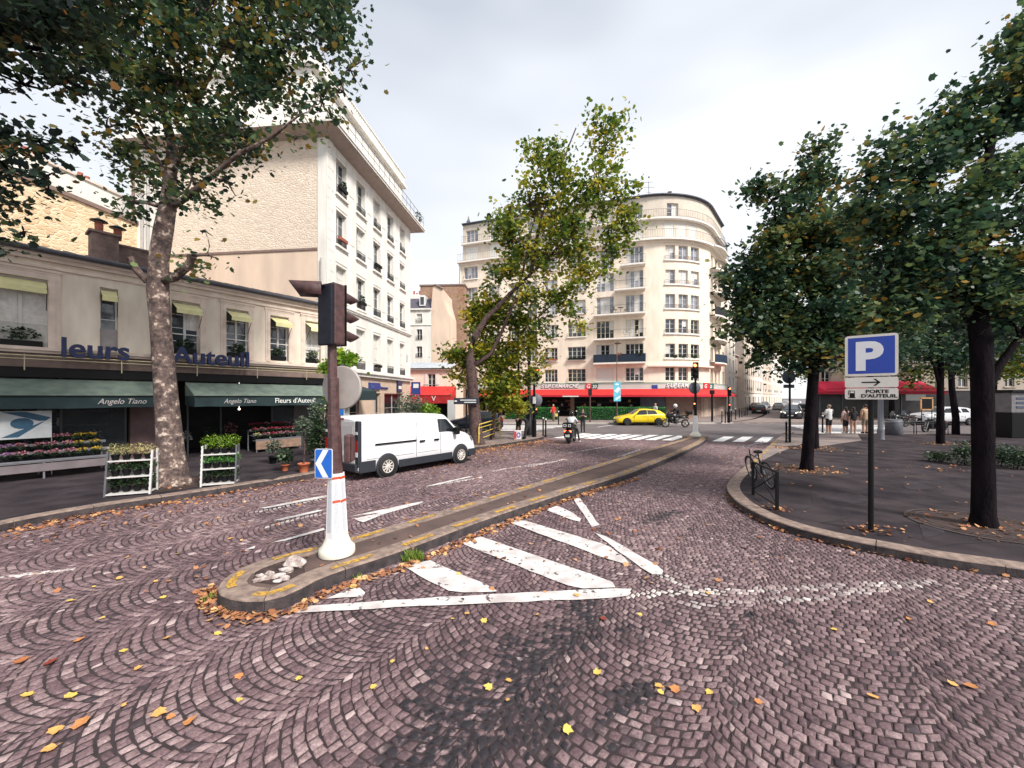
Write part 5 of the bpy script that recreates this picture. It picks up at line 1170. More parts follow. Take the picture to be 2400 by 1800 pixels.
# ---------- hedges in front of the shop
def hedge(label, p0, p1, w, h, n, seed):
    p0 = np.array(p0); p1 = np.array(p1); L_ = np.linalg.norm(p1-p0); a = math.atan2(*(p1-p0)[::-1]); rg = np.random.RandomState(seed)
    t = thing('hedge', label, 'hedge', (p0[0], p0[1], .14), a, 'clipped hedges in planters along the supermarket terrace')
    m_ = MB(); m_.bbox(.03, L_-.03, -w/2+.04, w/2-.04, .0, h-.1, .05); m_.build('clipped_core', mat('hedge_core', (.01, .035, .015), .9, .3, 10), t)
    c = np.c_[rg.rand(n)*L_, (rg.rand(n)-.5)*w, .05+rg.rand(n)*(h-.05)]
    f_ = rg.rand(n); c[f_ < .5, 1] = -w/2+rg.normal(0, .03, (f_ < .5).sum()); c[f_ > .7, 2] = h-.03+rg.normal(0, .03, (f_ > .7).sum())
    leaves('foliage', c, .1, leafmat('leaf_hedge', [(0, (.01, .09, .03)), (.5, (.03, .24, .05)), (1, (.16, .48, .08))]), np.clip(rg.normal(.45, .28, n), 0, 1), rg, SH_OVAL, parent=t)
def XY(px, Y): return ((px-1200)*Y/FPX, Y)
hedge('clipped green hedge left of the supermarket entrance', XY(1185, 42.5), XY(1308, 41.2), .7, 1.25, 3600, 1)
hedge('clipped green hedge right of the supermarket entrance, behind the yellow car', XY(1352, 41.0), XY(1558, 39.8), .7, 1.3, 5200, 2)

# ---------- far street (left side) and brasserie block on the right
def block(label, p0, d, L_, h, wallm, rows_, colw, seed, depth=8, skew=0, name='street_building', shopm=None, roofm=None, winw=1.0, group=None, sh=3.3, dark=.6):
    rr = random.Random(seed); loc, ang = frame_at(p0, d); t = thing(name, label, 'building', loc, ang, group)
    n = max(1, int(L_/colw)); ops_ = []; dz = (h-sh)/rows_
    for i in range(n):
        xc = (i+.5)*L_/n
        for r in range(rows_): ops_.append((xc-winw/2, xc+winw/2, sh+r*dz+.35, sh+r*dz+dz*.8))
        if i % 2 == 0: ops_.append((xc-.8, xc+.8, .3, 2.5))
    mb = MB(); grid_wall(mb, 0, L_, 0, h, ops_, rev=.25); mb.quad((0, 0, 0), (0, 0, h), (skew*depth, depth, h), (skew*depth, depth, 0)); mb.quad((L_, 0, 0), (L_, depth, 0), (L_, depth, h), (L_, 0, h)); mb.build('wall', wallm, t)
    mb = MB(); mb.add([(0, -.1, h), (L_, -.1, h), (L_, 1.6, h+2.2), (skew*1.6, 1.6, h+2.2), (skew*depth, depth, h+2.2), (L_, depth, h+2.2)], [(0, 1, 2, 3), (3, 2, 5, 4)]); mb.poly([(0, -.1, h), (skew*1.6, 1.6, h+2.2), (skew*depth, depth, h+2.2), (skew*depth, depth, h)]); mb.poly([(L_, -.1, h), (L_, depth, h), (L_, depth, h+2.2), (L_, 1.6, h+2.2)]); mb.build('roof', roofm or M_zinc, t)
    mb = MB(); mb.box(-.05, L_+.05, -.3, 0, h-.15, h); mb.box(0, L_, -.15, 0, sh-.1, sh+.1); 
    for o in ops_:
        if o[2] > 3: mb.box(o[0]-.15, o[1]+.15, -.12, 0, o[2]-.12, o[2])
    mb.build('cornice', wallm, t)
    for o in ops_: window(t, None, *o, .22, 2, 1, pm=M_dark if rr.random() < dark else M_glass2, curtain=.3)
    for o in ops_:
        if o[2] > 3 and rr.random() < .5: guard(t, None, o[0], o[1], o[2], .6, -.06, style=2, n=5)
    return t
SD = unit((.62, .785)); P3 = np.array(cpath(S3)[:2])
M_b1 = mat('haussmann_pale', (.76, .70, .63), .9, .08, 1.5); M_b2 = mat('haussmann_warm', (.66, .56, .47), .9, .1, 1.5)
block('pale seven storey building directly behind the rounded corner building', P3+SD*.1+np.array([-SD[1], SD[0]])*.4, SD, 9, 19.5, M_b1, 6, 2.4, 31)
lowb = P3+SD*9.2
block('low pale house with a brown gate in the side street', lowb+np.array([-SD[1], SD[0]])*1.0, SD, 6, 9.5, mat('pinkish_render', (.62, .52, .47), .9, .06, 1.2), 1, 3, 32, sh=6)
block('tan stone building with many small windows in the side street', lowb+SD*6.1, SD, 12, 15, M_b2, 4, 2.2, 33)
block('ornate stone building with tall centre windows farther up the side street', lowb+SD*18.2, SD, 13, 18.5, M_b1, 5, 2.6, 34, winw=1.2)
block('grey tan building near the far end of the side street', lowb+SD*31.3, SD, 18, 17, M_b2, 5, 2.6, 35)
block('farthest pale building closing the side street', lowb+SD*49.5, SD, 30, 19, M_b1, 5, 3, 36)
# right side: block with the brasserie
RB = np.array([35.4, 46.4])
rbk = block('five storey building behind the trees with a brasserie on its ground floor', RB, unit((1, -.06)), 30, 17.5, mat('greyish_stone', (.34, .29, .25), .9, .1, 1.5), 5, 2.5, 41, depth=16, skew=.85, dark=.8)
mb = MB(); mb.box(.3, 20, -.06, -.01, .1, 3.4); mb.build('dark_shopfront', mat('brasserie_dark', (.02, .018, .02), .4, .5, 1.2), rbk)
aw = awning(rbk, -.8, 11.5, -3.2, -.05, 3.05, 4.3, 2.78, mat('crimson_awning', (.62, .01, .055), .7, .08, 2), mat('crimson_valance', (.4, .008, .035), .7, .08, 2))
mb = MB(); mb.box(-.8, 11.5, -3.0, -2.96, 3.32, 3.4); mb.build('awning_stripe', MATS['crimson_valance'], aw)
mb = MB(); mb.box(7.2, 9.2, -3.3, -3.22, 2.1, 2.75); mb.build('hanging_board', mat('board_pale', (.5, .5, .48), .6, .1), rbk)
for x in (.5, 3, 6, 9.5): m_ = MB(); m_.box(x-.04, x+.04, -.12, -.06, .2, 3.0); m_.build('glazing_bar', mat('mullion_teal', (.12, .2, .2), .4, .1), rbk)
block('long dark stone building closing the square on the far right', RB+np.array([30.2, -1.9]), unit((.9, -.3)), 40, 17, mat('dark_stone', (.22, .19, .17), .9, .1, 1.5), 5, 3, 42, depth=10, dark=.8)
# ================= vehicles
M_tyre = M_rubber
def paintm(name, c, rough=.25):
    return mat(name, c, rough, .03, 3)
def wheel_at(par, x, y, r, w, side, rimc, spokes=10, name='wheel'):
    """side +1: outer face toward +y"""
    m_ = MB(); m_.lathe([(r*.62, -w/2), (r*.93, -w/2), (r, -w*.3), (r, w*.3), (r*.93, w/2), (r*.62, w/2)], (x, y, r), 24, 'y', cap=False); wh = m_.build(name, M_tyre, par)
    m_ = MB(); yo = y+side*(w/2-.004); yi = y+side*(w/2-.034)
    m_.lathe([(r*.64, 0), (r*.64, side*.03), (r*.57, side*.035), (r*.57, 0)], (x, yi, r), 24, 'y', cap=False); m_.lathe([(.0, side*.03), (r*.14, side*.03), (r*.16, 0)], (x, yo-side*.03, r), 12, 'y')
    for k in range(spokes):
        a = 2*math.pi*k/spokes; ca, sa = math.cos(a), math.sin(a); t = r*.055 if spokes > 6 else r*.1
        vs = []
        for rr_, tt in ((r*.1, t), (r*.6, t*.8)):
            for sg in (-1, 1): vs.append((x+rr_*ca-sg*tt*sa, yo-side*.005, r+rr_*sa+sg*tt*ca))
        vs += [(v[0], v[1]-side*.02, v[2]) for v in vs]
        m_.add(vs, [(0, 1, 3, 2), (4, 6, 7, 5), (0, 2, 6, 4), (1, 5, 7, 3)])
    m_.build('rim', rimc, wh)
    m_ = MB(); m_.lathe([(0, 0), (r*.6, 0)], (x, yi-side*.006, r), 20, 'y'); m_.build('brake_disc', M_black, wh)
    return wh
def loft(stations, n=4):
    """stations rows: x, zb, zbelt, zroof, wb, wbelt, wroof"""
    S = np.array(stations, float); t = np.linspace(0, len(S)-1, (len(S)-1)*n+1)
    T = np.stack([np.interp(t, np.arange(len(S)), S[:, k]) for k in range(7)], 1)
    K = T.copy(); K[1:-1] = .25*T[:-2]+.5*T[1:-1]+.25*T[2:]; rows = []
    for x, zb, zl, zr, wb, wl, wr in K:
        zm = zb+(zl-zb)*.45
        rows.append([(x, wb*.88, zb), (x, wb, zb+.07), (x, max(wb, wl)*1.01, zm), (x, wl*1.0, zl-.05), (x, wl*.965, zl), (x, wr+(wl*.965-wr)*.06, zr-(zr-zl)*.12), (x, wr*.88, zr-.012), (x, wr*.5, zr+.012), (x, 0, zr+.018)])
    return rows
def loft_mesh(rows):
    m_ = MB(); vs = []; k = len(rows[0])
    for r in rows: vs += r+[(p[0], -p[1], p[2]) for p in r[:-1][::-1]]
    w = 2*k-1; fs = []
    for i in range(len(rows)-1):
        for j in range(w-1): fs.append((i*w+j, i*w+j+1, (i+1)*w+j+1, (i+1)*w+j))
        fs.append((i*w+w-1, i*w, (i+1)*w, (i+1)*w+w-1))
    m_.add(vs, fs, True); m_.add(vs[:w], [tuple(range(w-1, -1, -1))]); m_.add(vs[-w:], [tuple(range(w))]); return m_
def side_panel(rows, x0, x1, u0, u1, side, off=.006, seg=(4, 5), slant=(0, 0)):
    """panel between ring points seg over [x0,x1] ; u fractions up the band"""
    xs = np.array([r[0][0] for r in rows]); A = np.array([r[seg[0]] for r in rows]); B = np.array([r[seg[1]] for r in rows]); o = np.argsort(xs); xs = xs[o]; A = A[o]; B = B[o]
    n = 10; lo_, hi_ = [], []
    for i in range(n+1):
        t = i/n
        for u, lst in ((u0, lo_), (u1, hi_)):
            a0 = x0+slant[0]*(u); a1 = x1+slant[1]*(u); x = a0+(a1-a0)*t
            a = np.array([np.interp(x, xs, A[:, k]) for k in range(3)]); b = np.array([np.interp(x, xs, B[:, k]) for k in range(3)])
            p = a+(b-a)*u; lst.append((p[0], side*(p[1]+off), p[2]+off*.2))
    m_ = MB(); m_.add(lo_+hi_, [(i, i+1, n+2+i, n+1+i) for i in range(n)], True); return m_
def car(name, label, cat, loc, rz, L_, W_, H_, paint, style='hatch', group=None, rim=None, wr=.32, lit=False):
    t = thing(name, label, cat, loc, rz, group); h = W_/2; f = L_/2
    if style == 'hatch':
        st = [(f, .3, .5, .52, h*.72, h*.7, h*.6), (f-.12, .22, .62, .66, h*.9, h*.88, h*.78), (f-.5, .2, .74, .78, h*.97, h*.95, h*.85), (f-1.15, .2, .86, .9, h, h*.97, h*.85), (f-1.35, .2, .9, .96, h, h*.97, h*.82), (f-2.0, .2, .93, H_-.05, h, h*.97, h*.66), (f-2.5, .2, .94, H_, h, h*.97, h*.68), (-f+1.1, .2, .97, H_-.04, h, h*.96, h*.66), (-f+.5, .22, 1.0, H_-.16, h*.98, h*.93, h*.63), (-f+.12, .25, .95, 1.0, h*.95, h*.88, h*.74), (-f, .3, .7, .75, h*.85, h*.8, h*.7)]
        sw = [(f-1.6, f-2.62, .03, .95), (f-2.66, -f+.8, .03, .93)]; ws_ = (f-1.38, f-1.95); rw = (-f+.2, -f+.48)
    elif style == 'suv':
        st = [(f, .32, .65, .68, h*.76, h*.74, h*.64), (f-.12, .26, .82, .86, h*.93, h*.9, h*.8), (f-.5, .25, .95, 1.0, h*.98, h*.96, h*.86), (f-1.1, .25, 1.02, 1.07, h, h*.97, h*.86), (f-1.25, .25, 1.04, 1.1, h, h*.97, h*.83), (f-1.85, .25, 1.06, H_-.05, h, h*.97, h*.7), (f-2.4, .25, 1.06, H_, h, h*.97, h*.72), (-f+.9, .25, 1.08, H_-.03, h, h*.96, h*.7), (-f+.35, .26, 1.1, H_-.12, h*.98, h*.94, h*.68), (-f+.1, .28, 1.05, 1.12, h*.95, h*.9, h*.76), (-f, .34, .8, .85, h*.88, h*.82, h*.74)]
        sw = [(f-1.6, f-2.45, .08, .9), (f-2.52, -f+1.35, .08, .9), (-f+1.28, -f+.6, .12, .86)]; ws_ = (f-1.28, f-1.8); rw = (-f+.15, -f+.33)
    rows_ = loft(st); loft_mesh(rows_).build('body', paint, t)
    for a, b, u0, u1 in sw:
        for sd in (-1, 1): side_panel(rows_, a, b, u0, u1, sd, slant=((-.42 if a > f-1.9 and a > 0 else 0), (.0 if b > -f+1.4 else .22))).build('side_window', M_dark, t)
    for (a, b), nm in ((ws_, 'windscreen'), (rw, 'rear_window')):
        m_ = MB(); xs = [r[0][0] for r in rows_]
        def at(x):
            i = min(range(len(rows_)), key=lambda k: abs(rows_[k][0][0]-x)); return rows_[i]
        n = 4; pts = []
        for i in range(n+1):
            r = at(a+(b-a)*i/n); pts.append([(q[0], q[1]*.97, q[2]+.012) for q in (r[6], r[7], r[8])]+[(q[0], -q[1]*.97, q[2]+.012) for q in (r[7], r[6])])
        vs = [p for r in pts for p in r]; m_.add(vs, [(i*5+j, i*5+j+1, (i+1)*5+j+1, (i+1)*5+j) for i in range(n) for j in range(4)], True)
        m_.build(nm, mat('windscreen_glass', (.10, .12, .14), .06, .3, 2, spec=.8) if nm == 'windscreen' else M_dark, t)
    for sd in (-1, 1):
        for x in (f-.85, -f+.78):
            m_ = MB(); m_.lathe([(0, .008*sd), (wr*1.15, .008*sd), (wr*1.15, -.05*sd)], (x, sd*h*1.01, wr), 24, 'y'); m_.build('wheel_arch', M_black, t)
            wheel_at(t, x, sd*(h-.045), wr, .2, sd, rim or M_steel, 5)
        m_ = MB(); m_.ball((f-1.55, sd*(h+.08), 1.0 if style == 'suv' else .93), .09, 8, (.6, 1, .75)); m_.build('wing_mirror', paint, t)
        m_ = MB(); m_.add([(f-.05, sd*h*.45, .58+(.16 if style == 'suv' else 0)), (f-.3, sd*h*.93, .64+(.18 if style == 'suv' else 0)), (f-.36, sd*h*.95, .74+(.18 if style == 'suv' else 0)), (f-.09, sd*h*.48, .66+(.18 if style == 'suv' else 0))], [(0, 1, 2, 3)])
        for i, v in enumerate(m_.v): m_.v[i] = (v[0]+.05, v[1]*1.02, v[2])
        m_.build('headlight', mat('headlight_lit', (.9, .85, .75), .2, 0, emit=((1, .9, .7), 2.5)) if lit else mat('headlight', (.55, .57, .6), .1, .1), t)
        m_ = MB(); m_.box(-f-.01, -f+.14, min(sd*h*.5, sd*h*.93), max(sd*h*.5, sd*h*.93), .78, .9); m_.build('tail_light', mat('tail_red', (.35, .02, .015), .25, .05), t)
        m_ = MB(); yy = sd*(h*1.012)
        for x in (f-1.45, f-2.65, -f+1.15): m_.box(x-.006, x+.006, yy-.004, yy+.004, .35, .86)
        m_.box(-f+1.2, f-1.3, min(yy, yy-.03*sd), max(yy, yy-.03*sd), .2, .3); m_.build('door_seam', M_black, t)
        m_ = MB()
        for x in (f-2.4, -f+1.35): m_.box(x-.1, x+.1, min(yy, yy+.02*sd), max(yy, yy+.02*sd), .79, .82)
        m_.build('door_handle', paint, t)
    m_ = MB(); z = .34 if style == 'hatch' else .45; m_.bbox(f-.05, f+.02, -h*.6, h*.6, z-.08, z+.16, .02); m_.build('grille', M_black, t)
    m_ = MB(); m_.box(f+.015, f+.03, -.26, .26, z+.0, z+.1); m_.box(-f-.03, -f-.005, -.26, .26, .5, .61); m_.build('number_plate', M_white, t)
    m_ = MB(); m_.box(-f+.1, f-.15, -h*.85, h*.85, .16, .24); m_.build('underbody', M_black, t)
    return t
def at_px(px, py, z=0): return G(px, py, z)
RD = math.atan2(.785, .62)
M_yc = paintm('car_yellow', (.68, .50, .01)); M_rimd = mat('rim_dark', (.07, .07, .075), .4, .1, metal=.6)
yc = car('parked_car', 'bright yellow hatchback with black wheels standing before the supermarket hedge', 'car', (X(1498, 35.3), 35.3, 0), R(180.5), 4.35, 1.8, 1.44, M_yc, rim=M_rimd)
car('parked_car', 'dark navy hatchback half hidden by the trunk of the yellowing plane tree', 'car', (X(1112, 29.6), 29.6, 0), R(181), 4.3, 1.78, 1.45, paintm('car_navy', (.012, .016, .03)))
car('parked_car', 'silver white estate car stopped beyond the railings on the right', 'car', (X(2205, 35.5), 35.5, 0), R(180), 4.6, 1.82, 1.62, paintm('car_silver', (.55, .55, .57)), style='suv')
car('driving_car', 'dark suv with lit headlights coming out of the side street', 'car', (X(1856, 44), 44, 0), RD+R(180), 4.4, 1.85, 1.62, paintm('car_darkgrey', (.03, .032, .04)), style='suv', lit=True)
gfar = 'cars parked along the side street'
random.seed(12)
far = [(1783, 971, 'black hatchback parked nearest in the side street', (.012, .012, .014), 'hatch'), (1772, 963.5, 'black car parked second in the left row of the side street', (.02, .02, .024), 'suv'),
       (1826, 962, 'pale grey car behind the dark suv in the side street', (.45, .46, .48), 'suv'), (1792, 958, 'dark grey car deeper in the side street row', (.05, .05, .06), 'hatch'), (1883, 966, 'black car just right of the dark suv', (.015, .015, .018), 'suv'), (1868, 955, 'white car far up the side street', (.7, .7, .7), 'suv'), (1842, 953.5, 'silver car farthest up the side street', (.4, .41, .43), 'hatch'), (1899, 956, 'white van-like car far up the side street beside the dark tree trunk', (.72, .72, .72), 'suv')]
for i, (a, b, lab, c, s_) in enumerate(far):
    x, y, z = G(a, b); car('parked_car', lab, 'car', (x, y, 0), RD+R(180 if i % 2 else 0), 4.2, 1.75, 1.5, paintm('far_paint_%d' % 0 if False else 'paint_'+'abcdefgh'[i], c), s_, gfar)
# ---- white van
def van():
    M_w = paintm('van_white', (.66, .66, .68), .3); M_cl = mat('cladding', (.018, .022, .03), .6, .1)
    L_, W_, H_ = 5.1, 1.9, 1.9; f = L_/2; h = W_/2
    rx_, ry_ = G(907, 1117)[:2]; fx_, fy_ = G(1076, 1086)[:2]; ux, uy = fx_-rx_, fy_-ry_; d = math.hypot(ux, uy); ux /= d; uy /= d; ang = math.atan2(uy, ux)
    xr, xf = -f+.98, f-.93       # axle positions
    # near (right) side wheels given -> centre of van lies to the left (+y local)
    cx = (rx_+fx_)/2-uy*(h-.02); cy = (ry_+fy_)/2+ux*(h-.02)
    t = thing('delivery_van', 'white panel van with black sills parked facing away along the left kerb', 'van', (cx, cy, 0), ang)
    st = [(f, .32, .62, .66, h*.8, h*.74, h*.6), (f-.1, .24, .85, .92, h*.93, h*.86, h*.72), (f-.45, .24, 1.02, 1.12, h*.98, h*.93, h*.78), (f-.85, .24, 1.14, 1.22, h, h*.97, h*.84), (f-1.05, .24, 1.16, 1.38, h, h*.98, h*.84), (f-1.55, .24, 1.18, 1.86, h, h*.985, h*.86), (f-1.95, .24, 1.18, H_-.02, h, h*.985, h*.88), (f-2.5, .24, 1.18, H_, h, h*.985, h*.9), (-f+1, .24, 1.18, H_, h, h*.985, h*.9), (-f+.12, .24, 1.18, H_-.02, h, h*.985, h*.9), (-f, .26, 1.16, H_-.1, h*.98, h*.96, h*.86)]
    rows_ = loft(st, 5); loft_mesh(rows_).build('body', M_w, t)
    for sd in (-1, 1):
        side_panel(rows_, f-.98, f-1.95, .1, .86, sd, slant=(-.62, -.05), off=.008).build('side_window', M_dark, t)
        p_ = MB(); y = sd*h*1.012; 
        # lower black cladding between and behind wheels
        for a, b, z1 in ((-f+.02, xr-.42, .58), (xr+.42, xf-.44, .48), (xf+.42, f-.12, .5)):
            p_.bbox(a, b, min(y-.03*sd, y+.02*sd), max(y-.03*sd, y+.02*sd), .24, z1, .01)
        p_.build('side_cladding', M_cl, t)
        for x in (xr, xf):
            m_ = MB(); m_.lathe([(0, .008*sd), (.385, .012*sd), (.40, .006*sd), (.40, -.05*sd)], (x, sd*h*1.008, .34), 28, 'y'); m_.build('wheel_arch', M_cl, t)
            wheel_at(t, x, sd*(h-.045), .33, .2, sd, mat('hubcap', (.62, .57, .53), .4, .1), 10)
        m_ = MB()
        for x in (f-1.92, f-3.0): m_.box(x-.006, x+.006, min(y, y+.006*sd), max(y, y+.006*sd), .5, 1.72)
        m_.box(f-1.92, f-.98, min(y, y+.006*sd), max(y, y+.006*sd), 1.12, 1.128) if False else 0
        # recessed panel outlines drawn as thin swage beads
        for a, b in ((-f+.25, f-3.1), (f-2.95, f-2.05)):
            for z in (.62, 1.66): m_.box(a, b, min(y*.985, y*.985+.012*sd) if z > 1.2 else min(y, y+.005*sd), max(y*.985, y*.985+.012*sd) if z > 1.2 else max(y, y+.005*sd), z, z+.008)
        m_.build('body_seam', mat('van_seam', (.10, .10, .11), .5, 0), t)
        m_ = MB(); m_.box(-f+.55, f-3.0, min(y, y+.02*sd), max(y, y+.02*sd), 1.02, 1.07); m_.build('door_rail', M_black, t)
        for x in (f-2.12, f-2.75): m_ = MB(); m_.bbox(x-.11, x+.11, min(y, y+.035*sd), max(y, y+.035*sd), .97, 1.03, .01); m_.build('door_handle', M_black, t)
        m_ = MB(); m_.bbox(f-1.32, f-1.16, min(sd*(h+.02), sd*(h+.22)), max(sd*(h+.02), sd*(h+.22)), 1.12, 1.38, .03); m_.build('wing_mirror', M_black, t)
        m_ = MB(); m_.bbox(-f-.02, -f+.1, min(sd*(h-.16), sd*(h+.012)), max(sd*(h-.16), sd*(h+.012)), .42, 1.78, .02); tl = m_.build('rear_corner_panel', M_cl, t)
        for z0, z1, mm_ in ((.72, .86, M_white), (.86, 1.08, mat('tail_red', (.35, .02, .015), .25, .05)), (1.08, 1.2, MATS['tail_red']), (1.38, 1.46, M_white)):
            m_ = MB(); m_.box(-f-.03, -f-.018, min(sd*(h-.12), sd*(h-.01)), max(sd*(h-.12), sd*(h-.01)), z0, z1); m_.build('tail_light', mm_, tl)
        m_ = MB(); m_.add([(f-.07, sd*h*.5, .72), (f-.28, sd*h*.95, .8), (f-.42, sd*h*.97, 1.0), (f-.2, sd*h*.55, .92)], [(0, 1, 2, 3)])
        m_.v = [(v[0]+.05, v[1]*1.03, v[2]) for v in m_.v]; m_.build('headlight', mat('headlight', (.55, .57, .6), .1, .1), t)
    m_ = MB(); m_.bbox(-f-.08, -f+.02, -h*.95, h*.95, .28, .5, .02); m_.bbox(f-.12, f+.04, -h*.85, h*.85, .26, .52, .03); m_.build('bumper', M_cl, t)
    M_dr = mat('van_rear_grey', (.60, .58, .57), .4, .04)
    for sd in (-1, 1):
        m_ = MB(); a, b = sorted((sd*.012, sd*(h-.17))); m_.bbox(-f-.022, -f+.0, a, b, .52, 1.76, .008); dr = m_.build('rear_door', M_dr, t)
        m_ = MB(); a, b = sorted((sd*.1, sd*(h-.27))); m_.box(-f-.027, -f-.02, a, b, .6, 1.1); m_.box(-f-.027, -f-.02, a, b, 1.16, 1.62); m_.build('door_pressing', mat('van_rear_press', (.54, .52, .51), .45, .04), dr)
    m_ = MB(); m_.box(-f-.03, -f, -.15, .15, 1.8, 1.85); m_.build('brake_light', MATS['tail_red'], t)
    m_ = MB(); m_.box(-f-.04, -f-.02, -.26, .26, .72, .84); m_.build('number_plate', M_white, t)
    m_ = MB(); m_.box(-f+.1, f-.2, -h*.85, h*.85, .18, .3); m_.build('underbody', M_black, t)
    m_ = MB(); r = [q for q in rows_ if f-1.6 < q[0][0] < f-1.0]; 
    pts = [[(q[k][0], q[k][1]*.95*s_, q[k][2]+.015) for k, s_ in ((6, 1), (7, 1), (8, 1), (7, -1), (6, -1))] for q in r]; vs = [p for q in pts for p in q]
    m_.add(vs, [(i*5+j, i*5+j+1, (i+1)*5+j+1, (i+1)*5+j) for i in range(len(r)-1) for j in range(4)], True); m_.build('windscreen', M_dark, t)
van()

# ================= people
def person(label, loc, rz, H=1.75, J=None, cols=None, hair=(.03, .02, .015), hairlen=0, scale=1, helmet=None, group=None, parent=None):
    """facing +x; J overrides joints; cols: dict bone-class -> material"""
    B = {'pelvis': (0, 0, .93), 'spine': (.0, 0, 1.12), 'chest': (0.01, 0, 1.32), 'neck': (0, 0, 1.49), 'hb': (.015, 0, 1.57), 'hm': (.025, 0, 1.64), 'ht': (.015, 0, 1.71),
         'shL': (0, .17, 1.42), 'shR': (0, -.17, 1.42), 'elL': (-.02, .23, 1.15), 'elR': (-.02, -.23, 1.15), 'wrL': (.05, .24, .92), 'wrR': (.05, -.24, .92), 'haL': (.07, .24, .84), 'haR': (.07, -.24, .84),
         'hiL': (0, .09, .88), 'hiR': (0, -.09, .88), 'knL': (.02, .1, .5), 'knR': (.02, -.1, .5), 'anL': (0, .1, .09), 'anR': (0, -.1, .09), 'toL': (.17, .12, .035), 'toR': (.17, -.12, .035), 'heL': (-.04, .1, .04), 'heR': (-.04, -.1, .04)}
    B.update(J or {}); k = H/1.75; B = {a: Vector(v)*k for a, v in B.items()}
    RAD = {'pelvis': .16, 'spine': .15, 'chest': .17, 'neck': .06, 'hb': .075, 'hm': .095, 'ht': .075, 'sh': .088, 'el': .058, 'wr': .036, 'ha': .033, 'hi': .125, 'kn': .078, 'an': .052, 'to': .042, 'he': .045}
    E_ = [('pelvis', 'spine', 'top'), ('spine', 'chest', 'top'), ('chest', 'neck', 'skin'), ('neck', 'hb', 'skin'), ('hb', 'hm', 'skin'), ('hm', 'ht', 'skin')]
    for s in 'LR': E_ += [('chest', 'sh'+s, 'top'), ('sh'+s, 'el'+s, 'sleeve'), ('el'+s, 'wr'+s, 'fore'), ('wr'+s, 'ha'+s, 'skin'), ('pelvis', 'hi'+s, 'legs'), ('hi'+s, 'kn'+s, 'legs'), ('kn'+s, 'an'+s, 'shin'), ('an'+s, 'to'+s, 'shoe'), ('an'+s, 'he'+s, 'shoe')]
    names = list(B); vs = [B[n] for n in names]; ed = [(names.index(a), names.index(b)) for a, b, c in E_]; cl = [c for a, b, c in E_]; rad = []
    for n in names: rad.append(RAD.get(n, RAD.get(n[:-1], .05))*k)
    for s in 'LR':      # fingers and thumb
        w_, hnd = B['wr'+s], B['ha'+s]; d = (hnd-w_).normalized(); a = d.cross(Vector((1, 0, 0)) if abs(d.x) < .8 else Vector((0, 0, 1))).normalized(); c = a.cross(d).normalized(); hi_ = names.index('ha'+s)
        for q, (o, ln) in enumerate(((-.026, .06), (-.009, .075), (.009, .07), (.026, .055))):
            p1 = hnd+c*o*k+d*.035*k; p2 = p1+d*ln*k*.5+a*.008*k; p3 = p2+d*ln*k*.45+a*.02*k; j = len(vs); vs += [p1, p2, p3]; rad += [.011*k, .0095*k, .008*k]; ed += [(hi_, j), (j, j+1), (j+1, j+2)]; cl += ['skin']*3
        p1 = w_.lerp(hnd, .5)+c*.035*k; p2 = p1+(c*.6+d).normalized()*.04*k; j = len(vs); vs += [p1, p2]; rad += [.012*k, .009*k]; ed += [(names.index('wr'+s), j), (j, j+1)]; cl += ['skin']*2
    me = bpy.data.meshes.new('person'); me.from_pydata([tuple(v) for v in vs], ed, []); o = bpy.data.objects.new('tmp', me); C.objects.link(o)
    sk_ = o.modifiers.new('s', 'SKIN'); 
    for i, r in enumerate(rad): me.skin_vertices[0].data[i].radius = (r, r*(.8 if names[i:i+1] and names[i] in ('chest', 'spine', 'pelvis') else 1)) if i < len(names) else (r, r)
    me.skin_vertices[0].data[0].use_root = True; sb_ = o.modifiers.new('u', 'SUBSURF'); sb_.levels = 1; sb_.render_levels = 1
    dg = bpy.context.evaluated_depsgraph_get(); m2 = bpy.data.meshes.new_from_object(o.evaluated_get(dg)); bpy.data.objects.remove(o)
    order = ['top', 'sleeve', 'fore', 'skin', 'legs', 'shin', 'shoe']; m2.materials.clear()
    sk0 = cols.get('skin', M_skin); dc = {'top': cols['top'], 'sleeve': cols.get('sleeve', cols['top']), 'fore': cols.get('fore', sk0), 'skin': sk0, 'legs': cols['legs'], 'shin': cols.get('shin', cols['legs']), 'shoe': cols.get('shoe', M_black)}
    for c in order: m2.materials.append(dc[c])
    segs = [(vs[a], vs[b], order.index(c)) for (a, b), c in zip(ed, cl)]
    for p in m2.polygons:
        c = p.center; best = 1e9
        for a, b, i in segs:
            ab = b-a; t = max(0, min(1, (c-a).dot(ab)/max(ab.length_squared, 1e-9))); dd = (c-(a+ab*t)).length-(.05*k if i in (0,) else 0)
            if dd < best: best = dd; bi = i
        p.material_index = bi; p.use_smooth = True
    if parent is None: t = thing('person', label, 'person', loc, rz, group)
    bo = fin(bpy.data.objects.new('body', m2), 'body', t)
    hd = (B['hb']+B['ht'])/2; ax = (B['ht']-B['hb']).normalized(); fw = Vector((1, 0, 0)); fw = (fw-ax*fw.dot(ax)).normalized(); sdv = ax.cross(fw)
    m_ = MB(); m_.ball(tuple(hd+fw*.098*k-ax*.01*k), .016*k, 6); m_.build('nose', sk0, t)
    m_ = MB(); m_.ball(tuple(hd+fw*.085*k+sdv*.032*k+ax*.015*k), .011*k, 6); m_.ball(tuple(hd+fw*.085*k-sdv*.032*k+ax*.015*k), .011*k, 6); m_.build('eyes', M_black, t)
    m_ = MB(); m_.ball(tuple(hd+fw*.083*k-ax*.05*k), .018*k, 6, (.5, 1, .4)); m_.build('mouth', mat('lips', (.3, .1, .09), .6, 0), t)
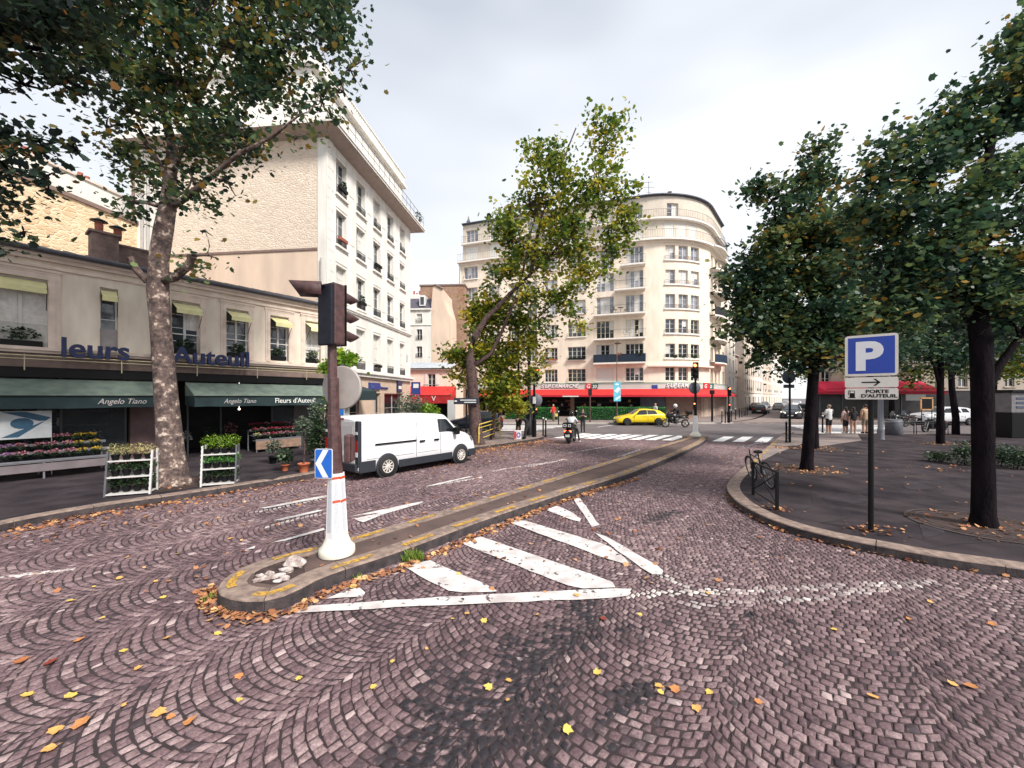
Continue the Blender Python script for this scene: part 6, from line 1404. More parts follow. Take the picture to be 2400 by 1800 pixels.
    m_ = MB(); m_.ball(tuple(hd+sdv*.088*k), .018*k, 6, (1, .5, 1.3)); m_.ball(tuple(hd-sdv*.088*k), .018*k, 6, (1, .5, 1.3)); m_.build('ears', sk0, t)
    if helmet:
        m_ = MB(); m_.ball(tuple(hd+ax*.015*k), .148*k, 16, (1.05, .92, 1.05)); ho = m_.build('helmet', helmet, t); m_ = MB(); m_.ball(tuple(hd+fw*.075*k+ax*.0), .10*k, 12, (.9, .98, .62)); m_.build('visor', M_dark, ho)
    else:
        m_ = MB(); m_.ball(tuple(hd-fw*.022*k+ax*.035*k), .105*k, 12, (1, .98, .92))
        if hairlen: m_.tube([tuple(hd-fw*.06*k), tuple(hd-fw*.09*k-ax*hairlen*.5*k), tuple(hd-fw*.08*k-ax*hairlen*k)], [.08*k, .075*k, .03*k], 8)
        m_.build('hair', mat('hair_%s' % {0: 'dark', 1: 'fair', 2: 'red', 3: 'grey'}[0 if hair[0] < .06 else (1 if hair[1] > .2 else 2)], hair, .8, .25, 40), t)
    return t
M_skin = mat('skin', (.42, .25, .18), .6, .06, 8)
cl_ = lambda n, c: mat('cloth_'+n, c, .9, .12, 14)
walk = {'knL': (.14, .1, .52), 'anL': (.2, .1, .1), 'toL': (.36, .12, .04), 'heL': (.16, .1, .045), 'knR': (-.05, -.1, .5), 'anR': (-.26, -.1, .13), 'toR': (-.12, -.12, .04), 'heR': (-.3, -.1, .12), 'elL': (-.1, .23, 1.17), 'wrL': (-.05, .25, .95), 'haL': (-.02, .25, .87), 'elR': (.05, -.23, 1.16), 'wrR': (.22, -.22, 1.0), 'haR': (.29, -.21, .95)}
phone = {'elR': (.05, -.24, 1.15), 'wrR': (.28, -.14, 1.2), 'haR': (.34, -.08, 1.24), 'elL': (.05, .24, 1.15), 'wrL': (.27, .14, 1.18), 'haL': (.33, .08, 1.22)}
carry = {'elL': (0, .25, 1.15), 'wrL': (.08, .26, .92), 'haL': (.1, .26, .84)}
person('person in a red top and pale trousers walking past the left hedge', (X(1297, 38.3), 38.3, .14), R(250), 1.62, walk, dict(top=cl_('red', (.62, .035, .03)), legs=cl_('khaki', (.22, .17, .12))), hair=(.45, .3, .15), hairlen=.12)
hb_ = thing('hand_bag', 'small yellow bag held by the walker in the red top', 'bag', (X(1304, 38.2), 38.2, .14)); m_ = MB(); m_.bbox(-.13, .13, -.06, .06, .45, .75, .03); m_.build('bag_body', mat('bag_yellow', (.6, .45, .12), .8, .1), hb_); m_ = MB(); m_.tube([(-.08, 0, .75), (-.06, 0, .86), (.06, 0, .86), (.08, 0, .75)], .01, 5); m_.build('handle', M_black, hb_)
person('person in black clothes crossing the road toward the viewer while holding out a phone', (X(1366, 27.9), 27.9, .004), R(262), 1.68, {**phone, 'knL': (.08, .1, .5), 'anL': (.06, .1, .1), 'toL': (.22, .12, .04), 'heL': (.02, .1, .04)}, dict(top=cl_('black', (.012, .012, .014)), legs=cl_('charcoal', (.022, .022, .025)), fore=M_skin))
person('person in a black tee and dark shorts standing beyond the yellow barrier', (X(1171, 26.9), 26.9, .145), R(185), 1.66, {'toL': (.15, .14, .035)}, dict(top=MATS['cloth_black'], legs=MATS['cloth_charcoal'], shin=M_skin))
person('person in dark clothes walking across the street behind the thin tree', (X(1140, 38.5), 38.5, .14), R(10), 1.6, walk, dict(top=cl_('dark2', (.02, .02, .026)), legs=MATS['cloth_charcoal']))
person('person in a white top behind the roof of the yellow car', (X(1536, 38.2), 38.2, .14), R(200), 1.72, None, dict(top=cl_('white', (.6, .6, .6)), legs=MATS['cloth_charcoal']), hair=(.3, .25, .2))
bendJ = {'pelvis': (-.16, 0, .93), 'spine': (-.06, 0, 1.1), 'chest': (.13, 0, 1.18), 'neck': (.31, 0, 1.16), 'hb': (.38, 0, 1.13), 'hm': (.44, 0, 1.09), 'ht': (.49, 0, 1.03), 'shL': (.22, .17, 1.17), 'shR': (.22, -.17, 1.17), 'elL': (.26, .2, .9), 'elR': (.26, -.2, .9), 'wrL': (.34, .12, .68), 'wrR': (.34, -.12, .68), 'haL': (.37, .08, .6), 'haR': (.37, -.08, .6), 'hiL': (-.16, .09, .88), 'hiR': (-.16, -.09, .88), 'knL': (-.04, .1, .5), 'knR': (-.04, -.1, .5)}
bx, by, _ = G(1226, 1029, .15)
person('person in a long black coat bending over a striped bag at the pavement corner', (bx+.1, by, .15), R(188), 1.72, bendJ, dict(top=MATS['cloth_black'], legs=MATS['cloth_charcoal'], fore=MATS['cloth_black']), hairlen=.25)
bg_ = thing('shopping_bag', 'red white and blue carrier bag on the pavement before the bending person', 'bag', (bx-.32, by-.12, .15), R(10)); m_ = MB(); m_.bbox(-.2, .2, -.14, .14, 0, .5, .03); m_.build('bag_body', mat('bag_white', (.62, .6, .62), .7, .1), bg_)
m_ = MB(); m_.box(-.2, -.08, -.148, -.139, .05, .45); m_.build('red_stripe', mat('bag_red', (.5, .03, .05), .7, .1), bg_)
m_ = MB(); n = 14; m_.add([(.04+.11*math.cos(2*math.pi*k/n), -.15, .25+.15*math.sin(2*math.pi*k/n)) for k in range(n)]+[(.04+.06*math.cos(2*math.pi*k/n), -.15, .25+.09*math.sin(2*math.pi*k/n)) for k in range(n)], [(k, (k+1) % n, n+(k+1) % n, n+k) for k in range(n)]); m_.build('blue_ring', mat('bag_blue', (.03, .07, .35), .7, .1), bg_)
m_ = MB(); m_.tube([(-.1, 0, .5), (-.08, 0, .63), (.08, 0, .63), (.1, 0, .5)], .012, 5); m_.build('handle', M_black, bg_)
grp = None
for px, yy, H_, rz, lab, cc, kw, J_ in [
    (1943, 25.25, 1.84, 100, 'person in a white tee and black shorts waiting at the square edge', dict(top=MATS['cloth_white'], legs=MATS['cloth_black'], shin=M_skin, shoe=M_white), dict(hair=(.25, .2, .15)), phone),
    (1982, 25.4, 1.7, 95, 'person in a pale pink top and dark shorts waiting at the square edge', dict(top=cl_('pink', (.5, .33, .3)), legs=MATS['cloth_charcoal'], shin=M_skin, shoe=M_white), dict(hairlen=.25), {'elL': (0, .25, 1.15)}),
    (2000, 25.1, 1.7, 80, 'person in a black top with bare legs, right of the pink top', dict(top=MATS['cloth_black'], legs=M_skin, shoe=M_white), dict(hairlen=.3), {'anR': (.03, -.14, .09)}),
    (2028, 25.3, 1.86, 85, 'person in a tan tee and khaki shorts behind the parking sign post', dict(top=cl_('tan', (.45, .3, .2)), legs=MATS['cloth_khaki'], shin=M_skin), dict(hair=(.02, .02, .02)), None)]:
    person(lab, (X(px, yy), yy, .15), R(rz), H_, J_, cc, **kw)

# ---- motorcycles with riders
def motorbike(name, label, loc, rz, kind, box=None, lit=False, group=None):
    t = thing(name, label, 'motorcycle' if kind == 'moto' else 'scooter', loc, rz, group); wr = .31 if kind == 'moto' else .25; wb = .74 if kind == 'moto' else .62
    for x in (wb, -wb):
        m_ = MB(); m_.lathe([(wr*.72, -.05), (wr*.95, -.055), (wr, -.02), (wr, .02), (wr*.95, .055), (wr*.72, .05)], (x, 0, wr), 22, 'y', cap=False); w = m_.build('wheel', M_tyre, t)
        m_ = MB(); m_.lathe([(wr*.74, -.02), (wr*.74, .02), (wr*.66, .02), (wr*.66, -.02), (wr*.74, -.02)], (x, 0, wr), 20, 'y', cap=False)
        for k in range(5): a = 2*math.pi*k/5+.3; m_.tube([(x, 0, wr), (x+wr*.7*math.cos(a), 0, wr+wr*.7*math.sin(a))], .014, 4)
        m_.lathe([(.05, -.05), (.05, .05)], (x, 0, wr), 10, 'y'); m_.build('rim', mat('rim_grey', (.16, .16, .17), .4, .1, metal=.6), w)
    m_ = MB()
    for s in (-.08, .08): m_.tube([(wb, s, wr), (wb-.26, s, .98)], .025, 6)
    m_.build('fork', M_steel, t)
    m_ = MB(); m_.tube([(wb-.3, -.36, 1.08), (wb-.24, -.15, 1.05), (wb-.24, .15, 1.05), (wb-.3, .36, 1.08)], .018, 6); m_.build('handlebar', M_black, t)
    M_fair = mat('fairing_black', (.014, .014, .016), .3, .1)
    if kind == 'moto':
        m_ = MB(); m_.ball((.15, 0, .84), .24, 14, (1.5, .9, .9)); m_.ball((.5, 0, .88), .2, 12, (1.1, 1.05, 1.4)); m_.ball((.3, 0, .6), .22, 12, (1.2, .95, 1.1)); m_.ball((-.55, 0, .74), .17, 12, (2.2, .9, .6)); m_.build('fuel_tank', M_fair, t)
        m_ = MB(); m_.bbox(-.6, .05, -.14, .14, .78, .88, .04); m_.bbox(-.95, -.5, -.1, .1, .84, .92, .03); m_.build('seat', M_rubber, t)
        m_ = MB(); m_.bbox(-.2, .35, -.15, .15, .3, .68, .05); m_.lathe([(.1, -.2), (.1, .2)], (.05, 0, .42), 12, 'y'); m_.build('engine', mat('engine_grey', (.1, .1, .1), .4, .3, 20, metal=.6), t)
        m_ = MB(); m_.tube([(.25, -.16, .35), (-.1, -.17, .25), (-.4, -.19, .38), (-.85, -.2, .5)], [.03, .035, .055, .05], 8); m_.build('exhaust', M_steel, t)
        m_ = MB(); m_.add([(.72, -.14, .95), (.72, .14, .95), (.5, .12, 1.32), (.5, -.12, 1.32)], [(0, 1, 2, 3)]); m_.build('windshield', M_glass2, t)
        m_ = MB(); m_.tube([(-.1, 0, .45), (-wb, .09, wr)], .03, 6); m_.tube([(-.1, 0, .45), (-wb, -.09, wr)], .03, 6); m_.tube([(.4, 0, .85), (-.1, 0, .45), (-.5, 0, .8)], .03, 6); m_.build('frame', M_black, t)
        m_ = MB(); m_.bbox(.55, .98, -.06, .06, .64, .68, .015); m_.tube([(-.85, 0, .84), (-1.02, 0, .6)], .03, 5); m_.build('mudguard', M_fair, t)
    else:
        m_ = MB(); m_.bbox(.18, .36, -.2, .2, .28, .98, .06); m_.ball((.42, 0, .85), .16, 12, (1, 1.1, 1)); m_.build('leg_shield', M_fair, t)
        m_ = MB(); m_.bbox(-.88, -.02, -.24, .24, .3, .78, .1); m_.ball((-.72, 0, .6), .25, 12, (1.1, 1, .95)); m_.bbox(-.86, -.5, -.13, .13, .16, .34, .05); m_.build('rear_body', M_fair, t)
        m_ = MB(); m_.bbox(-.15, .25, -.2, .2, .24, .32, .02); m_.build('footboard', M_black, t)
        m_ = MB(); m_.bbox(-.8, -.05, -.15, .15, .73, .82, .04); m_.build('seat', M_rubber, t)
        m_ = MB(); m_.tube([(-.2, -.2, .3), (-.75, -.22, .36)], .055, 8); m_.build('exhaust', M_steel, t)
    m_ = MB(); m_.ball((.62 if kind == 'moto' else .55, 0, .9), .07, 8); m_.build('headlight', MATS['headlight'], t)
    ml = mat('brake_glow', (.8, .05, .03), .3, 0, emit=((1, .08, .03), 7)) if lit else MATS['tail_red']
    for s in (-1, 1):
        m_ = MB(); m_.bbox(-.93, -.88, min(s*.04, s*.19), max(s*.04, s*.19), .64, .73, .012); m_.build('tail_light', ml, t)
        m_ = MB(); m_.tube([(wb-.3, s*.3, 1.08), (wb-.28, s*.36, 1.2)], .01, 4); m_.ball((wb-.28, s*.38, 1.25), .06, 8, (.4, 1.2, .8)); m_.build('mirror', M_black, t)
    m_ = MB(); m_.box(-.96, -.94, -.11, .11, .38, .52); m_.build('number_plate', M_white, t)
    return t
sitJ = lambda f_: {'pelvis': (-.25, 0, .93), 'spine': (-.2, 0, 1.1), 'chest': (-.1, 0, 1.28), 'neck': (-.04, 0, 1.43), 'hb': (0, 0, 1.51), 'hm': (.02, 0, 1.58), 'ht': (.02, 0, 1.66), 'shL': (-.08, .18, 1.37), 'shR': (-.08, -.18, 1.37), 'elL': (.12, .27, 1.16), 'elR': (.12, -.27, 1.16), 'wrL': (.34, .3, 1.1), 'wrR': (.34, -.3, 1.1), 'haL': (.42, .29, 1.1), 'haR': (.42, -.29, 1.1), 'hiL': (-.25, .1, .9), 'hiR': (-.25, -.1, .9), 'knL': (.16, .2, .82), 'knR': (.16, -.2, .82), 'anL': (.05, .2, .42), 'anR': (.05, -.2, .42), 'toL': (.2, .2, .37), 'toR': (.2, -.2, .37), 'heL': (0, .2, .37), 'heR': (0, -.2, .37)}
sx_, sy_, _ = G(1340, 1037)
az = R(68)
sc_ = motorbike('scooter', 'black scooter with glowing red brake lights waiting at the crosswalk under its rider', (sx_, sy_, 0), az, 'scooter', lit=True)
j = sitJ(0); j.update({'knR': (.1, -.3, .72), 'anR': (.02, -.42, .1), 'toR': (.2, -.45, .04), 'heR': (-.02, -.42, .05)})
person('rider in a white shirt and black helmet on the waiting scooter', (sx_, sy_, 0), az, 1.72, j, dict(top=cl_('white_shirt', (.55, .57, .6)), legs=MATS['cloth_charcoal'], shoe=M_white), helmet=mat('helmet_black', (.015, .015, .018), .15, 0))
tb = thing('top_box', 'black delivery box with white marks behind the scooter rider', 'box', (sx_, sy_, 0), az); m_ = MB(); m_.bbox(-1.02, -.62, -.26, .26, .84, 1.14, .04); m_.build('box_body', M_black, tb)
m_ = MB(); m_.box(-1.03, -1.02, -.2, -.05, .92, 1.06); m_.box(-1.03, -1.02, .04, .2, .92, 1.06); m_.build('white_patch', M_white, tb)
m_ = MB(); m_.box(-1.034, -1.03, -.16, -.09, .95, 1.03); m_.box(-1.034, -1.03, .08, .16, .95, 1.03); m_.build('patch_mark', M_black, tb)
mxp, myp, _ = G(1583, 1001.5)
motorbike('motorcycle', 'black touring motorcycle passing the far island with its rider', (mxp, myp, 0), R(181), 'moto')
person('rider in black with a pale helmet on the touring motorcycle', (mxp, myp, 0), R(181), 1.75, sitJ(0), dict(top=MATS['cloth_black'], legs=MATS['cloth_charcoal'], fore=MATS['cloth_black']), helmet=mat('helmet_pale', (.6, .6, .58), .25, 0))
tb = thing('top_box', 'black top case on the tail of the touring motorcycle', 'box', (mxp, myp, 0), R(181)); m_ = MB(); m_.bbox(-1.2, -.82, -.22, .22, .95, 1.22, .06); m_.build('box_body', M_black, tb); m_ = MB(); m_.tube([(-.9, 0, .88), (-1.0, 0, .97)], .05, 6); m_.build('bracket', M_black, tb)
motorbike('scooter', 'scooter parked by the railings left of the silver white car', (X(2188, 28), 28, 0), R(183), 'scooter')
for o_ in [q for q in bpy.data.objects if q.parent is None and (q.location-Vector((mxp, myp, 0))).length < .01]: o_.scale = (1.1, 1.1, 1.1)
for i, (px, yy, lab) in enumerate([(2105, 33, 'dark motorcycle standing by the brasserie, left one of the pair behind the litter bin'), (2128, 34, 'dark motorcycle standing by the brasserie, right one of the pair behind the litter bin')]):
    motorbike('motorcycle', lab, (X(px, yy), yy, 0), R(190+i*8), 'moto')
# ================= street furniture
def octa(m_, pts, rr): m_.tube(pts, rr, 8, smooth=False)
def visor(m_, c, d, r, ln, cut=.35):
    """half-open hood: cylinder sector round direction d, longer at the top"""
    d = Vector(d).normalized(); a = d.cross(Vector((0, 0, 1))).normalized(); b = a.cross(d); c = Vector(c); n = 16; A0, A1 = R(-38), R(218); inner = []; outer = []
    vs = []
    for k in range(n+1):
        t = A0+(A1-A0)*k/n; e = a*math.cos(t)+b*math.sin(t); l_ = ln*(cut+(1-cut)*max(0, math.sin(t)*.5+.5))
        p0 = c+e*r; p1 = c+e*r*.97+d*l_; vs += [p0, p1, c+e*(r-.008), c+e*(r*.97-.008)+d*l_]
    fs = []
    for k in range(n): i = k*4; fs += [(i, i+1, i+5, i+4), (i+2, i+6, i+7, i+3), (i+1, i+3, i+7, i+5)]
    m_.add([tuple(v) for v in vs], fs, True)
M_box = mat('signal_black', (.012, .012, .02), .65, .25, 12, spec=.25)
M_redlamp = mat('signal_red_lit', (.9, .08, .03), .3, 0, emit=((1, .12, .04), 9)); M_lens = mat('signal_lens_off', (.03, .02, .02), .2, .1)
def signal(par, c, d, lit=None, h=.86, w=.27, dp=.2, vis=M_black, boxm=M_box, r=.1, ln=.26):
    d = Vector(d).normalized(); ang = math.atan2(d.y, d.x); T_ = Matrix.Translation(c) @ Matrix.Rotation(ang, 4, 'Z')
    m_ = MB(); m_.T = T_; m_.bbox(-dp/2, dp/2, -w/2, w/2, -h/2, h/2, .025); bo = m_.build('signal_housing', boxm, par)
    for k, z in enumerate((h*.32, 0, -h*.32)):
        m_ = MB(); m_.T = T_; m_.lathe([(0, .012), (r*.95, .006), (r, 0)], (dp/2, 0, z), 16, 'x'); m_.build('lamp', M_redlamp if lit == k else M_lens, bo)
        m_ = MB(); p = T_ @ Vector((dp/2, 0, z)); visor(m_, p, (d.x, d.y, -.22), r*1.18, ln, .3); m_.build('visor', vis, bo)
    return bo
# --- near signal on the island nose
bx, by, _ = G(790, 1297, KH); z0 = KH
ts = thing('traffic_signal', 'big brown traffic signal with a blue chevron plate on the nose of the island', 'traffic light', (bx, by, z0))
m_ = MB(); m_.lathe([(.25, 0), (.255, .03), (.25, .1), (.2, .15), (.165, .24), (.158, .26)], (0, 0, 0), 24); m_.build('foot_bell', mat('cream_cast', (.74, .70, .60), .45, .06, 4), ts)
m_ = MB(); octa(m_, [(0, 0, .24), (-.012, 0, 1.2)], [.165, .12]); sl_ = m_.build('sleeve', mat('sleeve_white', (.74, .73, .74), .5, .04, 5), ts)
for k in range(8):
    a = 2*math.pi*(k+.5)/8; ca, sa = math.cos(a), math.sin(a); m_ = MB()
    def pf(u, z, o): rr = (.165+(.12-.165)*(z-.24)/.96)*math.cos(math.pi/8)+o; x = rr*ca-u*sa; y = rr*sa+u*ca; return (x-.012*(z-.24)/.96, y, z)
    m_.quad(pf(-.035, .36, .004), pf(.035, .36, .004), pf(.026, 1.08, .004), pf(-.026, 1.08, .004)); m_.build('reflective_strip', mat('reflector_grey', (.50, .52, .56), .3, .12, 60), sl_)
    if k in (6, 7):
        for zz in (1.12, .78): m_ = MB(); m_.quad(pf(-.05, zz, .006), pf(.055, zz+.01, .006), pf(.055, zz+.045, .006), pf(-.05, zz+.035, .006)); m_.build('red_band', mat('red_band', (.5, .07, .02), .5, .05), sl_)
m_ = MB(); octa(m_, [(-.012, 0, 1.18), (-.025, 0, 1.5), (-.045, 0, 2.05), (-.05, 0, 2.06), (-.055, 0, 2.6), (-.07, 0, 2.62), (-.075, 0, 3.15)], [.1, .1, .098, .085, .084, .072, .068]); m_.build('pole', M_brown, ts)
SP = Vector((-.05, 0, 3.55)); dV = (.40, .92, 0)
bo = signal(ts, SP+Vector((.0, .0, 0)), dV, None, h=.9, w=.25, dp=.2, vis=M_brown, boxm=M_brown, r=.095, ln=.36)
T_ = Matrix.Translation(SP) @ Matrix.Rotation(math.atan2(dV[1], dV[0]), 4, 'Z')
m_ = MB(); m_.T = T_; m_.bbox(-.17, -.105, -.135, .135, -.47, .42, .02); m_.build('backing_board', M_box, bo)
m_ = MB(); visor(m_, SP+Vector((-.12, -.12, .33)), (-.93, -.36, -.05), .13, .42, .62); m_.build('visor', M_brown, bo)
m_ = MB(); m_.T = T_; m_.bbox(.108, .13, -.13, .13, -.46, .46, .01); m_.tube([(-.19, 0, .38), (0, 0, .47), (.12, 0, .44)], .02, 6); m_.build('housing_rim', M_black, bo)
# round sign seen from the back
cx, cz = .035, 2.5-z0+(930-908)*by/FPX; m_ = MB(); m_.T = Matrix.Translation((cx-.02, .12, cz)) @ Matrix.Rotation(R(-13), 4, 'Z'); m_.lathe([(0, 0), (.31, 0), (.325, .012), (.325, .03), (.31, .035), (0, .035)], (0, 0, 0), 32, 'y')
rs_ = m_.build('round_sign', mat('sign_back_grey', (.13, .14, .17), .6, .12, 30), ts)
m_ = MB(); m_.T = Matrix.Translation((cx-.02, .12, cz)) @ Matrix.Rotation(R(-13), 4, 'Z'); m_.lathe([(.318, -.012), (.33, -.008), (.33, .034), (.318, .036)], (0, 0, 0), 32, 'y'); m_.lathe([(.0, -.01), (.022, -.01), (.022, 0)], (.12, 0, -.12), 8, 'y'); m_.build('sign_rim', mat('sign_rim', (.36, .32, .3), .5, .1), rs_)
# blue plate with white chevron
cp = MB(); w2, h2 = .135, .215; yb = -.14; cxp = (770-788)*by/FPX-.02; czp = 2.5-z0-(1083-930)*by/FPX
def rrect(w, h, r, y, n=5):
    P_ = []
    for cx_, cz_, a0 in ((w-r, h-r, 0), (-w+r, h-r, 90), (-w+r, -h+r, 180), (w-r, -h+r, 270)):
        for k in range(n+1): a = R(a0+90*k/n); P_.append((cx_+r*math.cos(a), y, cz_+r*math.sin(a)))
    return P_
def plate(par, c, w, h, r, th, m1, name, rz=0, rim=None, rimw=.012):
    T2 = Matrix.Translation(c) @ Matrix.Rotation(rz, 4, 'Z'); p = rrect(w, h, r, 0); n = len(p); m_ = MB(); m_.T = T2
    m_.add(p+[(a, th, b) for a, _, b in p], [tuple(range(n-1, -1, -1)), tuple(range(n, 2*n))]+[(i, (i+1) % n, n+(i+1) % n, n+i) for i in range(n)])
    o = m_.build(name, rim or m1, par)
    if rim: m_ = MB(); m_.T = T2; m_.poly(rrect(w-rimw, h-rimw, max(.004, r-rimw), -.002)[::-1]); m_.build(name+'_face', m1, o)
    return o, T2
M_sgnb = mat('sign_face_blue', (.015, .12, .50), .35, .05, 5); M_sgnw = mat('sign_face_white', (.74, .74, .76), .4, .04, 5)
o, T2 = plate(ts, (cxp, yb, czp), w2, h2, .03, .012, M_sgnb, 'chevron_plate', R(-6), M_sgnw, .008)
m_ = MB(); m_.T = T2; t = .088; xl = -.125; y = -.004
m_.add([(xl, y, 0), (xl+t, y, 0), (xl+t+.115, y, .2), (xl+.115, y, .2), (xl+t+.115, y, -.2), (xl+.115, y, -.2)], [(0, 1, 2, 3), (0, 5, 4, 1)]); m_.build('chevron', M_sgnw, o)
m_ = MB(); m_.T = Matrix.Translation((.11, .02, 1.62-.05)) @ Matrix.Rotation(R(8), 4, 'Z'); m_.bbox(0, .1, -.09, .09, -.22, .2, .03); m_.bbox(.1, .13, -.08, .08, -.2, .18, .02); m_.build('control_box', M_brown, ts)
# --- far island signal
bx, by, _ = G(1630, 1023, KH); ts2 = thing('traffic_signal', 'slim black traffic signal with a white sleeve on the far end of the island', 'traffic light', (bx, by, 0))
m_ = MB(); n = 20; m_.prism([(.75*math.cos(2*math.pi*k/n), .5*math.sin(2*math.pi*k/n)) for k in range(n)], -.02, .2); m_.build('island_pad', M_granite, ts2)
m_ = MB(); m_.lathe([(.32, .2), (.32, .28), (.2, .4), (.17, .45)], (0, 0, 0), 20); m_.build('foot_bell', MATS['cream_cast'], ts2)
m_ = MB(); octa(m_, [(0, 0, .42), (0, 0, 1.4)], [.16, .12]); m_.build('sleeve', MATS['sleeve_white'], ts2)
m_ = MB(); octa(m_, [(0, 0, 1.38), (0, 0, 3.55)], [.09, .06]); m_.build('pole', M_black, ts2)
signal(ts2, (0, -.02, 4.05), (-.55, -.83, 0), 0, h=.95, w=.3, r=.1, ln=.25); signal(ts2, (-.1, -.12, 1.98), (-.5, -.85, 0), 0, h=.4, w=.16, dp=.12, r=.045, ln=.08)
m_ = MB(); m_.lathe([(0, 0), (.34, 0), (.35, .015), (.34, .03), (0, .03)], (0, .1, 3.02), 28, 'y'); m_.build('round_sign', MATS['sign_back_grey'], ts2)
def pole_signal(label, px, py, top, d, lit, zb=.15, extra=None, low=True, grp=None):
    bx, by, _ = G(px, py, zb); t = thing('traffic_signal', label, 'traffic light', (bx, by, zb), group=grp)
    m_ = MB(); octa(m_, [(0, 0, 0), (0, 0, 1.0), (0, 0, 1.02), (0, 0, top)], [.13, .13, .08, .06]); m_.build('pole', M_black, t)
    off = Vector(d).normalized()*.16; signal(t, (off.x, off.y, top-.35), d, lit, h=.85, w=.28, r=.095, ln=.22)
    if low: signal(t, (off.x*.9, off.y*.9, 1.5), d, lit, h=.45, w=.18, dp=.14, r=.05, ln=.08)
    return t, bx, by
t, bx, by = pole_signal('black traffic signal with a red lamp on the left pavement corner', 1252, 1024, 4.0, (.5, -.85, 0), 0)
m_ = MB(); m_.lathe([(0, 0), (.36, 0), (.37, .015), (.36, .03), (0, .03)], (.12, .15, 2.15), 28, 'y'); m_.build('round_sign', MATS['sign_back_grey'], t)
m_ = MB(); m_.bbox(-.09, .09, -.16, -.1, 1.95, 2.35, .01); m_.build('white_sticker', M_white, t)
pole_signal('small black traffic signal at the right end of the red supermarket awning', 1708, 991, 3.2, (-.2, -.97, 0), 0, .14)
# lamp posts
def lamp(label, px, py, zb, top, r=.09, arm=(0, 0), base=.16, basez=1.0, m=M_black, head=True):
    bx, by, _ = G(px, py, zb); t = thing('street_lamp', label, 'lamp post', (bx, by, zb)); m_ = MB(); m_.lathe([(base*1.15, 0), (base, .1), (base, basez), (r*1.2, basez+.06), (r, basez+.1), (r*.6, top), (0.0, top+.02)], (0, 0, 0), 14); m_.build('pole', m, t)
    if head:
        m_ = MB(); m_.tube([(0, 0, top-.05), (arm[0]*.6, arm[1]*.6, top+.15), (arm[0], arm[1], top+.12)], .035, 6); m_.build('arm', m, t)
        m_ = MB(); m_.lathe([(.04, .2), (.2, .12), (.32, .02), (.3, 0), (.0, 0)], (arm[0], arm[1], top), 16); m_.build('lamp_shade', m, t)
    return t
lamp('tall dark lamp post rising through the yellowing plane tree', 1215, 1017, .15, 7.5, .1, (.0, -.6))
lamp('thick dark post with a pedestal right behind the corner traffic signal', 1240, 1020, .15, 6.2, .12, (-.6, 0), .24, 1.3)
l2 = lamp('slim lamp post with a sky blue banner before the corner building', 1446, 990, .14, 7.2, .055, (0, -.3), .1, .8, M_brown)
m_ = MB(); m_.box(-.32, .32, -.1, -.05, 1.95, 3.75); bn = m_.build('banner', mat('banner_sky', (.12, .45, .62), .6, .2, 3), l2)
m_ = MB(); m_.poly([(-.3, -.103, 2.9), (.1, -.103, 3.3), (.3, -.103, 3.1), (.0, -.103, 2.7)]); m_.poly([(-.2, -.103, 2.2), (.3, -.103, 2.5), (.3, -.103, 2.3), (-.1, -.103, 2.05)]); m_.poly([(-.25, -.103, 3.5), (.0, -.103, 3.62), (.2, -.103, 3.5), (0, -.103, 3.4)]); m_.build('banner_pattern', mat('banner_white', (.6, .75, .8), .6, .1), bn)
lamp('pale grey post on a concrete foot behind the parking sign', 2064, 1030, .15, 7.5, .13, (0, 0), .16, .5, mat('post_grey', (.17, .17, .2), .6, .1), head=False)
x, y, z = G(2064, 1033, .15)
# directional sign by the restaurant
bx, by, _ = G(1093, 1040, .15); dsn = thing('direction_sign', 'dark direction sign plate on a thin post left of the brown plane tree trunk', 'street sign', (bx, by, .15)); m_ = MB(); m_.tube([(0, 0, 0), (0, 0, 2.75)], .04, 8); m_.build('post', M_black, dsn)
zc = Z(940, by)-.15; m_ = MB(); m_.bbox(-.62, .62, -.09, -.04, zc-.16, zc+.16, .02); pl = m_.build('sign_plate', mat('plate_navy', (.015, .02, .035), .5, .1), dsn); m_ = MB(); m_.box(-.58, -.46, -.095, -.09, zc-.03, zc+.03); m_.box(-.3, .5, -.095, -.09, zc+.03, zc+.07); m_.box(-.1, .5, -.095, -.09, zc-.08, zc-.04); m_.build('sign_marks', M_white, pl)
# round sign pair on the plaza corner
bx, by, _ = G(1851, 1037, .15); rp2 = thing('road_sign', 'round sign and small plate seen from behind on a black post at the square corner', 'road sign', (bx, by, .15)); m_ = MB(); m_.tube([(0, 0, 0), (.0, 0, 3.75)], [.06, .045], 8); m_.build('post', M_black, rp2)
zc = Z(883, by)-.15; m_ = MB(); m_.lathe([(0, 0), (.345, 0), (.35, .015), (.345, .03), (0, .03)], (0, .06, zc), 28, 'y'); m_.build('round_sign', mat('sign_back_dark', (.05, .065, .09), .6, .1), rp2)
m_ = MB(); m_.bbox(-.28, .28, .05, .08, zc-.58, zc-.4, .01); m_.build('sign_plate', MATS['sign_back_dark'], rp2)
